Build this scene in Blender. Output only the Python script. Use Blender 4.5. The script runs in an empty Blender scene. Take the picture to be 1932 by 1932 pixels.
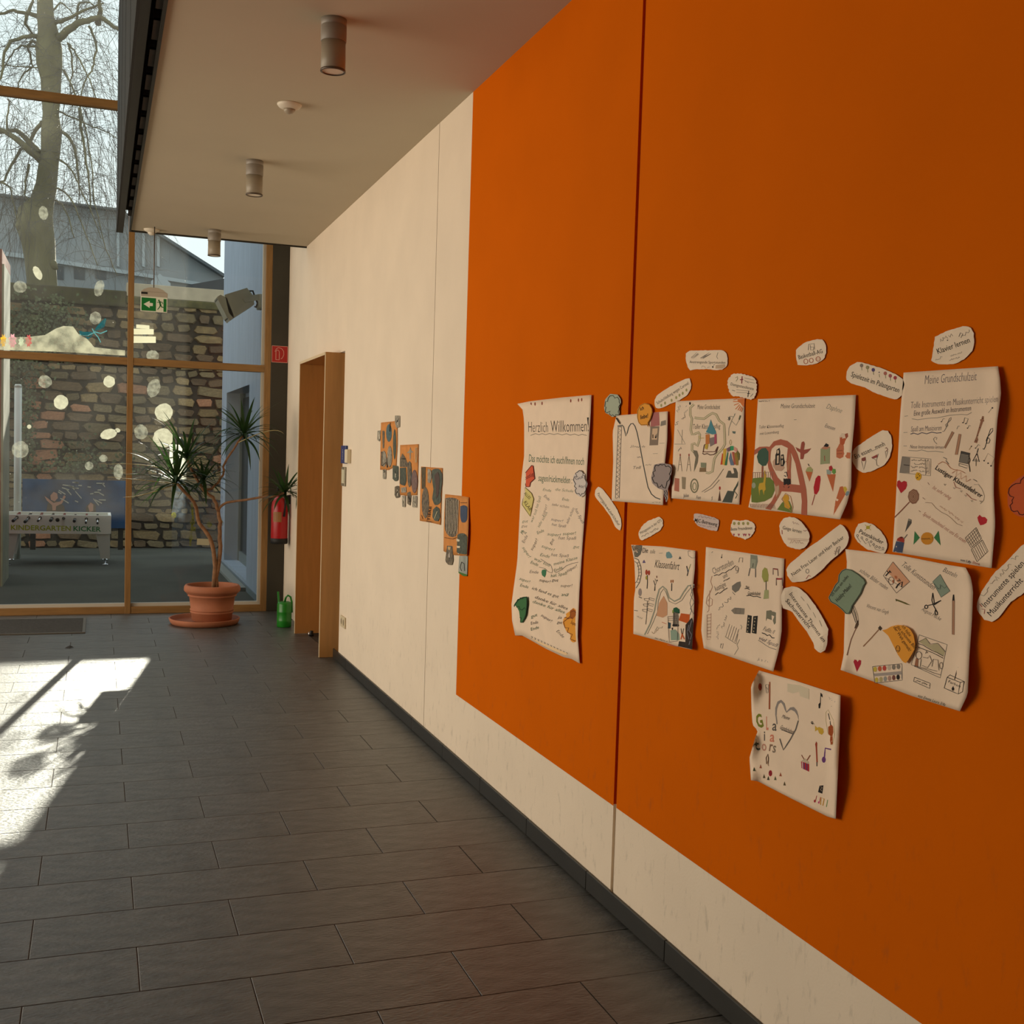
import bpy, bmesh, math, random
import numpy as np
from mathutils import Vector, Matrix
from mathutils.geometry import tessellate_polygon
sc = bpy.context.scene
C = sc.collection
# ---------------------------------------------------------------- camera
CR = Vector((0.93496, -0.35325, 0.03217)); CU = Vector((-0.00961, 0.06540, 0.99781)); CF = Vector((0.35348, 0.93343, -0.05799))
CF.normalize(); CR = (CR - CF * CR.dot(CF)).normalized(); CU = CR.cross(CF)
CO = Vector((-1.6353, 0.0, 1.5259)); FPX = 2163.94; PPX = 1000.46; PPY = 984.36; RES = 1932.0
cam = bpy.data.cameras.new('camera'); camo = bpy.data.objects.new('camera', cam); C.objects.link(camo)
cam.sensor_width = 36.0; cam.lens = 36.0 * FPX / RES
cam.shift_x = (RES / 2 - PPX) / RES; cam.shift_y = (PPY - RES / 2) / RES
cam.clip_start = 0.05; cam.clip_end = 300
M = Matrix(((CR.x, CU.x, -CF.x, CO.x), (CR.y, CU.y, -CF.y, CO.y), (CR.z, CU.z, -CF.z, CO.z), (0, 0, 0, 1)))
camo.matrix_world = M
sc.camera = camo
# ---------------------------------------------------------------- colour management
vs = sc.view_settings
sc.display_settings.display_device = 'sRGB'
vs.view_transform = 'Standard'; vs.look = 'None'; vs.gamma = 1.0; vs.use_curve_mapping = False
vs.exposure = 0.0
cy = sc.cycles
cy.use_denoising = True
cy.max_bounces = 9; cy.diffuse_bounces = 5; cy.glossy_bounces = 4; cy.transmission_bounces = 6; cy.transparent_max_bounces = 12
cy.caustics_reflective = False; cy.caustics_refractive = False
cy.sample_clamp_indirect = 6.0
# ---------------------------------------------------------------- sky and sun
SUN_AZ = math.atan2(0.168, 1.0); SUN_T = 0.352
world = bpy.data.worlds.new('world'); sc.world = world; world.use_nodes = True
wn = world.node_tree.nodes; wl = world.node_tree.links
wn.clear()
wo = wn.new('ShaderNodeOutputWorld'); wb = wn.new('ShaderNodeBackground'); wt = wn.new('ShaderNodeTexCoord'); wx = wn.new('ShaderNodeSeparateXYZ')
wr = wn.new('ShaderNodeValToRGB'); wr.color_ramp.elements[0].position = 0.0; wr.color_ramp.elements[0].color = (0.93, 1.0, 1.0, 1)
wr.color_ramp.elements[1].position = 0.9; wr.color_ramp.elements[1].color = (0.80, 0.92, 1.0, 1)
e_ = wr.color_ramp.elements.new(0.3); e_.color = (0.84, 0.97, 1.0, 1)
wz = wn.new('ShaderNodeTexNoise'); wz.inputs['Scale'].default_value = 2.2; wz.inputs['Detail'].default_value = 4    # thin high cloud
wc = wn.new('ShaderNodeMapRange'); wc.inputs['From Min'].default_value = 0.48; wc.inputs['From Max'].default_value = 0.75; wc.inputs['To Max'].default_value = 0.6
wm = wn.new('ShaderNodeMix'); wm.data_type = 'RGBA'; wm.inputs[7].default_value = (1, 1, 1, 1)
wl.new(wt.outputs['Generated'], wx.inputs[0]); wl.new(wx.outputs['Z'], wr.inputs[0]); wl.new(wt.outputs['Generated'], wz.inputs['Vector'])
wl.new(wz.outputs['Fac'], wc.inputs['Value']); wl.new(wc.outputs[0], wm.inputs[0]); wl.new(wr.outputs[0], wm.inputs[6]); wl.new(wm.outputs[2], wb.inputs[0])
wb.inputs['Strength'].default_value = 1.12
wl.new(wb.outputs[0], wo.inputs[0])
sun = bpy.data.lights.new('sun', 'SUN'); suno = bpy.data.objects.new('sun', sun); C.objects.link(suno)
sun.energy = 12.0; sun.color = (1.0, 0.93, 0.78); sun.angle = math.radians(0.55)
suno.rotation_euler = Vector((0.168, 1.0, SUN_T * 1.014)).to_track_quat('Z', 'Y').to_euler()
suno.location = (1, 12, 8)

def area(name, loc, rot, sx, sy, power, col):
    l = bpy.data.lights.new(name, 'AREA'); l.shape = 'RECTANGLE'; l.size = sx; l.size_y = sy
    l.energy = power; l.color = col
    o = bpy.data.objects.new(name, l); C.objects.link(o); o.location = loc; o.rotation_euler = rot
    return o
# area lamp added to brighten the interior, in place of unseen west glazing
area('west_fill_light', (-6.35, 7.0, 1.75), (0, math.radians(-90), 0), 2.7, 6.6, 255, (1.0, 0.79, 0.57))

# ---------------------------------------------------------------- projection helpers (photo pixel -> real plane)
def ray(x, y):
    return CF + CR * ((x - PPX) / FPX) - CU * ((y - PPY) / FPX)
def onx(x, y, X=0.0):
    d = ray(x, y); return CO + d * ((X - CO.x) / d.x)
def ony(x, y, Y):
    d = ray(x, y); return CO + d * ((Y - CO.y) / d.y)
def onz(x, y, Z=0.0):
    d = ray(x, y); return CO + d * ((Z - CO.z) / d.z)

# ---------------------------------------------------------------- materials
def lin(c):
    if isinstance(c, str):
        c = tuple(int(c[i:i + 2], 16) / 255 for i in (0, 2, 4))
    return tuple((v / 12.92 if v <= 0.04045 else ((v + 0.055) / 1.055) ** 2.4) for v in c)
MATS = {}
def mat(name, col, rough=0.6, var=0.0, scale=8.0, metal=0.0, bump=0.0, bscale=60.0, spec=0.5, stretch=(1, 1, 1), rnd=0.0, trans=0.0, col2=None, alpha=1.0):
    if name in MATS: return MATS[name]
    m = bpy.data.materials.new(name); MATS[name] = m; m.use_nodes = True
    n = m.node_tree.nodes; l = m.node_tree.links; p = n['Principled BSDF']
    c = lin(col)
    p.inputs['Base Color'].default_value = (*c, 1); p.inputs['Roughness'].default_value = rough
    p.inputs['Metallic'].default_value = metal; p.inputs['Specular IOR Level'].default_value = spec
    p.inputs['Alpha'].default_value = alpha
    tc = n.new('ShaderNodeTexCoord'); mp = n.new('ShaderNodeMapping'); mp.inputs['Scale'].default_value = stretch
    l.new(tc.outputs['Object'], mp.inputs['Vector'])
    src = None
    if var or col2:
        nz = n.new('ShaderNodeTexNoise'); nz.inputs['Scale'].default_value = scale; nz.inputs['Detail'].default_value = 6
        l.new(mp.outputs[0], nz.inputs['Vector'])
        rp = n.new('ShaderNodeValToRGB'); rp.color_ramp.elements[0].position = 0.32; rp.color_ramp.elements[1].position = 0.68
        if col2:
            rp.color_ramp.elements[0].color = (*c, 1); rp.color_ramp.elements[1].color = (*lin(col2), 1)
        else:
            rp.color_ramp.elements[0].color = (*[v * (1 - var) for v in c], 1); rp.color_ramp.elements[1].color = (*[min(1, v * (1 + var)) for v in c], 1)
        l.new(nz.outputs['Fac'], rp.inputs[0]); src = rp.outputs[0]
    if rnd:
        oi = n.new('ShaderNodeObjectInfo'); hs = n.new('ShaderNodeHueSaturation'); mr = n.new('ShaderNodeMapRange')
        mr.inputs['To Min'].default_value = 1 - rnd; mr.inputs['To Max'].default_value = 1 + rnd
        l.new(oi.outputs['Random'], mr.inputs['Value']); l.new(mr.outputs[0], hs.inputs['Value'])
        if src: l.new(src, hs.inputs['Color'])
        else: hs.inputs['Color'].default_value = (*c, 1)
        src = hs.outputs[0]
    if src: l.new(src, p.inputs['Base Color'])
    if bump:
        nb = n.new('ShaderNodeTexNoise'); nb.inputs['Scale'].default_value = bscale; nb.inputs['Detail'].default_value = 5
        l.new(mp.outputs[0], nb.inputs['Vector'])
        b = n.new('ShaderNodeBump'); b.inputs['Strength'].default_value = bump; b.inputs['Distance'].default_value = 0.01
        l.new(nb.outputs['Fac'], b.inputs['Height']); l.new(b.outputs[0], p.inputs['Normal'])
    if trans:
        tr = n.new('ShaderNodeBsdfTranslucent'); mx = n.new('ShaderNodeMixShader'); mx.inputs[0].default_value = trans
        if src: l.new(src, tr.inputs['Color'])
        else: tr.inputs['Color'].default_value = (*c, 1)
        out = n['Material Output']
        l.new(p.outputs[0], mx.inputs[1]); l.new(tr.outputs[0], mx.inputs[2]); l.new(mx.outputs[0], out.inputs['Surface'])
    return m
def inkmat(h):
    return mat('ink_' + h, h, 0.75, spec=0.2)

# ---------------------------------------------------------------- mesh helpers
def mobj(name, me, m, parent=None):
    o = bpy.data.objects.new(name, me); C.objects.link(o)
    if m is not None and not me.materials:
        for k in (m if isinstance(m, (list, tuple)) else [m]): me.materials.append(k)
    if parent: o.parent = parent
    return o
def obj(name, bm, m, parent=None, smooth=False):
    me = bpy.data.meshes.new(name); bm.to_mesh(me); bm.free()
    if smooth:
        me.polygons.foreach_set('use_smooth', [True] * len(me.polygons))
    return mobj(name, me, m, parent)
def tag(o, label, cat, group=None, kind=None):
    o['label'] = label; o['category'] = cat
    if group: o['group'] = group
    if kind: o['kind'] = kind
    return o
def struct(o): o['kind'] = 'structure'; return o
def stuff(o): o['kind'] = 'stuff'; return o
def thing(name, label, cat, loc=(0, 0, 0), group=None):
    o = bpy.data.objects.new(name, None); C.objects.link(o); o.location = loc; o.empty_display_size = 0.05
    bpy.context.view_layer.update()
    return tag(o, label, cat, group)
def sempty(name, loc=(0, 0, 0)):
    o = bpy.data.objects.new(name, None); C.objects.link(o); o.location = loc; o['kind'] = 'structure'; return o
def put(o, parent):   # parent, keeping mesh coordinates in world space
    o.parent = parent; o.matrix_parent_inverse = Matrix.Translation(-Vector(parent.location)); return o
def kobj(name, bm, m, part, smooth=False):   # sub-part in the same coordinates as its part
    o = obj(name, bm, m, None, smooth); o.parent = part; return o
def wobj(name, bm, m, parent=None, smooth=False):
    o = obj(name, bm, m, None, smooth)
    if parent: put(o, parent)
    return o
def box(bm, x0, x1, y0, y1, z0, z1, mi=0):
    v = [bm.verts.new(p) for p in ((x0, y0, z0), (x1, y0, z0), (x1, y1, z0), (x0, y1, z0), (x0, y0, z1), (x1, y0, z1), (x1, y1, z1), (x0, y1, z1))]
    fs = []
    for q in ((0, 3, 2, 1), (4, 5, 6, 7), (0, 1, 5, 4), (1, 2, 6, 5), (2, 3, 7, 6), (3, 0, 4, 7)):
        f = bm.faces.new([v[i] for i in q]); f.material_index = mi; fs.append(f)
    return fs
def bbox(x0, x1, y0, y1, z0, z1, bev=0.0, seg=2):
    bm = bmesh.new(); box(bm, x0, x1, y0, y1, z0, z1)
    if bev: bmesh.ops.bevel(bm, geom=bm.edges[:], offset=bev, segments=seg, affect='EDGES', profile=0.5)
    return bm
def tube(bm, pts, rad, n=8, cap=True, mi=0):
    pts = [Vector(p) for p in pts]
    if not isinstance(rad, (list, tuple)): rad = [rad] * len(pts)
    rings = []; up = None
    for i, p in enumerate(pts):
        d = (pts[min(i + 1, len(pts) - 1)] - pts[max(i - 1, 0)])
        if d.length < 1e-9: d = Vector((0, 0, 1))
        d.normalize()
        if up is None:
            up = d.orthogonal().normalized()
        up = (up - d * up.dot(d));
        if up.length < 1e-6: up = d.orthogonal()
        up.normalize(); s = d.cross(up)
        rings.append([bm.verts.new(p + (up * math.cos(a) + s * math.sin(a)) * rad[i]) for a in [2 * math.pi * k / n for k in range(n)]])
    for a, b in zip(rings, rings[1:]):
        for k in range(n):
            f = bm.faces.new((a[k], a[(k + 1) % n], b[(k + 1) % n], b[k])); f.material_index = mi; f.smooth = True
    if cap:
        bm.faces.new(rings[0][::-1]).material_index = mi; bm.faces.new(rings[-1]).material_index = mi
def lathe(bm, prof, c=(0, 0, 0), n=32, axis='z', mi=0):
    rings = []
    for r, h in prof:
        ring = []
        for k in range(n):
            a = 2 * math.pi * k / n; x, y = r * math.cos(a), r * math.sin(a)
            p = {'z': (x, y, h), 'x': (h, x, y), 'y': (x, h, y)}[axis]
            ring.append(bm.verts.new((p[0] + c[0], p[1] + c[1], p[2] + c[2])))
        rings.append(ring)
    for a, b in zip(rings, rings[1:]):
        for k in range(n):
            f = bm.faces.new((a[k], a[(k + 1) % n], b[(k + 1) % n], b[k])); f.material_index = mi; f.smooth = True
    if prof[0][0] > 1e-6: bm.faces.new(rings[0][::-1]).material_index = mi
    if prof[-1][0] > 1e-6: bm.faces.new(rings[-1]).material_index = mi
    bmesh.ops.remove_doubles(bm, verts=[v for r in rings for v in r], dist=1e-6)
def prism(bm, pts, d, mi=0):   # pts: list of Vector, extruded by vector d
    d = Vector(d); a = [bm.verts.new(p) for p in pts]; b = [bm.verts.new(Vector(p) + d) for p in pts]
    n = len(pts)
    bm.faces.new(a).material_index = mi; bm.faces.new(b[::-1]).material_index = mi
    for i in range(n): bm.faces.new((a[i], b[i], b[(i + 1) % n], a[(i + 1) % n])).material_index = mi
    bmesh.ops.recalc_face_normals(bm, faces=bm.faces[:])
# ---------------------------------------------------------------- room materials
CEIL = 3.22; YW = 10.785
m_white = mat('plaster_white', 'e6d6c0', 0.85, var=0.03, scale=3, bump=0.05, bscale=120, spec=0.2)
m_orange = mat('paint_orange', 'd06200', 0.9, var=0.03, scale=2.5, bump=0.04, bscale=120, spec=0.05)
m_ceil = mat('ceiling_paint', 'c6baa4', 0.9, var=0.02, scale=2, spec=0.1)
m_groove = mat('groove_paint', 'c8500c', 0.9, spec=0.1)
m_tile = mat('floor_tile_stone', '4a4c4a', 0.38, spec=0.95, var=0.45, scale=9, stretch=(1, 2.6, 1), bump=0.4, bscale=45, rnd=0.06)
m_grout = mat('grout', '30271d', 0.8)
m_black = mat('baseboard_black', '24221d', 0.4, var=0.15, scale=10)
m_bgrout = mat('baseboard_grout', '6b655a', 0.8)
m_wood = mat('window_wood', '8c6738', 0.5, var=0.14, scale=7, stretch=(6, 6, 0.8))
m_woodh = mat('window_wood_flat', '8c6738', 0.5, var=0.14, scale=7, stretch=(0.8, 6, 6))
m_casing = mat('door_veneer', 'ae7a40', 0.45, var=0.08, scale=5, stretch=(6, 6, 0.6))
m_edge = mat('door_edge_band', 'd9c19a', 0.5)
m_dark = mat('dark_metal', '2e2a22', 0.5, var=0.15, scale=3, metal=0.3)
m_col = mat('column_metal', '3a362c', 0.5, var=0.1, scale=3, metal=0.2)
m_alu = mat('glazing_bead', 'bdb7a8', 0.5)
m_gal = mat('gallery_panel', '1c1b16', 0.9, var=0.2, scale=4, stretch=(1, 14, 0.3), metal=0.1)

def wall_paint(base, name):
    # scuffs and finger marks gathered in the lowest metre of the wall
    m = base.copy(); m.name = name; n = m.node_tree.nodes; l = m.node_tree.links; p = n['Principled BSDF']
    old = p.inputs['Base Color'].links[0].from_socket
    tc = n.new('ShaderNodeTexCoord'); mp = n.new('ShaderNodeMapping'); mp.inputs['Scale'].default_value = (1, 9, 3.5)
    nz = n.new('ShaderNodeTexNoise'); nz.inputs['Scale'].default_value = 3.0; nz.inputs['Detail'].default_value = 9; nz.inputs['Roughness'].default_value = 0.7
    rp = n.new('ShaderNodeValToRGB'); rp.color_ramp.elements[0].position = 0.56; rp.color_ramp.elements[1].position = 0.72
    sx = n.new('ShaderNodeSeparateXYZ'); mr = n.new('ShaderNodeMapRange'); mr.inputs['From Min'].default_value = 1.0; mr.inputs['From Max'].default_value = 0.1
    mu = n.new('ShaderNodeMath'); mu.operation = 'MULTIPLY'; mu2 = n.new('ShaderNodeMath'); mu2.operation = 'MULTIPLY'; mu2.inputs[1].default_value = 0.35
    mx = n.new('ShaderNodeMix'); mx.data_type = 'RGBA'; mx.inputs[7].default_value = (0.09, 0.07, 0.05, 1)
    l.new(tc.outputs['Object'], mp.inputs[0]); l.new(mp.outputs[0], nz.inputs['Vector']); l.new(nz.outputs['Fac'], rp.inputs[0])
    l.new(tc.outputs['Object'], sx.inputs[0]); l.new(sx.outputs['Z'], mr.inputs['Value'])
    l.new(rp.outputs[0], mu.inputs[0]); l.new(mr.outputs[0], mu.inputs[1]); l.new(mu.outputs[0], mu2.inputs[0])
    l.new(mu2.outputs[0], mx.inputs[0]); l.new(old, mx.inputs[6]); l.new(mx.outputs[2], p.inputs['Base Color'])
    return m
m_whitew = wall_paint(m_white, 'plaster_white_scuffed'); m_orangew = wall_paint(m_orange, 'paint_orange_scuffed')

# ---------------------------------------------------------------- wall_right with door opening, two vertical joints, orange field
G1 = 3.43; G1W = 0.023; G2 = 5.822; G2W = 0.006; OY = 5.258; OZ = 0.357; ZT = 6.1; D0, D1, DZ = 8.13, 9.44, 2.222
bm = bmesh.new(); MI = {'w': 0, 'o': 1, 'g': 2, 'h': 3}
def wq(y0, y1, z0, z1, mi, x=0.0):
    f = bm.faces.new([bm.verts.new(p) for p in ((x, y0, z0), (x, y0, z1), (x, y1, z1), (x, y1, z0))]); f.material_index = mi
def groove(y0, y1, d, z0, z1, mi):
    for a, b, c_, d_ in (((0, y0), (d, y0), 0, 0), ((d, y0), (d, y1), 0, 0), ((d, y1), (0, y1), 0, 0)):
        f = bm.faces.new([bm.verts.new(p) for p in ((a[0], a[1], z0), (a[0], a[1], z1), (b[0], b[1], z1), (b[0], b[1], z0))]); f.material_index = mi
ys = [-4.0, G1 - G1W / 2, G1 + G1W / 2, OY, G2 - G2W / 2, G2 + G2W / 2, D0, D1, YW + 0.12]
for a, b in zip(ys, ys[1:]):
    if abs(a - (G1 - G1W / 2)) < 1e-6:
        groove(a, b, 0.009, OZ + 0.006, ZT, 2); groove(a, b, 0.009, 0, OZ + 0.006, 0)
    elif abs(a - (G2 - G2W / 2)) < 1e-6:
        groove(a, b, 0.006, 0, ZT, 3)
    elif b <= OY + 1e-6:
        wq(a, b, 0, OZ, 0); wq(a, b, OZ, ZT, 1)
    elif abs(a - D0) < 1e-6:
        wq(a, b, DZ, ZT, 0)
    else: wq(a, b, 0, ZT, 0)
# door reveals (the opening is cut through the wall)
T = 0.26
for q in (((0, D0, 0), (T, D0, 0), (T, D0, DZ), (0, D0, DZ)), ((0, D1, 0), (0, D1, DZ), (T, D1, DZ), (T, D1, 0)), ((0, D0, DZ), (T, D0, DZ), (T, D1, DZ), (0, D1, DZ))):
    bm.faces.new([bm.verts.new(p) for p in q]).material_index = 0
# back and ends so that the wall is solid
for q in (((T, -4, 0), (T, D0, 0), (T, D0, ZT), (T, -4, ZT)), ((T, D1, 0), (T, YW + .12, 0), (T, YW + .12, ZT), (T, D1, ZT)), ((T, D0, DZ), (T, D1, DZ), (T, D1, ZT), (T, D0, ZT)),
          ((0, -4, ZT), (T, -4, ZT), (T, YW + .12, ZT), (0, YW + .12, ZT)), ((0, YW + .12, 0), (0, YW + .12, ZT), (T, YW + .12, ZT), (T, YW + .12, 0))):
    bm.faces.new([bm.verts.new(p) for p in q]).material_index = 0
wall = struct(obj('wall_right', bm, [m_whitew, m_orangew, m_groove, mat('joint_tan', 'b09a80', 0.9)]))  # thin vertical joint in a tan darker than the plaster
# ---------------------------------------------------------------- baseboard of black tiles
bb = struct(obj('baseboard_right', bbox(-0.004, 0.0, -1.2, 8.12, 0.0, 0.066), m_bgrout))
tb = bmesh.new(); box(tb, -0.0125, -0.003, 0.002, 0.598, 0.004, 0.070)
bmesh.ops.bevel(tb, geom=tb.edges[:], offset=0.0012, segments=1, affect='EDGES')
tme = bpy.data.meshes.new('baseboard_tile'); tb.to_mesh(tme); tb.free()
for k in range(-9, 6):
    o = mobj('baseboard_tile', tme, m_black, bb); o.location = (0, 4.22 + 0.6 * k, 0)
tb = bmesh.new(); box(tb, -0.0125, -0.003, 7.822, 8.27, 0.004, 0.070); obj('baseboard_tile', tb, m_black, bb)
# ---------------------------------------------------------------- floor tiles
fl = struct(obj('floor', bbox(-6.5, 0.3, -4.0, YW + 0.1, -0.12, -0.0025), m_grout))
TL = 0.602; X0 = -1.5097; Y0 = 4.1807
tb = bmesh.new(); box(tb, 0.0015, TL - 0.0015, -0.2985, -0.0015, -0.0022, 0.0)
bmesh.ops.bevel(tb, geom=[e for e in tb.edges if all(v.co.z > -0.001 for v in e.verts)], offset=0.0012, segments=1, affect='EDGES')
tme = bpy.data.meshes.new('floor_tile'); tb.to_mesh(tme); tb.free()
rest = bmesh.new(); cnt = 0
for r in range(-22, 27):
    yt = Y0 - 0.3 * r
    if yt > YW + 0.02: continue
    off = 0.0 if r % 2 == 0 else -0.5
    for c in range(-9, 4):
        x0 = X0 + TL * (c + off)
        if x0 >= -0.01 or x0 + TL < -6.4 or yt < -3.7: continue
        x1 = min(x0 + TL, 0.0)
        near = x1 > -3.3 and x0 > -3.6 and yt > 1.6 and cnt < 290
        if near and x1 - x0 > TL - 0.02:
            o = mobj('floor_tile', tme, m_tile, fl); o.location = (x0, yt, 0); cnt += 1
        elif near:
            b = bmesh.new(); box(b, x0 + 0.0015, x1 - 0.0005, yt - 0.2985, yt - 0.0015, -0.0022, 0.0); obj('floor_tile', b, m_tile, fl); cnt += 1
        else:
            box(rest, x0 + 0.0015, x1 - 0.0015, yt - 0.2985, yt - 0.0015, -0.0022, 0.0)
stuff(obj('floor_tiles_beyond', rest, m_tile, fl))
# ---------------------------------------------------------------- ceiling slab of the gallery, roof, other walls
CY = 9.845
ce = struct(obj('ceiling', bbox(-1.40, 0.0, -4.0, CY, CEIL, CEIL + 0.32), m_ceil))
struct(obj('trim_1', bbox(-1.40, 0.0, CY, CY + 0.018, CEIL - 0.012, CEIL + 0.32), m_dark))
struct(obj('trim_2', bbox(-1.415, -1.40, -4.0, CY + 0.018, CEIL - 0.012, CEIL + 0.32), m_dark))
struct(obj('trim_3', bbox(-1.40, -0.07, CY + 0.02, CY + 0.05, CEIL + 0.01, CEIL + 0.05), m_dark))
roof_m = mat('roof_white', 'cfc8ba', 0.9)
struct(obj('roof', bbox(-6.5, 0.26, -4.0, YW + 0.12, ZT, ZT + 0.15), roof_m))
struct(obj('wall_back', bbox(-6.5, 0.26, -4.15, -4.0, 0, ZT), roof_m))
bm = bmesh.new()
for a in ((-4.0, 2.2, 0, ZT), (10.4, YW + 0.1, 0, ZT), (2.2, 10.4, 0, 0.35), (2.2, 10.4, 3.2, ZT)): box(bm, -6.65, -6.5, a[0], a[1], a[2], a[3])
struct(obj('wall_left', bm, roof_m))
# ---------------------------------------------------------------- gallery front: dark panels, bottom flange, louvre brackets
gf = struct(obj('trim_4', bbox(-1.512, -1.500, -4.0, 9.90, 3.20, 4.9), m_gal))
obj('bottom_flange', bbox(-1.500, -1.463, -4.0, 9.90, 3.20, 3.206), m_dark, gf)
obj('flange_edge', bbox(-1.4635, -1.460, -4.0, 9.90, 3.20, 3.235), m_dark, gf)
for k in range(14):
    y = 9.02 - 0.369 * k
    b = bmesh.new(); box(b, -1.440, -1.4155, y, y + 0.25, CEIL + 0.004, CEIL + 0.010); box(b, -1.440, -1.4155, y, y + 0.012, CEIL + 0.004, CEIL + 0.09)
    obj('bracket', b, mat('bracket_metal', '4e4238', 0.7), gf)
obj('slot_back', bbox(-1.500, -1.415, -4.0, 9.55, CEIL + 0.10, CEIL + 0.12), mat('slot_dark', '3c2a1e', 0.9), gf)
for k in range(12):
    obj('panel_joint', bbox(-1.5135, -1.512, 9.0 - 1.1 * k, 9.008 - 1.1 * k, 3.20, 4.9), m_dark, gf)
# ---------------------------------------------------------------- window wall
def glass_material():
    m = bpy.data.materials.new('dusty_window_glass'); m.use_nodes = True; n = m.node_tree.nodes; l = m.node_tree.links; n.clear()
    out = n.new('ShaderNodeOutputMaterial'); tr = n.new('ShaderNodeBsdfTransparent'); gl = n.new('ShaderNodeBsdfGlossy'); gl.inputs['Roughness'].default_value = 0.0
    tr.inputs['Color'].default_value = (0.93, 0.96, 0.93, 1)
    fr = n.new('ShaderNodeFresnel'); fr.inputs['IOR'].default_value = 1.5
    geo = n.new('ShaderNodeNewGeometry')
    mx = n.new('ShaderNodeMixShader'); l.new(fr.outputs[0], mx.inputs[0]); l.new(tr.outputs[0], mx.inputs[1]); l.new(gl.outputs[0], mx.inputs[2])
    tc = n.new('ShaderNodeTexCoord')
    n1 = n.new('ShaderNodeTexNoise'); n1.inputs['Scale'].default_value = 2.2; n1.inputs['Detail'].default_value = 5
    n2 = n.new('ShaderNodeTexNoise'); n2.inputs['Scale'].default_value = 85; n2.inputs['Detail'].default_value = 3
    n3 = n.new('ShaderNodeTexNoise'); n3.inputs['Scale'].default_value = 3.1; n3.inputs['Detail'].default_value = 2
    for k in (n1, n2, n3): l.new(tc.outputs['Object'], k.inputs['Vector'])
    r1 = n.new('ShaderNodeMapRange'); r1.inputs['From Min'].default_value = 0.35; r1.inputs['From Max'].default_value = 0.75; r1.inputs['To Min'].default_value = 0.006; r1.inputs['To Max'].default_value = 0.024
    r2 = n.new('ShaderNodeMapRange'); r2.inputs['From Min'].default_value = 0.735; r2.inputs['From Max'].default_value = 0.77
    r3 = n.new('ShaderNodeMapRange'); r3.inputs['From Min'].default_value = 0.42; r3.inputs['From Max'].default_value = 0.60
    l.new(n1.outputs['Fac'], r1.inputs['Value']); l.new(n2.outputs['Fac'], r2.inputs['Value']); l.new(n3.outputs['Fac'], r3.inputs['Value'])
    mu = n.new('ShaderNodeMath'); mu.operation = 'MULTIPLY'; l.new(r2.outputs[0], mu.inputs[0]); l.new(r3.outputs[0], mu.inputs[1])
    mu2 = n.new('ShaderNodeMath'); mu2.operation = 'MULTIPLY'; mu2.inputs[1].default_value = 0.55; l.new(mu.outputs[0], mu2.inputs[0])
    ad = n.new('ShaderNodeMath'); ad.operation = 'ADD'; ad.use_clamp = True; l.new(r1.outputs[0], ad.inputs[0]); l.new(mu2.outputs[0], ad.inputs[1])
    tl = n.new('ShaderNodeBsdfTranslucent'); tl.inputs['Color'].default_value = (0.9, 0.88, 0.78, 1)
    m2 = n.new('ShaderNodeMixShader'); l.new(ad.outputs[0], m2.inputs[0]); l.new(mx.outputs[0], m2.inputs[1]); l.new(tl.outputs[0], m2.inputs[2])
    l.new(m2.outputs[0], out.inputs[0]); return m
m_glass = glass_material()
w1 = sempty('window_1', (-1.37, YW, 0))
XL = -6.5; XR = -0.155
mull_x = [-1.372, -2.94, -4.5, -6.05]
ZH = ZT
for k, x in enumerate(mull_x):
    wobj('mullion', bbox(x - 0.025, x + 0.025, YW - 0.035, YW + 0.065, 0, ZH, 0.002, 1), m_wood, w1)
wobj('jamb', bbox(-0.212, XR, YW - 0.03, YW + 0.07, 0, ZH, 0.002, 1), m_wood, w1)
wobj('glazing_bead', bbox(-0.237, -0.212, YW + 0.0, YW + 0.05, 0.09, ZH), m_alu, w1)
cols = [(-0.212, mull_x[0] + 0.025)] + [(a - 0.025, b + 0.025) for a, b in zip(mull_x, mull_x[1:])] + [(-6.075, -6.5)]
for xr, xl in cols:
    wobj('bottom_rail', bbox(xl, xr, YW - 0.03, YW + 0.07, 0, 0.062, 0.002, 1), m_woodh, w1)
    wobj('glazing_bead', bbox(xl, xr, YW + 0.0, YW + 0.05, 0.062, 0.090), m_alu, w1)
    for z0, z1 in ((2.205, 2.268), (4.405, 4.47)):
        wobj('transom', bbox(xl, xr, YW - 0.03, YW + 0.07, z0, z1, 0.002, 1), m_woodh, w1)
    for z0, z1 in ((0.09, 2.205), (2.268, 4.405), (4.47, ZH)):
        b = bmesh.new(); b.faces.new([b.verts.new(p) for p in ((xl, YW + 0.03, z0), (xr, YW + 0.03, z0), (xr, YW + 0.03, z1), (xl, YW + 0.03, z1))])
        wobj('pane', b, m_glass, w1)
struct(obj('trim_5', bbox(XR, -0.0005, YW - 0.03, YW + 0.10, 0, ZH, 0.003, 1), m_col))
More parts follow.
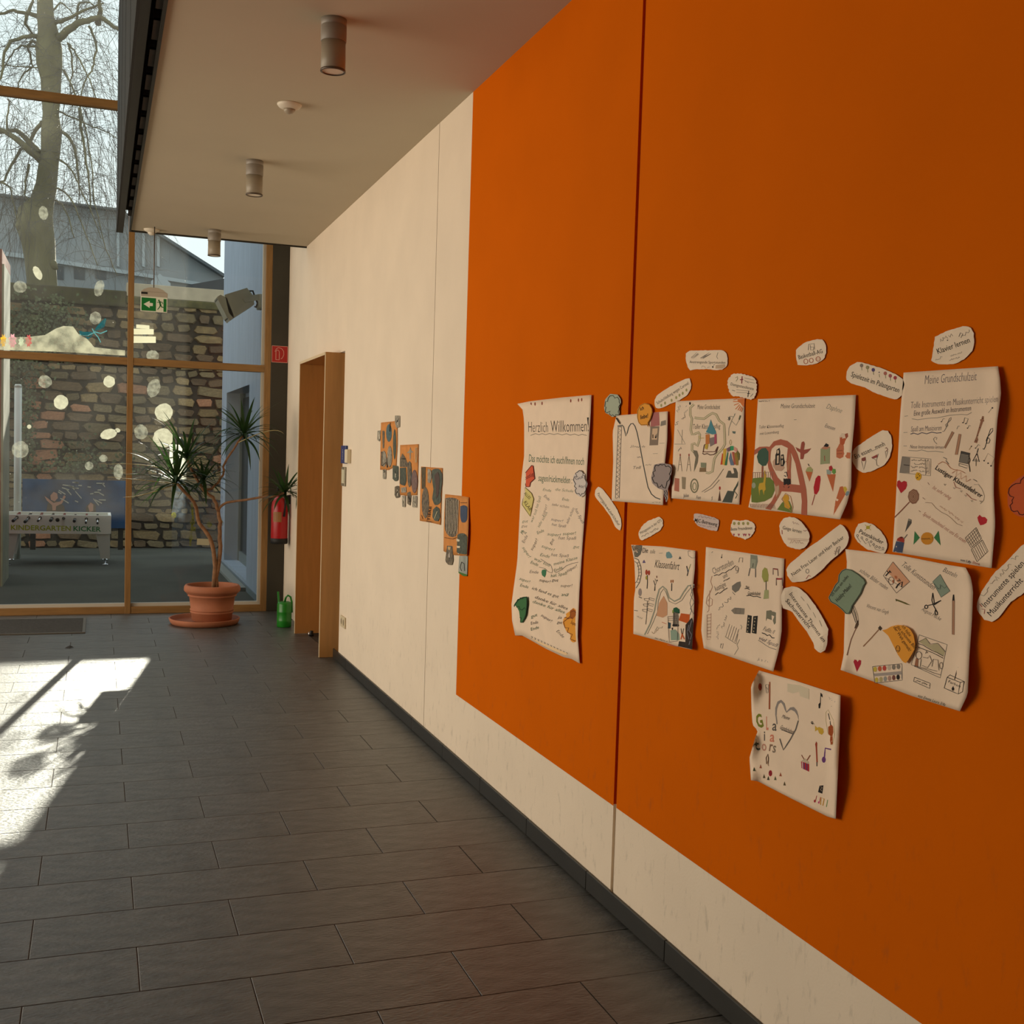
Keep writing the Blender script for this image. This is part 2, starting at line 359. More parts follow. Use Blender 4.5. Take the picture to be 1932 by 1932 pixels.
# ---------------------------------------------------------------- door casing
d1 = sempty('door_1', (0, 8.29, 0))
for y in (8.29, 9.40):
    cb = wobj('casing_board', bbox(-0.107, 0.235, y, y + 0.019, 0.003, 2.20), m_casing, d1)
    kobj('edge_band', bbox(-0.1095, -0.107, y - 0.0005, y + 0.0195, 0.003, 2.2195), m_edge, cb)
ch = wobj('casing_head', bbox(-0.107, 0.235, 8.29, 9.419, 2.20, 2.219), m_casing, d1)
kobj('edge_band', bbox(-0.1095, -0.107, 8.30, 9.41, 2.1995, 2.2195), m_edge, ch)
leaf = wobj('door_leaf', bbox(0.19, 0.232, 8.312, 9.397, 0.006, 2.195), m_casing, d1)
b = bmesh.new(); tube(b, [(0.19, 8.40, 1.05), (0.14, 8.40, 1.05), (0.14, 8.52, 1.05)], 0.009, 10)
kobj('door_handle', b, mat('brushed_steel', '9a9a96', 0.3, metal=1.0), leaf)
# cupboard niche: wall thickness left and right of the casing is closed by the reveals already
# ================================================================ ceiling lamps
m_lampbody = mat('lamp_aluminium', '8d857a', 0.5, metal=0.0, var=0.04, scale=20)
m_lampgl = mat('lamp_frosted_glass', 'b9ad98', 0.35, trans=0.35)
m_lens = mat('lamp_lens', 'e8dcc8', 0.6)
m_ring = mat('lamp_ring', '5d5146', 0.4, metal=0.5)
LAB = ['nearest grey cylinder ceiling lamp with frosted lower half', 'middle grey cylinder ceiling lamp in the row of three', 'farthest grey cylinder ceiling lamp, close to the window wall']
def lamp_parts(t, L):
    r = 0.0505
    bm = bmesh.new(); lathe(bm, [(r, CEIL), (r, CEIL - 0.024), (r - 0.0015, CEIL - 0.025), (r - 0.0015, CEIL - 0.027), (r, CEIL - 0.028), (r, CEIL - 0.085), (r - 0.002, CEIL - 0.088)], n=40); a = wobj('lamp_body', bm, m_lampbody); put2(a, t, L)
    bm = bmesh.new(); lathe(bm, [(r - 0.003, CEIL - 0.087), (r - 0.002, CEIL - 0.197), (r - 0.006, CEIL - 0.199), (r - 0.007, CEIL - 0.10)], n=40); put2(wobj('glass_shade', bm, m_lampgl), t, L)
    bm = bmesh.new(); lathe(bm, [(r - 0.001, CEIL - 0.196), (r - 0.0005, CEIL - 0.203), (r - 0.007, CEIL - 0.204), (r - 0.008, CEIL - 0.196)], n=40); put2(wobj('rim_ring', bm, m_ring), t, L)
    bm = bmesh.new(); lathe(bm, [(0.0001, CEIL - 0.1965), (0.014, CEIL - 0.1968), (0.043, CEIL - 0.1995)], n=32); put2(wobj('lens', bm, m_lens), t, L)
def put2(o, t, L): o.parent = t; o.matrix_parent_inverse = Matrix.Translation((0, 0, -CEIL)); 
for i, (x, y) in enumerate(((-0.776, 4.64), (-0.776, 7.09), (-0.787, 9.49))):
    t = thing('ceiling_lamp', LAB[i], 'lamp', (x, y, CEIL), 'cylinder lamps under the gallery ceiling')
    lamp_parts(t, None)
# ================================================================ motion sensors
m_plast = mat('off_white_plastic', 'dcd2bf', 0.5)
for i, (x, y, lb) in enumerate(((-0.763, 5.853, 'round white motion sensor with domed lens between the first two ceiling lamps'), (-1.25, 9.72, 'white domed detector at the far left corner of the ceiling'))):
    t = thing('motion_sensor', lb, 'sensor', (x, y, CEIL), 'round detectors on the ceiling')
    bm = bmesh.new(); lathe(bm, [(0.060, CEIL), (0.060, CEIL - 0.006), (0.052, CEIL - 0.016), (0.036, CEIL - 0.024), (0.030, CEIL - 0.026)], n=32); put2(wobj('sensor_base', bm, m_plast), t, 0)
    bm = bmesh.new(); lathe(bm, [(0.030, CEIL - 0.025), (0.027, CEIL - 0.036), (0.016, CEIL - 0.046), (0.0001, CEIL - 0.050)], n=24); put2(wobj('sensor_dome', bm, mat('dome_grey', 'a69a86', 0.3) if i == 0 else m_plast), t, 0)
# ================================================================ text helper
def text_mesh(s, shear=0.0, off=0.0, spacing=1.0):
    cu = bpy.data.curves.new('txt', 'FONT'); cu.body = s; cu.shear = shear; cu.offset = off; cu.size = 1.0; cu.resolution_u = 2; cu.space_character = spacing
    o = bpy.data.objects.new('txt', cu); C.objects.link(o)
    dg = bpy.context.evaluated_depsgraph_get(); me = bpy.data.meshes.new_from_object(o.evaluated_get(dg))
    V = [(v.co.x, v.co.y) for v in me.vertices]; F = [tuple(p.vertices) for p in me.polygons]
    bpy.data.objects.remove(o); bpy.data.curves.remove(cu); bpy.data.meshes.remove(me)
    return V, F
def text_on(bm, s, org, ux, uy, height, width=None, shear=0.0, off=0.0, mi=0, n=None, lift=0.0):
    V, F = text_mesh(s, shear, off)
    if not V: return
    x0 = min(v[0] for v in V); x1 = max(v[0] for v in V); ch = 0.7
    sx = (width / (x1 - x0)) if width else height / ch
    vs_ = [bm.verts.new(org + ux * ((v[0] - x0) * sx) + uy * (v[1] * height / ch) + (n * lift if n else Vector())) for v in V]
    for f in F:
        try: bm.faces.new([vs_[i] for i in f]).material_index = mi
        except ValueError: pass
def flat(bm, pts, mi=0):
    f = bm.faces.new([bm.verts.new(p) for p in pts]); f.material_index = mi; return f
# ================================================================ exit sign hung on a rod
t = thing('exit_sign', 'green and white exit sign with arrow and running figure hung on a rod', 'sign', (-1.23, 9.6, CEIL))
m_signbody = mat('sign_housing', 'b9b0a0', 0.5); m_green = mat('sign_green', '0a7a35', 0.4); m_signw = mat('sign_white', 'eef0dc', 0.4); m_blk = mat('plain_black', '14120f', 0.6)
wobj('housing', bbox(-1.331, -1.128, 9.585, 9.625, 2.676, 2.712, 0.004), m_signbody, t)
bm = bmesh.new(); prism(bm, [Vector((-1.325, 9.59, 2.71)), Vector((-1.14, 9.59, 2.71)), Vector((-1.155, 9.59, 2.728)), Vector((-1.20, 9.59, 2.745)), Vector((-1.27, 9.59, 2.745)), Vector((-1.315, 9.59, 2.725))], (0, 0.03, 0)); wobj('housing_cap', bm, m_signbody, t)
wobj('plate', bbox(-1.329, -1.130, 9.597, 9.607, 2.557, 2.676, 0.001, 1), m_signw, t)
bm = bmesh.new(); Y = 9.5965
flat(bm, [(-1.323, Y, 2.563), (-1.215, Y, 2.563), (-1.215, Y, 2.664), (-1.323, Y, 2.664)], 0)
flat(bm, [(-1.158, Y, 2.563), (-1.136, Y, 2.563), (-1.136, Y, 2.664), (-1.158, Y, 2.664)], 0)
Y = 9.5960
flat(bm, [(-1.308, Y, 2.613), (-1.262, Y, 2.585), (-1.262, Y, 2.600), (-1.238, Y, 2.602), (-1.238, Y, 2.624), (-1.262, Y, 2.626), (-1.262, Y, 2.641)], 1)
def seg2(bm, a, b, w, Y, mi):
    a = Vector((a[0], a[1])); b = Vector((b[0], b[1])); d = (b - a).normalized(); n_ = Vector((-d.y, d.x)) * w / 2
    flat(bm, [(p.x, Y, p.y) for p in (a + n_ - d * w / 3, b + n_ + d * w / 3, b - n_ + d * w / 3, a - n_ - d * w / 3)], mi)
fx, fz = -1.187, 2.613
flat(bm, [(fx - 0.006 + 0.0065 * math.cos(a), Y, fz + 0.036 + 0.0065 * math.sin(a)) for a in [k * math.pi / 5 for k in range(10)]], 0)
for a, b, w in (((0.0, 0.026), (0.006, 0.0), 0.012), ((0.0, 0.026), (-0.018, 0.020), 0.005), ((0.0, 0.026), (0.018, 0.024), 0.005), ((0.018, 0.024), (0.024, 0.012), 0.005),
                ((0.006, 0.0), (-0.002, -0.018), 0.007), ((-0.002, -0.018), (-0.014, -0.034), 0.006), ((0.006, 0.0), (0.016, -0.014), 0.007), ((0.016, -0.014), (0.030, -0.016), 0.006)):
    seg2(bm, (fx + a[0], fz + a[1]), (fx + b[0], fz + b[1]), w, Y - 0.0002, 0)
wobj('pictogram', bm, [m_green, m_signw], t)
wobj('test_window', bbox(-1.327, -1.279, 9.5835, 9.586, 2.690, 2.706), m_blk, t)
bm = bmesh.new(); tube(bm, [(-1.232, 9.605, 2.74), (-1.232, 9.605, CEIL)], 0.004, 8); wobj('hanging_rod', bm, m_ring, t)
# ================================================================ fire extinguisher sign + extinguisher
YC = YW - 0.03
t = thing('extinguisher_sign', 'square red sign with white fire extinguisher symbol on the dark column', 'sign', (-0.073, YC, 2.37))
m_red = mat('sign_red', 'a81a14', 0.4); m_pink = mat('sign_lines', 'd8a090', 0.5)
wobj('plate', bbox(-0.150, -0.004, YC - 0.004, YC - 0.0002, 2.300, 2.452), m_red, t)
bm = bmesh.new(); Yf = YC - 0.0046
for a, b, c_, d_ in ((-0.150, -0.004, 2.300, 2.304), (-0.150, -0.004, 2.448, 2.452), (-0.150, -0.146, 2.300, 2.452), (-0.008, -0.004, 2.300, 2.452)):
    flat(bm, [(a, Yf, c_), (b, Yf, c_), (b, Yf, d_), (a, Yf, d_)])
def pl(bm, pts, w, Yf, mi=0):
    for a, b in zip(pts, pts[1:]): seg2(bm, a, b, w, Yf, mi)
pl(bm, [(-0.112, 2.325), (-0.112, 2.395), (-0.106, 2.41), (-0.096, 2.415), (-0.086, 2.408), (-0.081, 2.395), (-0.081, 2.325), (-0.112, 2.325)], 0.005, Yf)
pl(bm, [(-0.120, 2.398), (-0.108, 2.425), (-0.090, 2.436), (-0.062, 2.430), (-0.042, 2.405), (-0.040, 2.375), (-0.052, 2.345), (-0.066, 2.335)], 0.005, Yf)
wobj('symbol', bm, m_pink, t)
t = thing('fire_extinguisher', 'red fire extinguisher with black base hung on the white wall behind the plant', 'extinguisher', (-0.10, 10.45, 0.67))
m_er = mat('extinguisher_red', 'b01216', 0.3); xc, yc = -0.095, 10.45; z0 = 0.655
bm = bmesh.new(); lathe(bm, [(0.072, z0 + 0.04), (0.074, z0 + 0.05), (0.074, z0 + 0.33), (0.066, z0 + 0.375), (0.045, z0 + 0.41), (0.022, z0 + 0.43)], (xc, yc, 0), 32); wobj('cylinder_body', bm, m_er, t)
bm = bmesh.new(); lathe(bm, [(0.068, z0), (0.076, z0 + 0.004), (0.076, z0 + 0.05), (0.073, z0 + 0.052)], (xc, yc, 0), 32); wobj('base_ring', bm, m_blk, t)
bm = bmesh.new(); lathe(bm, [(0.02, z0 + 0.425), (0.02, z0 + 0.46), (0.012, z0 + 0.475)], (xc, yc, 0), 16); box(bm, xc - 0.012, xc + 0.012, yc - 0.07, yc + 0.03, z0 + 0.468, z0 + 0.48); box(bm, xc - 0.012, xc + 0.012, yc - 0.08, yc + 0.03, z0 + 0.50, z0 + 0.51); wobj('valve', bm, m_blk, t)
bm = bmesh.new(); tube(bm, [(xc + 0.03 * math.sin(a) + 0.01, yc - 0.05, z0 + 0.50 + 0.07 * math.sin(a)) if False else (xc - 0.028 + 0.035 * (1 - math.cos(a)), yc - 0.045, z0 + 0.47 + 0.095 * math.sin(a)) for a in [math.pi * k / 10 for k in range(11)]] + [(xc + 0.045, yc - 0.05, z0 + 0.40), (xc + 0.03, yc - 0.075, z0 + 0.25)], 0.010, 10); wobj('hose', bm, m_blk, t)
bm = bmesh.new()
for k in range(5):
    a = math.radians(215 + 12 * k); b = math.radians(215 + 12 * (k + 1))
    flat(bm, [(xc + 0.0748 * math.cos(a), yc + 0.0748 * math.sin(a), z0 + 0.20), (xc + 0.0748 * math.cos(b), yc + 0.0748 * math.sin(b), z0 + 0.20), (xc + 0.0748 * math.cos(b), yc + 0.0748 * math.sin(b), z0 + 0.29), (xc + 0.0748 * math.cos(a), yc + 0.0748 * math.sin(a), z0 + 0.29)])
wobj('instruction_label', bm, mat('label_yellowish', '9c6a34', 0.5), t)
wobj('wall_hook', bbox(-0.03, -0.0005, yc - 0.02, yc + 0.02, z0 + 0.36, z0 + 0.44), m_blk, t)
# ================================================================ watering can
t = thing('watering_can', 'green plastic watering can on the floor beside the door casing', 'watering can', (-0.13, 9.79, 0))
m_can = mat('green_plastic', '1f7a1e', 0.35, var=0.08, scale=4)
cx_, cy_ = -0.135, 9.80; pr = [(0.055, 0), (0.061, 0.006), (0.061, 0.05), (0.063, 0.056), (0.061, 0.062), (0.061, 0.125), (0.063, 0.13), (0.061, 0.135), (0.061, 0.19), (0.057, 0.207), (0.042, 0.215), (0.040, 0.212)]
bm = bmesh.new(); lathe(bm, pr, (cx_, cy_, 0), 32); wobj('can_body', bm, m_can, t)
bm = bmesh.new(); tube(bm, [(cx_ + 0.005, cy_ + 0.02, 0.205), (cx_ - 0.0 + 0.01, cy_, 0.25), (cx_ + 0.028, cy_, 0.268), (cx_ + 0.05, cy_, 0.255), (cx_ + 0.062, cy_, 0.21), (cx_ + 0.064, cy_, 0.12)], 0.0085, 10); wobj('can_handle', bm, m_can, t)
bm = bmesh.new(); tube(bm, [(cx_ - 0.02, cy_ + 0.045, 0.03), (cx_ - 0.03, cy_ + 0.075, 0.15), (cx_ - 0.042, cy_ + 0.09, 0.29)], [0.016, 0.011, 0.009], 10); wobj('can_spout', bm, m_can, t)
# ================================================================ door stop, fallen leaf, doormat, socket, plates
t = thing('door_stop', 'small black floor door stop with chrome pin inside the doorway', 'door stop', (0.0, 9.28, 0))
bm = bmesh.new(); lathe(bm, [(0.018, 0), (0.018, 0.012), (0.014, 0.02), (0.014, 0.038), (0.012, 0.041)], (0.01, 9.29, 0), 20); wobj('rubber_buffer', bm, m_blk, t)
bm = bmesh.new(); lathe(bm, [(0.006, 0), (0.006, 0.035)], (-0.014, 9.27, 0), 12); wobj('chrome_pin', bm, mat('chrome', 'd0d0d0', 0.15, metal=1.0), t)
bm = bmesh.new()
lf = [(-0.034, 0, .004), (-0.018, 0.016, .012), (0.0, 0.02, .02), (0.016, 0.012, .014), (0.03, 0, .006), (0.02, -0.012, .008), (0.0, -0.016, .004), (-0.018, -0.01, .003)]
c0 = bm.verts.new((0, 0, .013)); rv = [bm.verts.new(p) for p in lf]
for i in range(8): bm.faces.new((c0, rv[i], rv[(i + 1) % 8]))
o = obj('fallen_leaf', bm, mat('dry_leaf', '1d1812', 0.8)); o.location = (-1.812, 8.99, 0.0005); tag(o, 'small dark curled leaf lying on the grey floor tiles', 'leaf')
t = thing('doormat', 'dark grey ribbed doormat with metal edge set at the window', 'doormat', (-2.3, 10.1, 0))
wobj('mat_field', bbox(-2.95, -1.735, 9.70, 10.47, 0.0, 0.010, 0.002, 1), mat('mat_fibre', '3c3a36', 0.95, var=0.35, scale=60, bump=0.5, bscale=200), t)
for a in ((-2.97, -2.95, 9.68, 10.49), (-1.735, -1.712, 9.68, 10.49), (-2.95, -1.735, 9.68, 9.70), (-2.95, -1.735, 10.47, 10.49)):
    wobj('edge_strip', bbox(a[0], a[1], a[2], a[3], 0.0, 0.011, 0.001, 1), mat('edge_metal', '6e6a62', 0.4, metal=0.6), t)
t = thing('wall_socket', 'small beige double wall socket low beside the door casing', 'socket', (0, 7.96, 0.31))
m_beige = mat('beige_plastic', 'cfc09f', 0.5)
wobj('cover_plate', bbox(-0.011, -0.0005, 7.885, 8.04, 0.272, 0.350, 0.003), m_beige, t)
for k in range(2):
    b = bmesh.new(); lathe(b, [(0.022, -0.0112), (0.021, -0.0115)], (0, 7.925 + 0.075 * k, 0.311), 20, 'x'); wobj('socket_inset', b, mat('inset_shade', '8a7a60', 0.6), t)
t = thing('room_sign', 'dark blue room sign with pale lettering on the wall beside the casing', 'sign', (0, 8.05, 1.49))
wobj('plate', bbox(-0.016, -0.001, 7.955, 8.122, 1.425, 1.55, 0.002, 1), mat('sign_blue', '17326e', 0.4), t)
bm = bmesh.new(); text_on(bm, 'RAUM', Vector((-0.0166, 8.05, 1.452)), Vector((0, 0, 1)), Vector((0, 1, 0)), 0.016, 0.07); wobj('lettering', bm, m_signw, t)
t = thing('key_switch', 'cream wall box mounted just right of the blue room sign', 'switch', (0, 7.88, 1.47))
wobj('switch_body', bbox(-0.032, -0.0005, 7.84, 7.915, 1.43, 1.525, 0.006), mat('cream_plastic', 'e0d2b4', 0.5), t)
t = thing('name_plate', 'small steel name plate with paper insert below the blue sign', 'sign', (0, 8.04, 1.34))
wobj('holder', bbox(-0.012, -0.0005, 7.99, 8.11, 1.265, 1.40, 0.002, 1), mat('steel_grey', '8e8876', 0.4, metal=0.4), t)
wobj('paper_insert', bbox(-0.0135, -0.012, 8.005, 8.095, 1.285, 1.382), mat('insert_grey', 'c5bda0', 0.7), t)
# ================================================================ terracotta pot with dragon tree
m_terra = mat('terracotta', 'ab6a4a', 0.75, var=0.1, scale=6, bump=0.1, bscale=80)
PX_, PY_ = -0.705, 10.08
t = thing('plant_pot', 'large round terracotta pot with ribbed bands standing on a saucer', 'pot', (PX_, PY_, 0))
R = 0.232; H = 0.335
bm = bmesh.new(); lathe(bm, [(0.155, 0.03), (0.165, 0.032), (0.172, 0.095), (0.180, 0.099), (0.180, 0.106), (0.174, 0.110), (0.175, 0.116), (0.183, 0.120), (0.182, 0.127), (0.176, 0.131), (0.190, 0.235), (0.202, 0.240), (0.203, 0.247), (0.196, 0.251), (0.196, 0.256), (0.210, 0.260), (0.213, 0.268), (0.226, 0.275), (R + 0.002, 0.290), (R, 0.318), (0.222, 0.333), (0.206, 0.335), (0.200, 0.326), (0.198, 0.28)], (PX_, PY_, 0), 56); wobj('pot_body', bm, m_terra, t)
bm = bmesh.new(); lathe(bm, [(0.0001, 0.285), (0.10, 0.29), (0.199, 0.283)], (PX_, PY_, 0), 32); wobj('soil', bm, mat('soil', '2a1c12', 0.95, var=0.3, scale=40, bump=0.6, bscale=60), t)
t = thing('saucer', 'wide terracotta saucer under the plant pot, sticking out to the left', 'saucer', (-0.76, PY_, 0))
bm = bmesh.new(); lathe(bm, [(0.0001, 0.012), (0.225, 0.014), (0.262, 0.026), (0.280, 0.052), (0.290, 0.054), (0.294, 0.048), (0.284, 0.020), (0.270, 0.002), (0.25, 0.0), (0.0001, 0.0)], (-0.765, PY_, 0), 56); wobj('saucer_dish', bm, m_terra, t)
m_stem = mat('plant_stem', '8a6444', 0.8, var=0.25, scale=30, bump=0.5, bscale=70)
m_leaf = mat('plant_leaf', '2f4a22', 0.42, var=0.25, scale=6, trans=0.45, rnd=0.25)
t = thing('dragon_tree', 'tall dragon tree with bare forked stems and spiky strap leaf heads', 'plant', (PX_, PY_, 0.29))
def pxs(s, dep): return [ony(x, y, d) for (x, y), d in zip(s, dep)]
stems = [([(409, 1106), (407, 1090), (413, 1060), (416, 1030), (415, 1005), (416, 985), (412, 965)], [PY_] * 7, 0.020, 0.015),
         ([(403, 1104), (406, 1070), (403, 1040), (396, 1015), (386, 1000), (376, 988), (372, 970), (366, 948), (350, 930), (334, 912)], [PY_ - 0.01] * 7 + [10.0, 9.97, 9.95], 0.019, 0.012),
         ([(412, 965), (408, 950), (402, 938), (392, 932), (384, 925), (376, 912), (362, 888), (353, 866)], [PY_, PY_, 10.1, 10.12, 10.13, 10.14, 10.15, 10.15], 0.014, 0.011),
         ([(412, 965), (416, 956), (428, 948), (448, 945), (470, 942), (492, 938), (515, 937), (536, 930)], [PY_, PY_, 10.06, 10.0, 9.95, 9.92, 9.9, 9.88], 0.011, 0.008),
         ([(386, 925), (400, 922), (412, 910), (421, 896), (421, 880), (428, 866), (442, 846), (458, 822)], [10.13, 10.13, 10.12, 10.1, 10.1, 10.1, 10.1, 10.1], 0.010, 0.008)]
for s, dep, r0, r1 in stems:
    p = pxs(s, dep); q = []
    rng = random.Random(len(s))
    for a, b in zip(p, p[1:]):
        q += [a, (a + b) / 2 + Vector((rng.uniform(-.006, .006), rng.uniform(-.006, .006), 0))]
    q.append(p[-1]); p = q; p[0].z = min(p[0].z, 0.29) if s[0][1] > 1050 else p[0].z
    bm = bmesh.new(); tube(bm, p, [r0 + (r1 - r0) * i / (len(p) - 1) + 0.0012 * (i % 2) for i in range(len(p))], 10); wobj('stem', bm, m_stem, t)
rng = random.Random(7)
def strap(bm, base, d, L, w, droop):
    d = d.normalized(); side = d.cross(Vector((0, 0, 1)));
    if side.length < 0.1: side = Vector((1, 0, 0))
    side.normalize(); n = 9; prev = None; p = base.copy(); v = d.copy()
    for i in range(n + 1):
        s_ = i / n; ww = w * (0.55 + 0.75 * min(1, s_ * 3)) * (1 - s_ ** 2.2) + 0.0004
        nv = side.cross(v).normalized()
        row = [bm.verts.new(p + side * ww), bm.verts.new(p + nv * (-0.25 * ww)), bm.verts.new(p - side * ww)]
        if prev:
            for k in range(2):
                f = bm.faces.new((prev[k], prev[k + 1], row[k + 1], row[k])); f.smooth = True
        prev = row; v = (v + Vector((0, 0, -droop * s_ * 0.5))).normalized(); p = p + v * (L / n)
        if p.x > -0.012: p.x = -0.012
        if p.y > YW - 0.03: p.y = YW - 0.03
heads = [((332, 908), 9.95, 46, 0.43, (-0.35, 0, 0.2)), ((352, 864), 10.15, 36, 0.38, (0, 0, 0.5)), ((384, 905), 10.12, 26, 0.30, (0.2, 0, -0.1)), ((460, 820), 10.1, 44, 0.38, (0, 0, 0.15)), ((538, 930), 9.90, 34, 0.29, (0, 0, 0.1))]
for (x, y), Y, n, L, bias in heads:
    c_ = ony(x, y, Y)
    for k in range(n):
        a = 2 * math.pi * k * 0.381966 + rng.uniform(-.2, .2); el = -0.5 + 1.55 * (k + 0.5) / n + rng.uniform(-.12, .12)
        d = Vector((math.cos(a) * math.cos(el), 0.75 * math.sin(a) * math.cos(el), math.sin(el))) + Vector(bias) * 0.5
        bm = bmesh.new(); strap(bm, c_ + Vector((0, 0, rng.uniform(-.02, .03))), d, L * rng.uniform(0.8, 1.2), rng.uniform(0.0095, 0.0145), rng.uniform(0.25, 0.75) * (0.6 if el > 0.7 else 1.0))
        wobj('leaf', bm, m_leaf, t)
for (a, b, c_) in (((352, 900), (290, 870), (200, 876)), ((350, 915), (270, 905), (203, 900)), ((330, 915), (260, 940), (232, 938)), ((450, 835), (520, 800), (535, 818))):
    p = [ony(a[0], a[1], 9.95), ony(b[0], b[1], 9.9), ony(c_[0], c_[1], 9.85)]
    q = [p[0].lerp(p[1], s_).lerp(p[1].lerp(p[2], s_), s_) for s_ in [i / 8 for i in range(9)]]
    bm = bmesh.new(); tube(bm, q, [0.004] * 5 + [0.003, 0.0025, 0.002, 0.001], 5); wobj('dry_leaf', bm, mat('dry_straw', 'a89a6a', 0.7), t)
# ================================================================ things stuck on the window panes (inside face)
YG = YW + 0.028
m_wpaint = mat('window_paint_white', 'e9e8da', 0.8, trans=0.6, var=0.1, scale=30)
def paint_mat(name, col, dens, sc_=28):
    m = bpy.data.materials.new(name); m.use_nodes = True; n = m.node_tree.nodes; l = m.node_tree.links; n.clear()
    out = n.new('ShaderNodeOutputMaterial'); tp = n.new('ShaderNodeBsdfTransparent'); tl = n.new('ShaderNodeBsdfTranslucent'); df = n.new('ShaderNodeBsdfDiffuse')
    for k in (tl, df): k.inputs['Color'].default_value = (*lin(col), 1)
    a = n.new('ShaderNodeMixShader'); a.inputs[0].default_value = 0.5; l.new(tl.outputs[0], a.inputs[1]); l.new(df.outputs[0], a.inputs[2])
    tc = n.new('ShaderNodeTexCoord'); nz = n.new('ShaderNodeTexNoise'); nz.inputs['Scale'].default_value = sc_; nz.inputs['Detail'].default_value = 6; l.new(tc.outputs['Object'], nz.inputs['Vector'])
    r = n.new('ShaderNodeMapRange'); r.inputs['From Min'].default_value = 0.38; r.inputs['From Max'].default_value = 0.62; r.inputs['To Min'].default_value = dens * (0.8 if dens > .9 else .4); r.inputs['To Max'].default_value = min(1, dens * 1.15)
    l.new(nz.outputs['Fac'], r.inputs['Value']); m2 = n.new('ShaderNodeMixShader'); l.new(r.outputs[0], m2.inputs[0]); l.new(tp.outputs[0], m2.inputs[1]); l.new(a.outputs[0], m2.inputs[2]); l.new(m2.outputs[0], out.inputs[0])
    return m
mp_w = paint_mat('glass_paint_white', 'b0b09e', 0.95); mp_t = paint_mat('glass_paint_thin', 'a8aa9c', 0.45); mp_b = paint_mat('glass_paint_teal', '164852', 0.95)
def on_glass(pts, k=0): return [ony(x, y, YG - 0.0006 * k) for x, y in pts]
def blob(x, y, rx, ry, rot=0, n=20, seed=0, k=0):
    rg = random.Random(seed); o_ = []
    for i in range(n):
        a = 2 * math.pi * i / n; q = 1 + rg.uniform(-.05, .05); u, v = rx * q * math.cos(a), ry * q * math.sin(a)
        o_.append((x + u * math.cos(rot) - v * math.sin(rot), y + u * math.sin(rot) + v * math.cos(rot)))
    return on_glass(o_, k)
discs = [(115, 759, 13.5, 13.5, 0, 'w', 'solid round white paint dot below the transom in the left pane'), (206, 720, 11, 11, 0, 'w', 'white paint dot high in the left pane close to the mullion'),
         (85, 720, 13, 12, 0.2, 't', 'thin white painted ring left of the two solid dots'), (205, 819, 16, 9.5, -0.25, 'w', 'slanted oval white paint dot in the left pane'),
         (222, 812, 5, 4, 0.4, 'w', 'tiny white paint dot touching the slanted oval'), (38, 848, 16, 16, 0, 't', 'scribbled grey ball of paint at the left edge of the lower pane'),
         (168, 879, 8, 8, 0, 't', 'thin painted ring low in the left pane'), (195, 865, 8, 7, 0, 't', 'small painted crescent ring near the mullion'),
         (290, 732, 12, 18, 0.3, 't', 'tall thin painted bubble at the top of the right pane'), (309, 778, 17, 17, 0, 'w', 'largest round white paint dot in the right pane'),
         (308, 826, 19, 18, 0, 'w', 'white paint dot with dark centre behind the plant leaves'), (266, 815, 13, 14, 0, 't', 'faint round paint dot beside the mullion in the right pane'),
         (71, 515, 7, 14, -0.5, 'w', 'oval white paint dot in front of the tree trunk base'), (187, 544, 9, 16, 0.25, 't', 'striped oval of paint across the top of the stone wall'),
         (180, 600, 11, 12, 0.1, 't', 'pale round paint dot above the teal dragonfly'), (38, 541, 13, 11, 0.2, 't', 'scribbled pale flower of paint at the top of the stone wall'),
         (82, 402, 9, 13, -0.1, 't', 'pale oval paint dot on the upper pane over the trunk'), (288, 671, 12, 10, 0.1, 't', 'faint paint dot just above the right transom'),
         (57, 966, 3, 3, 0, 't', ''), (223, 890, 9, 15, 0, 't', 'faint upright painted oval left of the mullion'), (55, 805, 4, 4, 0, 'w', 'tiny bright paint dot beside the scribbled ball')]
for i, (x, y, rx, ry, rot, k, lb) in enumerate(discs):
    if not lb: continue
    bm = bmesh.new(); flat(bm, blob(x, y, rx, ry, rot, 24, i, 2))
    if i in (2, 6, 7):   # rings
        pass
    o = obj('paint_dot', bm, mp_w if k == 'w' else mp_t); tag(o, lb, 'window paint', 'painted dots on the window panes')
# painted hill with flowers
t = thing('painted_hill', 'pale snowy hill painted on the glass above the left transom', 'window paint', (-2.0, YG, 2.4))
bm = bmesh.new(); flat(bm, on_glass([(0, 660), (0, 640), (25, 636), (50, 636), (85, 632), (105, 620), (120, 615), (138, 616), (148, 630), (165, 640), (178, 655), (205, 658), (236, 661), (236, 671), (120, 664)], 1)); wobj('snow_paint', bm, paint_mat('hill_paint', 'a8a894', 0.75, 9), t)
for (xa, xb, ya, yb, cl, nm) in ((0, 13, 629, 656, 'd9a92c', 'yellow_flower'), (15, 32, 628, 658, 'd39aa8', 'pink_flower'), (34, 46, 634, 656, 'b9c6b0', 'green_flower'), (47, 61, 630, 656, 'c4565a', 'red_flower')):
    bm = bmesh.new(); rg = random.Random(xa); cxm, cym = (xa + xb) / 2, (ya + yb) / 2
    flat(bm, on_glass([(cxm + (xb - xa) / 2 * (1 if i % 2 else 0.62) * math.cos(a), cym + (yb - ya) / 2 * (1 if i % 2 else 0.7) * math.sin(a)) for i, a in enumerate([2 * math.pi * k / 16 for k in range(16)])], 2)); wobj(nm, bm, paint_mat('glass_' + nm, cl, 0.8), t)
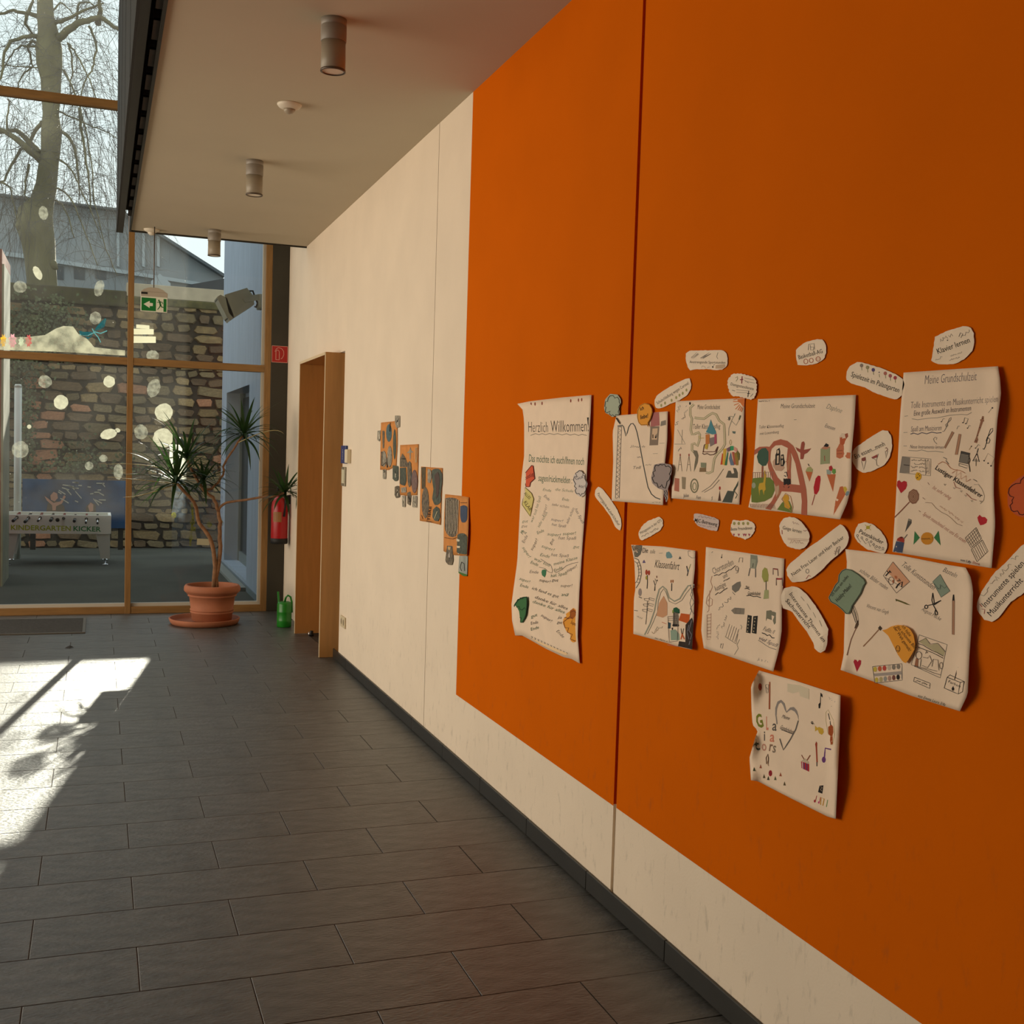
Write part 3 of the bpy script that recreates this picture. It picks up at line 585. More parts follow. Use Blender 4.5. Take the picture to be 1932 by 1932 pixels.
# dragonfly
t = thing('dragonfly_decoration', 'teal dragonfly shape stuck on the glass right of the painted hill', 'decoration', (-1.62, YG, 2.45))
bm = bmesh.new()
for w in ([(176, 626), (160, 626), (148, 624), (153, 632), (165, 633)], [(176, 628), (168, 636), (160, 635), (166, 640), (172, 636)], [(177, 625), (184, 614), (192, 606), (198, 600), (201, 603), (197, 616), (188, 622)]):
    flat(bm, on_glass(w, 3))
wobj('wing', bm, mp_b, t)
def glass_line(bm, pts, w, k=4):
    for a, b in zip(pts, pts[1:]):
        a = Vector(a); b = Vector(b); d = (b - a).normalized(); n_ = Vector((-d.y, d.x)) * w / 2
        flat(bm, on_glass([tuple(a + n_), tuple(b + n_), tuple(b - n_), tuple(a - n_)], k))
bm = bmesh.new()
for ln in ([(174, 620), (178, 628), (185, 636), (190, 646)], [(178, 626), (190, 629), (202, 624)], [(177, 628), (165, 633), (150, 631)], [(178, 624), (188, 619), (196, 613), (199, 601)]): glass_line(bm, ln, 1.8)
wobj('body_outline', bm, mat('teal_line', '4d8a92', 0.5, trans=0.4), t)
# papers, poster and painted exit sign reflection on the right pane
o = obj('white_sheet', (lambda b: (flat(b, on_glass([(320, 838), (353, 840), (352, 905), (319, 903)], 2)), b)[1])(bmesh.new()), mat('thin_paper', 'b8b8ac', 0.8, trans=0.75)); tag(o, 'white paper sheet taped on the glass behind the dragon tree', 'paper')
t = thing('window_poster', 'pale blue translucent poster on the right pane behind the plant stems', 'poster', (-0.8, YG, 0.7))
bm = bmesh.new(); flat(bm, on_glass([(324, 905), (421, 905), (421, 1042), (324, 1042)], 1)); wobj('film', bm, paint_mat('poster_film', '8295a6', 0.22), t)
bm = bmesh.new(); flat(bm, on_glass([(372, 1016), (395, 1017), (395, 1029), (371, 1028)], 3)); wobj('caption_label', bm, mat('caption', 'c8bd98', 0.7, trans=0.3), t)
bm = bmesh.new()
for ln in ([(362, 950), (364, 980), (361, 1000), (359, 1030)],): glass_line(bm, ln, 4, 3)
for x, y, r_ in ((363, 985, 5), (366, 998, 4), (328, 972, 5), (425 - 8, 987, 5), (395, 990, 5), (360, 1015, 4)): flat(bm, blob(x, y, r_, r_ * 1.2, 0, 7, int(x), 3))
wobj('flower_print', bm, paint_mat('print_olive', '8b8a2c', 0.7), t)
bm = bmesh.new()  # mirror image of the exit sign, painted as pale shapes on the glass
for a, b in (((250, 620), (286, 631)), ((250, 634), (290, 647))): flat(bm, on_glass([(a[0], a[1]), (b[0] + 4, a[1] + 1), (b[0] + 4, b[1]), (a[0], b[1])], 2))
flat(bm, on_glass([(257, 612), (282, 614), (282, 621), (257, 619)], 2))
o = obj('sign_reflection_paint', bm, mat('reflection_pale', 'b0ae98', 0.8, trans=0.6)); tag(o, 'painted pale reflection of the exit sign on the pane just right of the mullion', 'reflection')
# ================================================================ courtyard
m_asph = mat('asphalt', '3f4037', 0.9, var=0.25, scale=1.2, bump=0.3, bscale=150)
bm = bmesh.new(); prism(bm, [Vector((-16, YW + .12, -.012)), Vector((-16, 16.2, -.012)), Vector((-16, 19.9, -.215)), Vector((-16, 60, -.215)), Vector((-16, 60, -.5)), Vector((-16, YW + .12, -.5))], (30, 0, 0))
struct(obj('courtyard_ground', bm, m_asph))
# ---- blue rendered building with door niche
m_blue = mat('blue_render', 'a7b4c4', 0.9, var=0.07, scale=2.5, stretch=(1, 4, 0.8), bump=0.15, bscale=60)
BX = -0.138; BY0, BY1 = 10.92, 15.32; N0, N1, NZ0, NZ1 = 12.47, 14.75, 0.09, 2.175
bw = thing('blue_building', 'pale blue rendered building right outside the glass with a door niche', 'building', (BX, BY1, 0))
bm = bmesh.new()
def q4(a, b, c_, d_, mi=0): f = bm.faces.new([bm.verts.new(p) for p in (a, b, c_, d_)]); f.material_index = mi
for y0, y1, z0, z1 in ((BY0, N0, -.01, 7), (N1, BY1, -.01, 7), (N0, N1, NZ1, 7), (N0, N1, -.01, NZ0)):
    q4((BX, y0, z0), (BX, y0, z1), (BX, y1, z1), (BX, y1, z0))
DN = BX + 0.22
q4((BX, N0, NZ0), (DN, N0, NZ0), (DN, N0, NZ1), (BX, N0, NZ1)); q4((BX, N1, NZ0), (BX, N1, NZ1), (DN, N1, NZ1), (DN, N1, NZ0)); q4((BX, N0, NZ1), (DN, N0, NZ1), (DN, N1, NZ1), (BX, N1, NZ1)); q4((BX, N0, NZ0), (BX, N1, NZ0), (DN, N1, NZ0), (DN, N0, NZ0)); q4((DN, N0, NZ0), (DN, N1, NZ0), (DN, N1, NZ1), (DN, N0, NZ1))
q4((BX, BY1, -.01), (BX, BY1, 7), (6, BY1, 7), (6, BY1, -.01)); q4((BX, BY0, -.01), (6, BY0, -.01), (6, BY0, 7), (BX, BY0, 7)); q4((BX, BY0, 7), (6, BY0, 7), (6, BY1, 7), (BX, BY1, 7)); q4((6, BY0, -.01), (6, BY1, -.01), (6, BY1, 7), (6, BY0, 7))
wobj('rendered_wall', bm, m_blue, bw)
m_dfr = mat('niche_frame', '7c8686', 0.6); m_dgl = mat('niche_glass', '30383a', 0.15)
for a in ((N0, N0 + 0.07), (N0 + 1.08, N0 + 1.15), (N1 - 0.07, N1)): wobj('door_post', bbox(DN - 0.06, DN - 0.001, a[0], a[1], NZ0, NZ1), m_dfr, bw)
wobj('door_glass', bbox(DN - 0.03, DN - 0.002, N0 + 0.07, N1 - 0.07, NZ0 + 0.1, NZ1 - 0.06), m_dgl, bw)
wobj('door_rail', bbox(DN - 0.05, DN - 0.001, N0, N1, NZ0, NZ0 + 0.12), m_dfr, bw)
wobj('step', bbox(BX - 0.10, BX, N0 - 0.1, N1 + 0.3, -0.012, 0.03, 0.006), mat('step_stone', '8d918c', 0.8), bw)
wobj('plinth', bbox(BX - 0.012, BX, BY0, BY1, -0.012, 0.05), mat('plinth', '6f7a80', 0.8), bw)
# ---- flood lamp on the blue wall
t = thing('floodlight', 'grey outdoor floodlight tilted down on a bracket on the blue wall', 'lamp', (BX, 11.45, 2.95))
m_fl = mat('flood_grey', 'cac7b0', 0.6, var=0.05); m_fl2 = mat('flood_glass', '3c3f38', 0.3)
def P2(x, y, Y=11.4): return ony(x, y, Y)
bm = bmesh.new(); prism(bm, [P2(424, 556), (P2(466, 543)), P2(478, 558), P2(480, 574), P2(440, 600), P2(432, 590)], (0, 0.26, 0)); wobj('lamp_housing', bm, m_fl, t)
bm = bmesh.new(); prism(bm, [P2(409, 561), P2(416, 556), P2(428, 562), P2(442, 598), P2(434, 605), P2(428, 598)], (0, 0.28, 0)); wobj('front_frame', bm, m_fl, t)
bm = bmesh.new(); prism(bm, [P2(410, 563), P2(412.5, 562), P2(432, 601), P2(430, 601)], (0, 0.24, 0)); o = wobj('glass_front', bm, m_fl2, t); o.location = (0, 0.02, 0)
bm = bmesh.new(); prism(bm, [P2(457, 563), P2(470, 558), P2(491, 555), P2(493, 561), P2(489, 566), P2(462, 571)], (0, 0.012, 0)); o = wobj('bracket_arm', bm, m_fl, t); o.location = (0, -0.02, 0)
wobj('wall_plate', bbox(BX - 0.05, BX - 0.0005, 11.36, 11.6, 2.86, 2.99, 0.006), m_fl, t)
bm = bmesh.new(); tube(bm, [P2(470, 549, 11.5), P2(477, 549, 11.52), P2(480, 558, 11.5), P2(486, 572, 11.5), P2(483, 580, 11.5), P2(480, 578, 11.5)], 0.009, 8); wobj('cable', bm, m_blk, t)
# ---- rubble stone wall: every stone that can be told apart is a part
SW = 19.9; K_ = SW / 17.48
def sx(x): return -1.635 + (x + 1.635) * K_
def sz(z): return 1.526 + (z - 1.526) * K_
st = struct(bpy.data.objects.new('garden_wall', None)); C.objects.link(st); st.location = (-1.5, SW, 0)
m_mort = mat('lime_mortar', '352d20', 0.95, var=0.3, scale=6, bump=0.5, bscale=40)
wobj('mortar_core', bbox(-9.0, 2.5, SW + 0.045, SW + 0.5, -0.3, sz(3.60)), m_mort, st)
m_st = [mat('stone_tan', '806a46', 0.9, var=0.28, scale=9, bump=0.7, bscale=30, rnd=0.25), mat('stone_grey', '6b5c40', 0.9, var=0.3, scale=9, bump=0.7, bscale=30, rnd=0.25), mat('stone_brown', '5a4832', 0.9, var=0.3, scale=9, bump=0.7, bscale=30, rnd=0.25), mat('stone_red', '96684a', 0.9, var=0.25, scale=9, bump=0.7, bscale=30, rnd=0.2)]
rng = random.Random(11)
smesh = []
for mi in range(4):
    for k in range(5):
        bm = bmesh.new(); n = rng.choice((6, 7, 8)); ring = []; top = []
        for i in range(n):
            a = 2 * math.pi * (i + rng.uniform(-.15, .15)) / n
            ex = abs(math.cos(a)) ** 0.4 * math.copysign(1, math.cos(a)) * 0.5; ez = abs(math.sin(a)) ** 0.4 * math.copysign(1, math.sin(a)) * 0.5
            ex *= rng.uniform(.82, 1.06); ez *= rng.uniform(.74, 1.05)
            ring.append(bm.verts.new((ex, 0.06, ez))); top.append(bm.verts.new((ex * 0.86, rng.uniform(-.012, .006), ez * 0.84)))
        bm.faces.new(top)
        for i in range(n): bm.faces.new((ring[i], ring[(i + 1) % n], top[(i + 1) % n], top[i]))
        bmesh.ops.recalc_face_normals(bm, faces=bm.faces[:])
        me = bpy.data.meshes.new('stone'); bm.to_mesh(me); bm.free(); me.materials.append(m_st[mi]); smesh.append((mi, me))
far = bmesh.new(); z = -0.20; cnt = 0; ZS = sz(3.56)
while z < ZS - 0.03:
    h = rng.uniform(0.085, 0.185); x = -5.2 + rng.uniform(0, .2)
    if z + h > ZS: h = ZS - z
    while x < 0.6:
        w = h * rng.uniform(1.2, 3.0)
        red = sx(-2.52) < x + w / 2 < sx(-2.2) and z < sz(2.3)
        mi = 3 if red and rng.random() < .85 else rng.choices((0, 1, 2, 3), (4, 4, 4, 0.25))[0]
        me = rng.choice([m for k, m in smesh if k == mi])
        vis = sx(-2.95) < x + w / 2 < sx(0.1) and cnt < 296
        px = Vector((x + w / 2, SW + rng.uniform(-.015, .02), z + h / 2))
        if vis:
            o = bpy.data.objects.new('stone', me); C.objects.link(o); put(o, st); o.location = px
            o.scale = (w * rng.uniform(.98, 1.1), 1, h * rng.uniform(.86, 1.2)); o.rotation_euler = (0, rng.uniform(-.14, .14), 0); o.location.z += rng.uniform(-.012, .012); cnt += 1
        else:
            T_ = Matrix.Translation(px) @ Matrix.Diagonal((w * .98, 1, h * .98, 1))
            vv = [far.verts.new(T_ @ v.co) for v in me.vertices]
            for p in me.polygons: far.faces.new([vv[i] for i in p.vertices]).material_index = mi
        x += w
    z += h
o = wobj('stones_beyond', far, m_st, st); stuff(o)
wobj('coping_concrete', bbox(sx(-1.27), 2.5, SW - 0.02, SW + 0.5, sz(3.60), sz(3.79), 0.01), mat('coping_grey', '9d8f76', 0.9, var=0.15, scale=4), st)
wobj('coping_earth', bbox(-9.0, sx(-1.27), SW - 0.02, SW + 0.5, sz(3.44), sz(3.67), 0.02), mat('mossy_earth', '3e3626', 0.95, var=0.4, scale=7, col2='4a4528'), st)
wobj('moss_line', bbox(sx(-1.27), 2.5, SW - 0.04, SW + 0.02, sz(3.49), sz(3.60), 0.02), mat('moss', '4c4626', 0.95, var=0.4, scale=12), st)
# ---- ivy patches
ivy_m = mat('ivy_leaf', '4a4f2e', 0.7, rnd=0.0, var=0.4, scale=3)
rng = random.Random(5); bm = bmesh.new()
for (x0, x1, z0, z1, n) in ((-2.75, -1.9, 2.75, 3.5, 900), (-2.9, -2.3, 2.0, 3.1, 500), (-2.62, -2.45, 1.0, 2.3, 300), (-2.2, -1.4, 0.9, 1.6, 250), (-3.6, -2.6, 2.2, 3.6, 500), (-2.7, -1.2, 0.95, 1.25, 300)):
    x0, x1, z0, z1 = sx(x0), sx(x1), sz(z0), sz(z1)
    for k in range(n):
        p = Vector((rng.gauss((x0 + x1) / 2, (x1 - x0) / 3.6), SW - rng.uniform(.05, .14), rng.gauss((z0 + z1) / 2, (z1 - z0) / 3.6)))
        if p.z > sz(3.62) or p.z < 1.02: continue
        a = rng.uniform(0, 6.28); s_ = rng.uniform(.015, .04); u = Vector((math.cos(a), rng.uniform(-.5, .1), math.sin(a))).normalized() * s_; v = Vector((-math.sin(a), rng.uniform(-.5, .1), math.cos(a))).normalized() * s_
        bm.faces.new([bm.verts.new(p + q) for q in (-u, v * .7, u, -v * .7)])
stuff(tag(obj('ivy', bm, ivy_m), 'dull green ivy creeping over the stone wall', 'ivy'))
# ---- blue mural board
t = thing('painted_board', 'dark blue painted board with a face leaning on the stone wall', 'board', (-1.95, 17.3, 0))
m_mur = mat('mural_blue', '0c1e3c', 0.8, col2='1c5480', var=0.3, scale=2.4)
wobj('board_panel', bbox(-2.60, -1.24, 17.28, 17.32, 0.30, 0.975), m_mur, t)
for x in (-2.5, -1.35): wobj('post', bbox(x, x + 0.07, 17.32, 17.37, -0.012, 0.9), m_dark, t)
Ym = 17.275
def mu(x, y, k=0): return ony(x, y, Ym - 0.002 * k)
def mfill(bm, pts, mi=0, k=0): flat(bm, [mu(x, y, k) for x, y in pts], mi)
bm = bmesh.new()
mfill(bm, [(86, 972), (90, 950), (100, 944), (112, 947), (121, 955), (124, 975), (118, 990), (88, 990)], 0, 1)
mfill(bm, [(160, 990), (163, 955), (171, 947), (180, 952), (182, 990)], 0, 1)
wobj('painted_body', bm, mat('mural_brown', '4a3a28', 0.8, var=0.3), t)
bm = bmesh.new()
mfill(bm, [(95, 935), (101, 928), (108, 931), (109, 940), (103, 946), (96, 943)], 0, 2)
mfill(bm, [(84, 936), (90, 940), (101, 949), (114, 946), (121, 934), (124, 937), (117, 950), (106, 955), (105, 963), (99, 963), (98, 953), (88, 944)], 0, 3)
mfill(bm, [(166, 955), (171, 948), (176, 952), (176, 964), (169, 966)], 0, 2)
wobj('painted_face', bm, mat('mural_skin', 'b07e66', 0.8), t)
bm = bmesh.new()
for i in range(26):
    x = rng.uniform(108, 200); y = rng.uniform(908, 945); L = rng.uniform(6, 18); a = rng.uniform(-.2, .9)
    mfill(bm, [(x, y), (x + L * math.cos(a), y + L * math.sin(a)), (x + L * math.cos(a) - .5, y + L * math.sin(a) + 2.2), (x - .5, y + 1.8)], 0, 4)
wobj('painted_feathers', bm, mat('mural_white', 'a9a795', 0.8), t)
# ---- white pole, red neighbouring house edge
t = thing('white_post', 'short white post standing before the stone wall at far left', 'post', (-2.58, 16.0, -0.012))
bm = bmesh.new(); tube(bm, [(-2.585, 16.0, -0.012), (-2.585, 16.0, 2.18)], 0.045, 12); wobj('pole', bm, mat('post_white', 'c9cec4', 0.5), t)
bm = bmesh.new(); tube(bm, [(-2.585, 16.0, 2.18), (-2.585, 16.0, 2.215)], [0.05, 0.035], 12); wobj('pole_cap', bm, mat('post_white', 'c9cec4', 0.5), t)
t = thing('brick_house', 'edge of a red rendered house with pale corner strip at the left frame edge', 'building', (-3.4, 13.0, 0))
wobj('house_wall', bbox(-4.9, -2.565, 13.0, 14.2, -0.012, 3.45), mat('house_red', '8a4a38', 0.9, var=0.2, scale=4, bump=0.3), t)
wobj('corner_strip', bbox(-2.565, -2.545, 13.0, 13.9, -0.012, 3.30), mat('corner_pale', '96947e', 0.9, var=0.1, scale=5), t)
# ---- table football on the courtyard
TY = 15.185
t = thing('table_football', 'white outdoor table football with black handles and green lettering on its side', 'games table', (-2.08, TY, -0.012))
m_tw = mat('tf_white', 'f8f6ec', 0.45); m_tg = mat('tf_grey', 'cfcfc6', 0.5); m_tb = mat('tf_black', '1b1a18', 0.5)
x0, x1, z0, z1, TD = -2.705, -1.467, 0.375, 0.605, 0.66
bm = bmesh.new()
cr = 0.03
prism(bm, [Vector((x0, TY, z0)), Vector((x1 - cr, TY, z0)), Vector((x1, TY, z0 + cr)), Vector((x1, TY, z1 - .01)), Vector((x1 - .01, TY, z1)), Vector((x0 + .01, TY, z1)), Vector((x0, TY, z1 - .01))], (0, 0.035, 0)); wobj('front_panel', bm, m_tw, t)
wobj('rear_panel', bbox(x0, x1, TY + TD, TY + TD + 0.035, z0, z1), m_tw, t)
for a in (x0, x1 - 0.035): wobj('end_panel', bbox(a, a + 0.035, TY + 0.035, TY + TD, z0, z1 - 0.005), m_tw, t)
wobj('playfield', bbox(x0 + 0.035, x1 - 0.035, TY + 0.035, TY + TD, 0.47, 0.485), mat('tf_field', '6e8a6a', 0.6), t)
for sx, xa, xb, xc2, xd in ((0, -2.70, -2.53, -2.585, -2.70), (1, -1.645, -1.478, -1.478, -1.585)):
    for y in (TY + 0.01, TY + TD):
        bm = bmesh.new(); prism(bm, [Vector((xa, y, z0)), Vector((xb, y, z0)), Vector((xc2, y, 0.065)), Vector((xd, y, 0.065))], (0, 0.03, 0)); lg = wobj('leg', bm, m_tg, t)
        bm = bmesh.new(); xm = (xc2 + xd) / 2; lathe(bm, [(0.036, -0.012), (0.034, 0.0), (0.008, 0.006), (0.008, 0.066)], (xm, y + 0.015, 0), 14); kobj('foot', bm, mat('chrome', 'd0d0d0', 0.15, metal=1.0), lg)
for i, (hx, hy, ex, ey, kind) in enumerate(((32, 976, 28, 985, 'h'), (54, 977, 49, 989, 'h'), (76, 977, 73, 984, 'r'), (98, 978, 95, 982, 'h'), (120, 978, 120, 979, 'b'), (141, 980, 139, 983, 'h'), (163, 979, 158, 992, 'r'), (184, 980, 181, 988, 'r'))):
    a = ony(hx, hy, TY - 0.002); e = a + Vector((-0.004, -0.11 if kind != 'b' else -0.02, (-0.035 if kind == 'h' else -0.05) if kind != 'b' else 0))
    dq = math.hypot(ex - hx, ey - hy) / math.hypot(hx - 184.6, hy - 832); PR = 0.0 if kind == 'b' else min(0.75, 15.2 * dq / (1 + dq))
    bm = bmesh.new(); tube(bm, [(a.x, TY + TD + 0.1, a.z), (a.x, TY - max(PR - 0.02, 0.02), a.z)], 0.007, 8); rd = wobj('rod', bm, mat('chrome', 'd0d0d0', 0.15, metal=1.0), t)
    bm = bmesh.new(); lathe(bm, [(0.019, TY - 0.006), (0.019, TY - 0.0005)], (a.x, 0, a.z), 16, 'y'); kobj('bearing', bm, m_tb, rd)
    bm = bmesh.new(); tube(bm, [(a.x, TY - PR + (0.30 if kind == 'h' else 0.14), a.z), (a.x, TY - PR, a.z)] if kind != 'b' else [(a.x, TY - .02, a.z), (a.x, TY - .05, a.z)], 0.018 if kind != 'r' else 0.013, 10); kobj('handle', bm, m_tb, rd)
    for j in range(3):
        bm = bmesh.new(); yy = TY + 0.14 + 0.18 * j; prism(bm, [Vector((a.x - .012, yy, a.z - .06)), Vector((a.x + .012, yy, a.z - .06)), Vector((a.x + .012, yy, a.z + .035)), Vector((a.x - .012, yy, a.z + .035))], (0, .02, 0)); kobj('player_figure', bm, m_tb if i % 2 else mat('tf_red', '8c1f18', 0.5), rd)
bm = bmesh.new(); lathe(bm, [(0.024, TY - 0.003), (0.024, TY - 0.0005), (0.017, TY - .0005), (0.017, TY - .003)], (ony(108.5, 981, TY).x, 0, ony(108.5, 981, TY).z), 20, 'y'); wobj('ball_hole', bm, m_tb, t)
bm = bmesh.new(); a = ony(20.5, 999.5, TY); b = ony(133.5, 1001.5, TY); n_ = Vector((0, -1, 0)); d = (b - a); text_on(bm, 'KINDERGARTEN', a + n_ * .001, d.normalized(), Vector((0, 0, 1)), 0.060, d.length, off=0.02); wobj('lettering', bm, mat('tf_lime', 'b5be1e', 0.5), t)
bm = bmesh.new(); a = ony(138.5, 1001.5, TY); b = ony(190.5, 1003, TY); d = (b - a); text_on(bm, 'KICKER', a + n_ * .001, d.normalized(), Vector((0, 0, 1)), 0.060, d.length, off=0.02); wobj('lettering', bm, mat('tf_green', '2f8a45', 0.5), t)
# ---- low dark shed roof behind the wall, big grey house
t = thing('shed', 'low dark shed whose roof edge shows just above the stone wall', 'building', (0.3, 22.5, -.21))
bm = bmesh.new(); prism(bm, [ony(352, 538, 22.5), ony(425, 525, 22.5), Vector((1.8, 22.5, 4.6)), Vector((1.8, 22.5, -.21)), Vector((-1.0, 22.5, -.21))], (0, 2.0, 0)); wobj('shed_wall', bm, mat('shed_dark', '3f4244', 0.8, var=0.1), t)
GY = 32.0
t = thing('grey_house', 'large grey house with sloping roofline behind the stone wall', 'building', (-2, GY, 0))
m_h = mat('house_grey', '82888a', 0.9, var=0.08, scale=0.5); m_h2 = mat('house_ledge', '9aa3a6', 0.9)
bm = bmesh.new(); prism(bm, [ony(-260, 330, GY), ony(0, 373, GY), ony(222, 401, GY), ony(262, 424, GY), ony(421, 525, GY), ony(445, 541, GY), Vector((2.4, GY, -.21)), Vector((-8, GY, -.21))], (0, 8, 0)); wobj('house_wall', bm, m_h, t)
def hb(pts, nm, m_, d=0.15):
    bm = bmesh.new(); prism(bm, [ony(x, y, GY - 0.001) for x, y in pts], (0, -d, 0)); wobj(nm, bm, m_, t)
hb([(-100, 463), (48, 481), (421, 541), (421, 547), (48, 489), (-100, 470)], 'ledge', m_h2)
hb([(0, 373), (222, 401), (262, 424), (421, 525), (424, 521), (262, 418), (222, 397), (0, 369)], 'roof_edge', mat('roof_edge', '555b5e', 0.8), 0.3)
for xx in (268, 296, 220): hb([(xx, 432), (xx + 5, 434), (xx + 5, 505), (xx, 503)], 'pilaster', m_h2, 0.1)
for xx in (100, 140, 180): hb([(xx, 500), (xx + 20, 503), (xx + 20, 528), (xx, 526)], 'window', mat('house_window', '3f474c', 0.3), 0.02)
hb([(284, 534), (300, 520), (320, 538), (320, 552), (284, 552)], 'dormer', m_h2, 0.4)
# ================================================================ weeping tree
m_bark = mat('tree_bark', '6a6448', 0.95, var=0.3, scale=3, stretch=(1, 1, .4), bump=0.8, bscale=14)
m_twig = mat('tree_twig', '57534e', 0.95)
TRY = 23.0; PXM = (TRY * 0.93) / FPX   # metres per photo pixel at the tree, used for thickness
tr = thing('weeping_tree', 'big bare weeping tree with burled trunk behind the stone wall', 'tree', (-2.7, TRY, 0))
trunk = [(84, 640, 60), (80, 527, 54), (76, 490, 54), (72, 455, 58), (66, 425, 66), (68, 402, 58), (80, 380, 40), (87, 350, 36), (91, 320, 35), (95, 290, 35), (97, 250, 33), (96, 215, 32), (96, 180, 34), (96, 150, 37), (93, 120, 42), (92, 90, 45), (90, 60, 36), (86, 30, 32), (84, -10, 29), (84, -60, 26)]
bm = bmesh.new(); tube(bm, [ony(x, y, TRY) for x, y, w in trunk], [w * PXM / 2 for x, y, w in trunk], 14)
for v in bm.verts: v.co += Vector((random.Random(int(v.co.z * 997)).uniform(-.02, .02), 0, 0))
wobj('trunk', bm, m_bark, tr)
for x, y, r_ in ((48, 408, 12), (44, 428, 13), (98, 500, 12)):
    bm = bmesh.new(); bmesh.ops.create_icosphere(bm, subdivisions=2, radius=r_ * PXM); c_ = ony(x, y, TRY - 0.1)
    for v in bm.verts: v.co = c_ + v.co * random.Random(int((v.co.x + v.co.z * 3) * 9999)).uniform(.8, 1.15)
    wobj('burl', bm, m_bark, tr, True)
limbs = [([(80, 35), (62, 27), (48, 25), (25, 20), (0, 26), (-30, 30)], 9, .3), ([(52, 26), (60, 8), (64, -10)], 7, .2), ([(50, 28), (48, 45), (58, 62), (72, 78), (80, 85)], 6, .2),
         ([(75, 70), (55, 68), (20, 76), (8, 100), (4, 140), (-4, 160)], 8, -.2), ([(78, 84), (60, 78), (52, 86), (58, 110), (62, 125), (45, 138), (36, 155), (30, 185)], 5, .4), ([(70, 88), (40, 86), (28, 94), (12, 118), (-10, 150)], 4, .7),
         ([(75, 127), (60, 127), (30, 125), (10, 122), (-20, 126)], 3, .5),
         ([(98, 46), (115, 40), (135, 32), (150, 22), (178, 13), (195, 6)], 8, -.3), ([(105, 78), (125, 60), (145, 45), (165, 38), (190, 32), (210, 45), (228, 60)], 15, -.5), ([(146, 44), (146, 20), (150, 5), (168, 4), (182, 14)], 5, -.3),
         ([(185, 45), (190, 20), (186, -10)], 12, -.6), ([(168, 50), (178, 70), (182, 95), (177, 120), (170, 140), (156, 160), (152, 180)], 5, -.4), ([(128, 82), (140, 95), (150, 112), (165, 140), (176, 172), (190, 210)], 4, -.7),
         ([(130, 84), (136, 110), (138, 135), (132, 160), (135, 185)], 4, .1), ([(107, 125), (122, 135), (134, 160), (150, 200), (160, 240), (172, 300), (178, 380), (200, 470), (222, 520)], 4, -.5),
         ([(75, 290), (62, 275), (46, 258), (30, 246), (12, 248), (-20, 250)], 13, .3), ([(82, 305), (60, 288), (40, 270), (20, 254), (0, 244), (-20, 236)], 15, -.2), ([(80, 230), (68, 245), (60, 262), (38, 284), (22, 310), (8, 340), (-10, 350)], 8, .2), ([(55, 310), (50, 330), (48, 350), (47, 368), (54, 378)], 5, -.1),
         ([(2, 344), (20, 352), (24, 380), (28, 400), (35, 440)], 4, .0), ([(14, 246), (14, 220), (18, 195), (14, 185)], 4, .2), ([(110, 245), (128, 255), (140, 275), (146, 300), (148, 340), (152, 370)], 7, -.4), ([(150, 205), (153, 240), (160, 290), (168, 340), (172, 400)], 6, -.6),
         ([(108, 296), (125, 310), (140, 330), (150, 352), (170, 395), (190, 450)], 4, -.7), ([(100, 352), (116, 358), (132, 372), (142, 390), (160, 440), (185, 500)], 4, -.8), ([(105, 378), (118, 385), (130, 410), (140, 450)], 4, -.6), ([(110, 210), (130, 218), (150, 228), (175, 240), (200, 248), (222, 262)], 3.5, -.5), ([(98, 20), (115, 5), (125, 12), (140, 28)], 4, 0.3)]
rng = random.Random(3)
limbpts = []
for pts, w, dy in limbs:
    n = len(pts); P_ = [ony(x, y, TRY + dy * min(1, i / 2)) for i, (x, y) in enumerate(pts)]
    Q = [P_[0]]
    for a, b in zip(P_, P_[1:]):
        for s_ in (0.33, 0.66, 1): Q.append(a.lerp(b, s_) + Vector((rng.uniform(-1, 1), 0, rng.uniform(-1, 1))) * 0.012)
    R_ = [w * PXM / 2 * (1 - 0.62 * i / (len(Q) - 1)) for i in range(len(Q))]
    bm = bmesh.new(); tube(bm, Q, R_, 7); wobj('branch', bm, m_bark, tr)
    limbpts += [(p, w) for p in Q[2:]]
tw = bmesh.new()
def twig(p, v, L, r0, grav, nseg):
    q = [p.copy()]; v = v.normalized()
    for i in range(nseg):
        v = (v + Vector((rng.gauss(0, .16), rng.gauss(0, .12), rng.gauss(0, .1) - grav))).normalized(); q.append(q[-1] + v * L / nseg)
    tube(tw, q, [r0 * (1 - .75 * i / nseg) for i in range(nseg + 1)], 3, cap=False); return q
for p, w in limbpts:
    for k in range(2):
        q = twig(p, Vector((rng.gauss(0, 1), rng.gauss(0, .6), rng.gauss(.1, .7))), rng.uniform(.5, 1.4), rng.uniform(.003, .006), .12, 7)
        for j in (2, 4, 6):
            if rng.random() < .7: twig(q[j], Vector((rng.gauss(0, 1), rng.gauss(0, .6), rng.gauss(0, .6))), rng.uniform(.25, .7), .003, .14, 5)
# long hanging curtains of twigs, mostly right of the trunk
for k in range(260):
    if rng.random() < .68: x = rng.uniform(118, 262); y = rng.uniform(60, 380); lean = (x - 110) / 260
    else: x = rng.uniform(-60, 62); y = rng.uniform(200, 430); lean = -.05
    p = ony(x, y, TRY + rng.uniform(-1.0, .8)); q = twig(p, Vector((lean + rng.gauss(0, .12), rng.gauss(0, .15), -1)), rng.uniform(.8, 2.2), rng.uniform(.003, .0065), .10, 9)
    for j in (2, 4, 6, 8):
        if rng.random() < .45: twig(q[j], Vector((lean + rng.gauss(0, .35), rng.gauss(0, .3), -.8)), rng.uniform(.3, .9), .003, .1, 5)
stuff(wobj('twigs', tw, m_twig, tr))
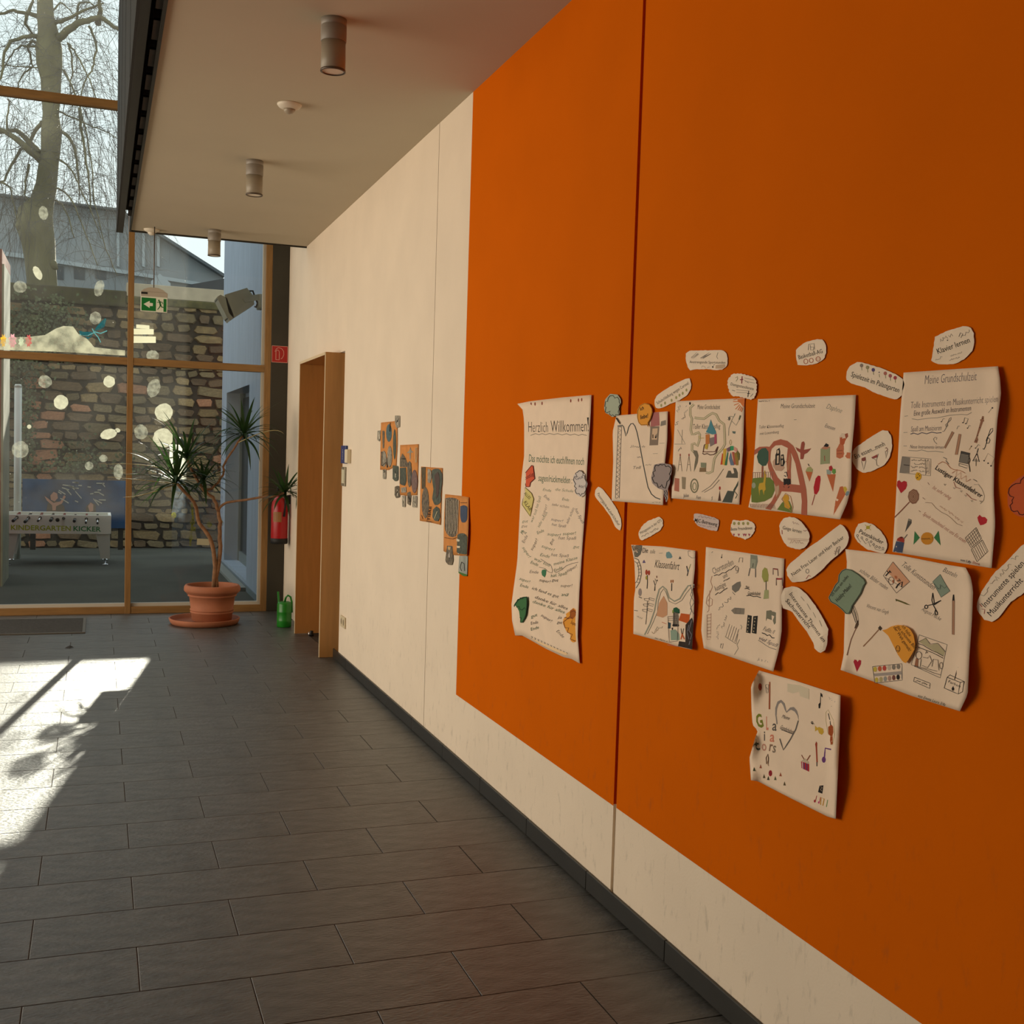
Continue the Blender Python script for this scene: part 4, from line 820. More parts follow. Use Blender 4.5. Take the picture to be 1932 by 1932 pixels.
# ================================================================ paper works on the wall
m_paper = mat('drawing_paper', 'f6dec4', 0.85, var=0.03, scale=14, bump=0.08, bscale=25, spec=0.15, trans=0.05)
m_label = mat('label_paper', 'f2dec6', 0.85, var=0.04, scale=14, spec=0.15)
m_kraft = mat('kraft_paper', 'cf8a4a', 0.8, var=0.08, scale=20, spec=0.2)
def G(lifts, base):
    def f(x, y):
        v = base
        for cx_, cy_, rx, ry, a in lifts:
            q = ((x - cx_) / rx) ** 2 + ((y - cy_) / ry) ** 2
            if q < 9: v += a * math.exp(-q)
        return v
    return f
def at(x, y, lf, k=0.0): return onx(x, y, -(lf(x, y) + k))
def pline(p, n):   # resample a polyline
    p = [Vector(q) for q in p]; L = [0]
    for a, b in zip(p, p[1:]): L.append(L[-1] + (b - a).length)
    out = []; j = 0
    for i in range(n + 1):
        d = L[-1] * i / n
        while j < len(L) - 2 and L[j + 1] < d: j += 1
        out.append(p[j].lerp(p[j + 1], (d - L[j]) / max(1e-9, L[j + 1] - L[j])))
    return out
def sheet(name, T, Rr, B, Lf, lf, parent, m=None, N=22):
    T, Rr, B, Lf = (pline(q, N) for q in (T, Rr, B, Lf)); bm = bmesh.new(); g = []
    for j in range(N + 1):
        t = j / N; row = []
        for i in range(N + 1):
            s = i / N
            p = T[i] * (1 - t) + B[i] * t + Lf[j] * (1 - s) + Rr[j] * s - (T[0] * (1 - s) * (1 - t) + T[N] * s * (1 - t) + B[0] * (1 - s) * t + B[N] * s * t)
            row.append(bm.verts.new(at(p.x, p.y, lf)))
        g.append(row)
    for j in range(N):
        for i in range(N):
            f = bm.faces.new((g[j][i], g[j][i + 1], g[j + 1][i + 1], g[j + 1][i])); f.smooth = True
    thick(bm); return wobj(name, bm, m or m_paper, parent)
def thick(bm):
    bm.normal_update()
    if sum(f.normal.x * f.calc_area() for f in bm.faces) > 0: bmesh.ops.reverse_faces(bm, faces=bm.faces[:])
    r = bmesh.ops.extrude_face_region(bm, geom=bm.faces[:])
    for e in r['geom']:
        if isinstance(e, bmesh.types.BMVert): e.co.x -= 0.00018
    bm.normal_update()
def cutout(name, poly, lf, parent, m=None, jag=0.0, seed=0, rings=(1.0, 0.8, 0.45)):
    P_ = [Vector(p) for p in poly]; n = 14 * len(P_) // 4 if jag else len(P_) * 3
    Q = pline(P_ + [P_[0]], max(24, n))[:-1]; rg = random.Random(seed)
    c_ = sum(Q, Vector((0, 0))) / len(Q)
    if jag: Q = [q + (q - c_).normalized() * (jag * (1 if i % 2 else -1) + rg.uniform(-.3, .3)) for i, q in enumerate(Q)]
    bm = tess([(q.x, q.y) for q in Q])
    subdiv(bm, 9.0)
    for v in bm.verts: v.co = at(v.co.x, v.co.y, lf)
    thick(bm)
    return wobj(name, bm, m or m_label, parent)
def tess(P_):
    bm = bmesh.new(); vv = [bm.verts.new((x, y, 0)) for x, y in P_]
    for tr_ in tessellate_polygon([[Vector((x, y, 0)) for x, y in P_]]):
        try: bm.faces.new([vv[i] for i in tr_])
        except ValueError: pass
    bmesh.ops.delete(bm, geom=[v for v in bm.verts if not v.link_faces], context='VERTS')
    bmesh.ops.recalc_face_normals(bm, faces=bm.faces[:])
    return bm
def subdiv(bm, L):
    for _ in range(4):
        ed = [e for e in bm.edges if e.calc_length() > L]
        if not ed or len(ed) > 20000: break
        bmesh.ops.subdivide_edges(bm, edges=ed, cuts=1); bmesh.ops.triangulate(bm, faces=[f for f in bm.faces if len(f.verts) > 3])
def nums(s): 
    v = [float(k) for k in s.replace(',', ' ').split()]; return list(zip(v[::2], v[1::2]))
def ibox(it):
    if it[0] == 'o': q = [(it[2] - it[4], it[3] - it[5]), (it[2] + it[4], it[3] + it[5])]
    elif it[0] == 'e': q = [(it[3] - it[5], it[4] - it[6]), (it[3] + it[5], it[4] + it[6])]
    elif it[0] == 't': q = nums(it[3]); h = it[4] * 1.3; q = q + [(x - 5, y - h) for x, y in q] + [(x, y + h * .3) for x, y in q]
    else: q = nums(it[2] if it[0] == 'f' else it[3])
    m = 4; return (min(p[0] for p in q) - m, min(p[1] for p in q) - m, max(p[0] for p in q) + m, max(p[1] for p in q) + m)
def drawing(parent, lf, crop, items, name='drawing', k0=0.0004):
    ox, oy, sc_ = crop; f = lambda p: (ox + p[0] * sc_, oy + p[1] * sc_)
    bm = bmesh.new(); cols = []; txt = bmesh.new(); tcols = []
    def ci(c, L):
        if c not in L: L.append(c)
        return L.index(c)
    boxes = []
    for i, it in enumerate(items):
        kind = it[0]; bx = ibox(it); lay = 1 + max([l_ for b_, l_ in boxes if b_[0] <= bx[2] and bx[0] <= b_[2] and b_[1] <= bx[3] and bx[1] <= b_[3]] + [0])
        boxes.append((bx, lay)); k = k0 + 0.00009 * lay
        if kind == 'f':
            P_ = [f(p) for p in nums(it[2])]; b2 = tess(P_); subdiv(b2, 10.0)
            mp_ = {v: bm.verts.new(at(v.co.x, v.co.y, lf, k)) for v in b2.verts}; mi = ci(it[1], cols)
            for q in b2.faces: bm.faces.new([mp_[v] for v in q.verts]).material_index = mi
            b2.free()
        elif kind in ('l', 'c'):     # open / closed stroke: colour, width px(full), points
            P_ = [Vector(f(p)) for p in nums(it[3])]
            if kind == 'c': P_.append(P_[0])
            w = it[2] / 2; mi = ci(it[1], cols)
            Q = []
            for a, b in zip(P_, P_[1:]):
                m_ = max(1, int((b - a).length / 9)); Q += [a.lerp(b, s / m_) for s in range(m_)]
            Q.append(P_[-1]); prev = None
            for j, p in enumerate(Q):
                d = (Q[min(j + 1, len(Q) - 1)] - Q[max(j - 1, 0)]);
                if d.length < 1e-6: continue
                d.normalize(); n_ = Vector((-d.y, d.x)) * w; row = [bm.verts.new(at(p.x + n_.x, p.y + n_.y, lf, k)), bm.verts.new(at(p.x - n_.x, p.y - n_.y, lf, k))]
                if prev: bm.faces.new((prev[0], prev[1], row[1], row[0])).material_index = mi
                prev = row
        elif kind == 'o':            # filled ellipse colour cx cy rx ry rot
            cx_, cy_, rx, ry = it[2:6]; ro = it[6] if len(it) > 6 else 0; mi = ci(it[1], cols)
            bm.faces.new([bm.verts.new(at(*f((cx_ + rx * math.cos(a) * math.cos(ro) - ry * math.sin(a) * math.sin(ro), cy_ + rx * math.cos(a) * math.sin(ro) + ry * math.sin(a) * math.cos(ro))), lf, k)) for a in [2 * math.pi * j / 14 for j in range(14)]]).material_index = mi
        elif kind == 'e':            # ellipse outline colour width cx cy rx ry
            cx_, cy_, rx, ry = it[3:7]; pts = ' '.join('%.1f %.1f' % (cx_ + rx * math.cos(a), cy_ + ry * math.sin(a)) for a in [2 * math.pi * j / 16 for j in range(16)])
            P_ = [Vector(f(p)) for p in nums(pts)]; P_.append(P_[0]); mi = ci(it[1], cols); w = it[2] / 2; c0 = Vector(f((cx_, cy_)))
            prev = None
            for p in P_:
                n_ = (p - c0).normalized() * w; row = [bm.verts.new(at(p.x + n_.x, p.y + n_.y, lf, k)), bm.verts.new(at(p.x - n_.x, p.y - n_.y, lf, k))]
                if prev: bm.faces.new((prev[0], prev[1], row[1], row[0])).material_index = mi
                prev = row
        elif kind == 't':            # text: colour, string, "x0 y0 x1 y1", cap height, shear, offset
            (xa, ya), (xb, yb) = nums(it[3]); h = it[4]; sh = it[5] if len(it) > 5 else 0; of = it[6] if len(it) > 6 else 0
            V, F = text_mesh(it[2], sh, of); mi = ci(it[1], tcols)
            if not V: continue
            mx = max(v[0] for v in V); mn = min(v[0] for v in V); a = Vector(f((xa, ya))); b = Vector(f((xb, yb))); d = b - a; up = Vector((d.y, -d.x)).normalized() * h * sc_
            if len(it) > 7: up = Vector(it[7]).normalized() * h * sc_
            vv = []
            for v in V:
                p = a + d * ((v[0] - mn) / (mx - mn)) + up * (v[1] / 0.72); vv.append(txt.verts.new(at(p.x, p.y, lf, k)))
            for q in F:
                try: txt.faces.new([vv[j] for j in q]).material_index = mi
                except ValueError: pass
        elif kind == 's':            # illegible handwriting: colour width "x0 y0 x1 y1" height seed
            (xa, ya), (xb, yb) = nums(it[3]); a = Vector((xa, ya)); b = Vector((xb, yb)); d = b - a; L = d.length; d.normalize(); n_ = Vector((d.y, -d.x)); rg = random.Random(it[5] if len(it) > 5 else int(xa * 7 + ya)); h = it[4]; x = 0; mi = ci(it[1], cols)
            while x < L:
                wl = min(L - x, rg.uniform(2.2, 5) * h); pts = []; u = 0
                while u < wl:
                    pts.append(a + d * (x + u) + n_ * rg.choice((0, 0, .5, .55, 1.0)) * h * rg.uniform(.8, 1.1)); u += h * .33
                if len(pts) > 1:
                    prev = None
                    for j, p in enumerate(pts):
                        q = Vector(f(p)); dd = Vector(f(pts[min(j + 1, len(pts) - 1)])) - Vector(f(pts[max(j - 1, 0)])); dd.normalize(); nn = Vector((-dd.y, dd.x)) * it[2] / 2
                        row = [bm.verts.new(at(q.x + nn.x, q.y + nn.y, lf, k)), bm.verts.new(at(q.x - nn.x, q.y - nn.y, lf, k))]
                        if prev: bm.faces.new((prev[0], prev[1], row[1], row[0])).material_index = mi
                        prev = row
                x += wl + h * .6
    if cols: stuff(wobj(name, bm, [inkmat(c) for c in cols], parent))
    else: bm.free()
    if tcols: stuff(wobj('lettering', txt, [inkmat(c) for c in tcols], parent))
    else: txt.free()
PEN = '6f6660'; DK = '231d1b'; GR = '8a8074'; BL = '4a4a58'
def pthing(name, label, cat, px, group=None): return thing(name, label, cat, onx(px[0], px[1], 0), group)
GRP = 'school drawings on the orange wall'
# ---------------------------------------------------------------- A welcome poster
t = pthing('welcome_poster', 'tall narrow white poster headed Herzlich Willkommen at the left of the orange field', 'poster', (1040, 1000), GRP)
lfA = G([(1112, 900, 20, 190, .012), (1098, 1180, 16, 90, .014), (972, 1180, 16, 60, .012), (978, 764, 12, 14, .012), (984, 900, 10, 60, .004)], 0.002)
sheet('sheet', [(976, 762), (1000, 757), (1060, 750), (1116, 745)], [(1116, 745), (1114, 790), (1108, 880), (1104, 960), (1099, 1030), (1093, 1120), (1090, 1200), (1094, 1252)], [(972, 1199), (985, 1199), (1000, 1207), (1030, 1224), (1064, 1240), (1078, 1243), (1094, 1252)], [(976, 762), (987, 774), (989, 800), (989, 860), (984, 900), (980, 980), (976, 1060), (969, 1110), (965, 1140), (966, 1170), (972, 1199)], lfA, t, N=30)
WORDS = ('ich fand es gut', 'war toll', 'die Schule', 'sehr schön', 'ist die beste', 'danke für alles', 'meine Klasse', 'gut', 'hat Spaß', 'es war schön', 'alles super', 'Ende', 'super!', 'ja', 'ich mag euch', 'ihr seid toll', 'es war eine sehr schöne Zeit', 'wir danken euch');
def word(a, h):
    (x0, y0), (x1, y1) = nums(a); n = math.hypot(x1 - x0, y1 - y0) / (h * .62)
    return min(WORDS, key=lambda w: abs(len(w) - n) + rg.random())
GN = '4f6a52'; rg = random.Random(2)
it = [('t', DK, 'Herzlich', '335 610 600 612', 150, 0, -.015), ('t', DK, 'Willkommen!', '640 612 1150 600', 165, 0, -.01), ('f', DK, '1127 412 1152 412 1138 520'), ('l', DK, .8, '365 655 430 630 480 645 520 630 570 645 620 628 680 642 730 630 790 648 850 632 900 650 960 636 1010 655 1060 640 1125 655'),
      ('t', GN, 'Das möchte ich euch/Ihnen noch', '340 1010 1085 1055', 105, 0, .0), ('t', GN, 'sagen/rückmelden :', '470 1270 925 1305', 95, 0, .0)]
for x, y in ((372, 232), (425, 230), (520, 222), (907, 187), (1012, 178), (1055, 172)): it.append(('o', '8a3a24', x, y, 9, 24))
drawing(t, lfA, (950, 730, .13975), it, 'heading_marks')
it = []
for a in ('700 1400 940 1425', '790 1530 880 1545', '650 1600 880 1640', '640 1800 800 1830', '650 1870 840 1900', '460 1640 510 1480', '390 1830 460 1660', '540 1750 600 1600', '250 1830 330 1830', '240 1890 320 1900', '870 1850 960 1640', '960 1650 1060 1850', '530 1400 640 1420', '540 1480 610 1540', '480 1900 600 1700'): it.append(('t', rg.choice((GN, PEN, BL)), word(a, 40), a, 40, .2, -.01))
drawing(t, lfA, (950, 730, .13975), it, 'small_writing')
it = []
for a in ('590 70 770 90', '740 125 980 130', '800 70 980 60', '250 60 270 10', '280 180 330 80', '250 240 340 380', '390 280 470 130', '510 230 680 290', '640 200 690 130', '490 350 620 380', '410 400 620 500', '360 450 460 490', '350 580 470 590', '640 350 880 370', '680 480 1000 390', '690 570 800 520', '640 640 860 600', '860 570 1000 500', '650 690 740 700', '770 770 930 770', '480 690 630 720', '210 670 350 720', '220 760 330 790', '380 800 740 920', '420 920 860 1080', '390 980 820 1130', '370 1190 460 1160', '500 1160 640 1250', '370 1280 470 1260', '370 1360 480 1330', '730 1190 780 1200', '720 1260 790 1270', '710 1370 800 1460', '240 20 300 60', '460 60 550 20', '880 870 780 860', '940 240 1020 250'): it.append(('t', rg.choice((GN, GN, DK, PEN)), word(a, 44), a, 44, .2, -.005))
it += [('l', PEN, .8, '500 390 560 430 640 480 665 550 650 580 600 560 560 520 480 500'), ('l', PEN, .8, '700 580 780 540 850 480 930 450 1010 435'), ('f', '3f7a55', '520 540 555 530 578 545 572 600 555 640 520 610 512 570')]
for k in range(12): it.append(('l', DK, 1.0, '%d %d %d %d %d %d' % (375 + 43 * k, 1435 + 20 * k, 392 + 43 * k, 1445 + 20 * k, 380 + 43 * k, 1462 + 20 * k)))
it += [('f', 'f2cfa0', '380 1465 600 1555 760 1625 870 1670 840 1690 640 1610 480 1530')]
drawing(t, lfA, (950, 1000, .13975), it, 'small_writing')
def bubble(name, label, px, poly, crop, m, base, its, par=None, lifts=()):
    t_ = pthing(name, label, 'speech bubble', px, 'cut out speech bubbles on the drawings'); L = G(list(lifts), base)
    P_ = [(crop[0] + x * crop[2], crop[1] + y * crop[2]) for x, y in nums(poly)]
    cutout('paper_shape', P_, L, t_, m); drawing(t_, L, crop, its); return t_
cW1 = (950, 730, .13975); cW2 = (950, 1000, .13975)
m_bo = mat('bubble_orange', 'd8542a', 0.8); m_by = mat('bubble_yellow', 'd8c878', 0.8); m_bw = mat('bubble_white', 'd6cac2', 0.8); m_bg = mat('bubble_green', '2f6a34', 0.8); m_bor = mat('bubble_amber', 'e89a22', 0.8); m_bgy = mat('bubble_greygreen', 'a8b09a', 0.8); m_bgr = mat('bubble_grey', '9c8c88', 0.8); m_bsg = mat('bubble_sage', '7f9278', 0.8)
bubble('speech_bubble', 'small angular red-orange speech bubble at left on the welcome poster', (998, 900), '378 1055 400 1060 425 1240 365 1295 355 1350 300 1355 262 1190', cW1, m_bo, .004, [('c', '5a1a10', 1.2, '378 1060 398 1066 420 1238 362 1292 352 1346 303 1350 268 1192'), ('t', '5a1a10', 'Lustig', '280 1260 415 1195', 55)])
bubble('speech_bubble', 'yellow four-sided bubble reading Alles klar below the red-orange one', (996, 945), '290 1350 380 1435 412 1510 360 1755 245 1590', cW1, m_by, .004, [('c', '6a5a20', 1.0, '292 1356 378 1438 406 1512 358 1744 250 1588'), ('t', '4a3a18', 'ALLES', '270 1440 345 1520', 40), ('t', '4a3a18', 'KLAR', '270 1560 350 1680', 48)])
bubble('speech_bubble', 'white cloud bubble with black scalloped outline at the right edge of the welcome poster', (1096, 913), '1030 1118 1100 1180 1105 1240 1135 1300 1115 1380 1095 1460 1040 1490 1000 1465 965 1430 955 1330 940 1265 945 1200 985 1145', cW1, m_bw, .016,
       [('c', DK, 1.3, '1025 1128 1060 1140 1080 1175 1062 1190 1095 1200 1098 1240 1120 1290 1110 1340 1112 1390 1085 1440 1060 1440 1040 1470 1020 1440 985 1440 965 1400 985 1370 955 1340 975 1310 945 1260 955 1215 990 1205 970 1165 1000 1150'), ('t', BL, 'Gut', '975 1260 1080 1230', 45), ('t', BL, 'so!', '1010 1350 1085 1370', 45)])
bubble('speech_bubble', 'dark green rounded bubble at the lower left of the welcome poster', (981, 1150), '318 898 322 1000 305 1150 290 1190 262 1250 210 1252 228 1195 160 1170 130 1090 140 1010 190 940 250 905', cW2, m_bg, .010, [('c', '12301a', 1.6, '314 906 316 1000 300 1145 284 1186 256 1242 222 1244 236 1186 166 1162 138 1088 148 1014 196 948 252 912'), ('s', '163a1c', 1.4, '160 1040 290 1100', 50), ('s', '163a1c', 1.4, '180 960 290 940', 40)])
bubble('speech_bubble', 'amber leaf shaped bubble at the lower right of the welcome poster', (1078, 1180), '940 1052 985 1080 995 1200 995 1390 990 1500 940 1520 900 1490 905 1410 850 1370 800 1260 810 1200 850 1160 840 1130 890 1100', cW2, m_bor, .010, [('f', 'a85a18', '900 1085 940 1062 975 1090 980 1150 930 1210 895 1180'), ('l', '7a3a10', 1.4, '985 1120 950 1090 900 1110 905 1160 870 1190 820 1180'), ('l', '7a3a10', 1.4, '930 1180 860 1200 810 1240 830 1320 880 1320 860 1380 930 1410 900 1470 970 1500'), ('t', '7a3a10', 'Super', '900 1260 980 1300', 50)])
# ---------------------------------------------------------------- B roller coaster
cB = (1110, 720, .12945)
t = pthing('rollercoaster_drawing', 'drawing of a tall pencil roller coaster curve with a ticket booth', 'drawing', (1207, 870), GRP)
lfB = G([(1262, 850, 14, 60, .012), (1250, 948, 14, 20, .01)], .003)
sheet('sheet', [(1163, 784), (1260, 776)], [(1260, 776), (1259, 830), (1254, 880), (1251, 953)], [(1154, 945), (1251, 953)], [(1163, 784), (1156, 815), (1157, 870), (1154, 945)], lfB, t)
it = [('l', '4c4c48', 1.8, '425 645 495 635 515 660 535 740 545 795 565 750 590 660 620 615 650 610 680 650 710 740 750 930 790 1150 830 1350 870 1540 920 1640 980 1690 1050 1715'),
      ('l', PEN, 1, '435 650 420 1000 405 1400 395 1700'), ('l', PEN, 1, '485 650 470 1000 460 1400 450 1700'), ('f', '8d8378', '425 640 490 635 485 665 428 665')]
for k in range(16): it.append(('l', GR, .8, '%d %d %d %d %d %d' % (432 - 2 * k, 680 + 64 * k, 476 - 2 * k, 712 + 64 * k, 430 - 2 * k, 744 + 64 * k)))
it += [('f', 'b06a66', '920 450 1030 445 1040 640 905 660'), ('f', '8a7868', '905 655 1035 650 1015 925 890 930'), ('f', 'd8b898', '935 685 1010 680 1000 845 922 845'), ('f', DK, '935 770 948 770 948 825 935 825'), ('f', '8a8074', '1060 580 1130 560 1130 630 1050 650'), ('f', DK, '970 800 992 800 992 825 970 825'),
       ('s', PEN, .8, '610 960 830 960', 34), ('s', PEN, .8, '710 1110 770 1110', 24), ('t', PEN, 'Toll', '655 1275 770 1270', 44, .3), ('s', GR, .6, '830 1220 920 1215', 14), ('l', GR, .6, '940 1050 1010 1048'), ('l', GR, .6, '1035 900 1110 895'), ('l', DK, 1.4, '405 535 440 590 465 620'), ('s', GR, .6, '930 1765 1050 1765', 14)]
drawing(t, lfB, cB, it)
bubble('speech_bubble', 'pale grey-green cloud bubble at the top left corner of the roller coaster drawing', (1156, 766), '320 178 425 190 470 250 475 310 450 380 455 480 380 510 345 515 300 480 245 455 230 380 245 260', cB, m_bgy, .006, [('c', DK, 1.3, '320 205 365 205 385 240 425 225 450 265 450 300 465 330 440 370 450 400 435 440 450 480 400 480 385 510 350 480 340 500 305 470 320 430 270 455 245 440 258 370 240 365 250 290 280 290 290 240'), ('l', DK, 1.6, '405 525 430 560 460 610')])
bubble('speech_bubble', 'bright amber round bubble over the top edge of the roller coaster drawing', (1216, 782), '820 310 890 330 930 390 935 450 905 550 870 600 878 675 855 630 770 640 730 600 710 520 712 420 750 345', cB, m_bor, .008, [('c', '7a5210', .8, '820 318 888 338 924 392 926 450 898 546 866 600 872 655 856 624 772 632 736 596 718 520 720 424 756 350'), ('t', DK, 'Ich', '760 425 815 400', 50, .3, .01), ('t', DK, 'liebe!', '760 550 880 520', 62, .3, .01)])
bubble('speech_bubble', 'mauve grey cloud bubble at the lower right corner of the roller coaster drawing', (1248, 897), '1080 1185 1200 1210 1222 1260 1215 1320 1195 1400 1190 1480 1160 1560 1165 1700 1135 1770 1100 1640 1100 1580 1020 1560 930 1480 915 1400 940 1300 960 1210', cB, m_bgr, .014, [('c', DK, 1.6, '965 1250 985 1215 1025 1225 1045 1205 1075 1215 1110 1205 1130 1240 1165 1230 1205 1260 1205 1300 1180 1350 1195 1370 1180 1430 1145 1460 1140 1500 1125 1555 1085 1540 1070 1500 1050 1530 1020 1545 1000 1480 960 1475 940 1430 930 1400 960 1380 940 1320 975 1300'), ('l', DK, 1.4, '1105 1590 1120 1620 1110 1650 1140 1690 1130 1730'), ('l', DK, 1.2, '1130 1580 1150 1620 1145 1660')])
# ---------------------------------------------------------------- C map drawing with tower
cC = (1260, 740, .1139)
t = pthing('castle_map_drawing', 'drawing of a winding path around a blue-roofed tower with an orange sun', 'drawing', (1336, 850), GRP)
lfC = G([(1404, 880, 12, 70, .009), (1268, 935, 14, 18, .006)], .0025)
sheet('sheet', [(1275, 757), (1405, 751)], [(1405, 751), (1402, 850), (1398, 900), (1395, 952)], [(1267, 940), (1395, 952)], [(1275, 757), (1270, 860), (1267, 940)], lfC, t)
TAN = '9a9474'
it = [('f', 'd8783c', '1150 115 1275 100 1262 250 1225 215 1205 180 1160 160')]
for a in ('1150 110 1085 125', '1160 155 1080 155', '1175 185 1095 215', '1190 205 1120 280', '1205 225 1160 300', '1225 240 1190 310', '1240 260 1215 325'): it.append(('l', 'd8783c', 1.4, a))
it += [('t', DK, 'Meine Grundschulzeit', '490 280 865 280', 80, .25, -.01), ('t', DK, 'Toller Klassenausflug', '420 610 870 600', 85, .25, -.01)]
for w, c_ in ((4.2, TAN), (2.2, 'd8c8a6')): it += [('l', c_, w, '430 200 370 260 370 380 400 440 390 520 380 620 400 700 450 690 510 665 530 700 520 800 490 890 440 850 400 860 400 960 440 1000'), ('l', c_, w, '440 420 480 430 600 440 680 380 740 345 800 370 850 470 930 530 940 700 945 860 900 940 820 1020 770 1100 750 1220 740 1310 680 1340 630 1330')]
it += [('f', '7c7462', '430 960 480 970 505 1050 490 1170 430 1320 440 1200 460 1080 420 1000'), ('e', '7f7a60', 2.6, 440, 1550, 60, 110), ('e', '9a9878', 2, 440, 1560, 30, 60)]
it += [('f', '4f8a98', '710 450 740 540 795 650 800 690 735 700 650 670 630 660 680 560'), ('f', 'c87a3c', '625 700 690 700 690 850 625 880'), ('f', 'b0506a', '770 700 805 690 808 850 770 860'), ('f', '8a7a78', '690 760 770 740 770 860 700 900'), ('f', 'c8a840', '620 860 670 870 650 950 610 930'), ('l', '5a3a2c', 1.6, '570 1010 600 1030 650 1015 700 1040 760 1030 800 1000 830 900'), ('l', '5a3a2c', 1.2, '580 1000 600 880 620 860'), ('l', DK, 1, '620 680 680 690'), ('l', '6a3a2c', 1.4, '575 985 640 990 700 985 780 985 825 900')]
it += [('f', 'c84a24', '900 1010 930 1030 910 1200 870 1200'), ('f', 'd8b040', '920 940 970 930 940 1210 905 1200'), ('f', '3a7a58', '985 990 1000 1000 975 1210 940 1210'), ('f', '3f9a68', '1035 890 1090 890 1095 960 1030 970'), ('f', '7a5a68', '975 930 1030 900 1030 970 985 990'), ('f', '6a7a92', '1040 990 1060 1100 1100 1210 1040 1210 1010 1100'), ('f', 'b05a48', '1060 990 1100 990 1140 1200 1095 1200'), ('f', '9a7a34', '1100 1020 1140 980 1170 1100 1165 1210 1130 1210'), ('f', '6f6a34', '1150 960 1190 1020 1185 1120 1165 1130 1140 1020'), ('f', 'd89a8c', '1095 900 1150 940 1140 1000 1090 960'), ('e', 'a08a50', 1.2, 1040, 830, 16, 40)]
it += [('f', '5f5a4e', '960 1415 1000 1300 1040 1300 1060 1350 1100 1340 1080 1250 1130 1260 1160 1330 1160 1420'), ('f', '4c524a', '900 1820 990 1630 1080 1640 1170 1460 1165 1540 1110 1640 1060 1830'), ('l', '46503f', 1.6, '1165 1500 1090 1620 1150 1700 1120 1760'), ('f', '5a3a2c', '830 1800 860 1620 880 1800'), ('o', 'b04038', 860, 1590, 16, 30), ('f', 'b8705c', '115 1420 190 1430 185 1650 105 1630'), ('f', '9a8a72', '230 1400 300 1410 290 1610 235 1600'), ('f', '8a8e74', '545 1165 635 1170 630 1250 545 1245'), ('f', '8a7050', '530 1250 630 1250 630 1320 520 1320')]
for x, y in ((205, 1050), (350, 1050)): it += [('l', '7a6a58', .9, '%d %d %d %d' % (x, y, x - 40, y + 260)), ('l', '7a6a58', .9, '%d %d %d %d' % (x, y, x + 30, y + 260)), ('l', '7a6a58', .8, '%d %d %d %d' % (x - 20, y + 150, x + 20, y + 150)), ('o', 'a0483c', x, y - 10, 10, 22)]
it += [('o', DK, 365, 185, 14, 24), ('s', GR, .8, '170 330 220 210', 40), ('s', GR, .8, '290 370 350 230', 40), ('s', '6a5a50', 1, '240 460 310 390', 40), ('s', GR, 1, '150 560 180 480', 40), ('l', GR, .8, '160 620 290 860 110 860'), ('l', GR, .8, '240 620 230 850'), ('s', '6a6058', 1, '180 990 240 930', 34), ('s', '8a8a7c', 1, '1000 470 1120 380', 50), ('l', '8a8a7c', 1, '1120 350 1060 460 1010 600 1005 720'), ('l', '8a8a7c', 1, '1060 480 1130 550 1190 440'), ('f', '62726c', '1065 645 1125 650 1115 690 1075 680'), ('f', '62664e', '1190 380 1215 390 1190 460 1170 450'), ('f', '5f5a50', '1000 420 1030 400 1030 460 1005 470'), ('l', GR, .8, '560 1650 700 1560 820 1420 920 1270'), ('l', GR, .8, '600 1660 740 1580 850 1450'), ('l', 'c8b060', 1.2, '500 740 540 730 520 770 560 760 600 760'), ('t', BL, 'Julian', '255 1740 350 1735', 60, .2), ('t', BL, 'Finn', '470 1770 545 1770', 60, .2), ('s', GR, 1, '720 1790 770 1740', 60)]
drawing(t, lfC, cC, it)
# ---------------------------------------------------------------- D zoo and ice cream
cD = (1400, 640, .18634)
t = pthing('zoo_drawing', 'drawing of reddish zoo paths with penguins and giraffe beside coloured ice creams', 'drawing', (1515, 862), GRP)
lfD = G([(1612, 860, 14, 80, .016), (1590, 975, 26, 26, .022), (1415, 950, 14, 16, .006)], .003)
sheet('sheet', [(1430, 753), (1615, 745)], [(1615, 745), (1612, 800), (1607, 850), (1606, 920), (1598, 950), (1585, 980)], [(1412, 957), (1425, 961), (1480, 966), (1585, 980)], [(1430, 753), (1424, 850), (1418, 930), (1412, 957)], lfD, t)
RP = 'b4644c'
it = [('t', '57504c', 'Meine Grundschulzeit', '390 700 740 695', 48, .3, -.01), ('t', '8e8a7c', 'Daphne', '850 700 1005 750', 55, .3, -.01), ('s', PEN, .7, '170 635 280 630', 12), ('s', PEN, .8, '525 825 555 825', 20), ('t', PEN, 'Toller Klassenausflug', '175 905 425 890', 34, .3, -.01), ('t', PEN, 'mit Luxemburg', '180 970 375 950', 30, .3, -.01), ('t', BL, 'Eisessen', '835 890 935 925', 44, .3, -.01)]
it += [('f', RP, '128 1120 175 1090 250 1086 280 1090 270 1120 240 1130 160 1150 120 1175'),
       ('f', RP, '270 1100 320 1035 390 1012 460 1030 520 1080 560 1160 590 1260 620 1380 650 1520 660 1640 658 1785 598 1775 605 1640 590 1500 560 1360 540 1260 500 1160 460 1100 400 1072 340 1075 300 1110 285 1160'),
       ('f', RP, '262 1120 292 1110 285 1230 310 1300 360 1400 400 1440 470 1465 600 1478 620 1560 500 1545 400 1540 370 1600 340 1650 290 1730 235 1715 300 1640 340 1560 335 1480 300 1400 265 1300 252 1200'),
       ('f', RP, '462 1110 485 1110 500 1200 492 1330 495 1480 462 1470 455 1330 450 1230')]
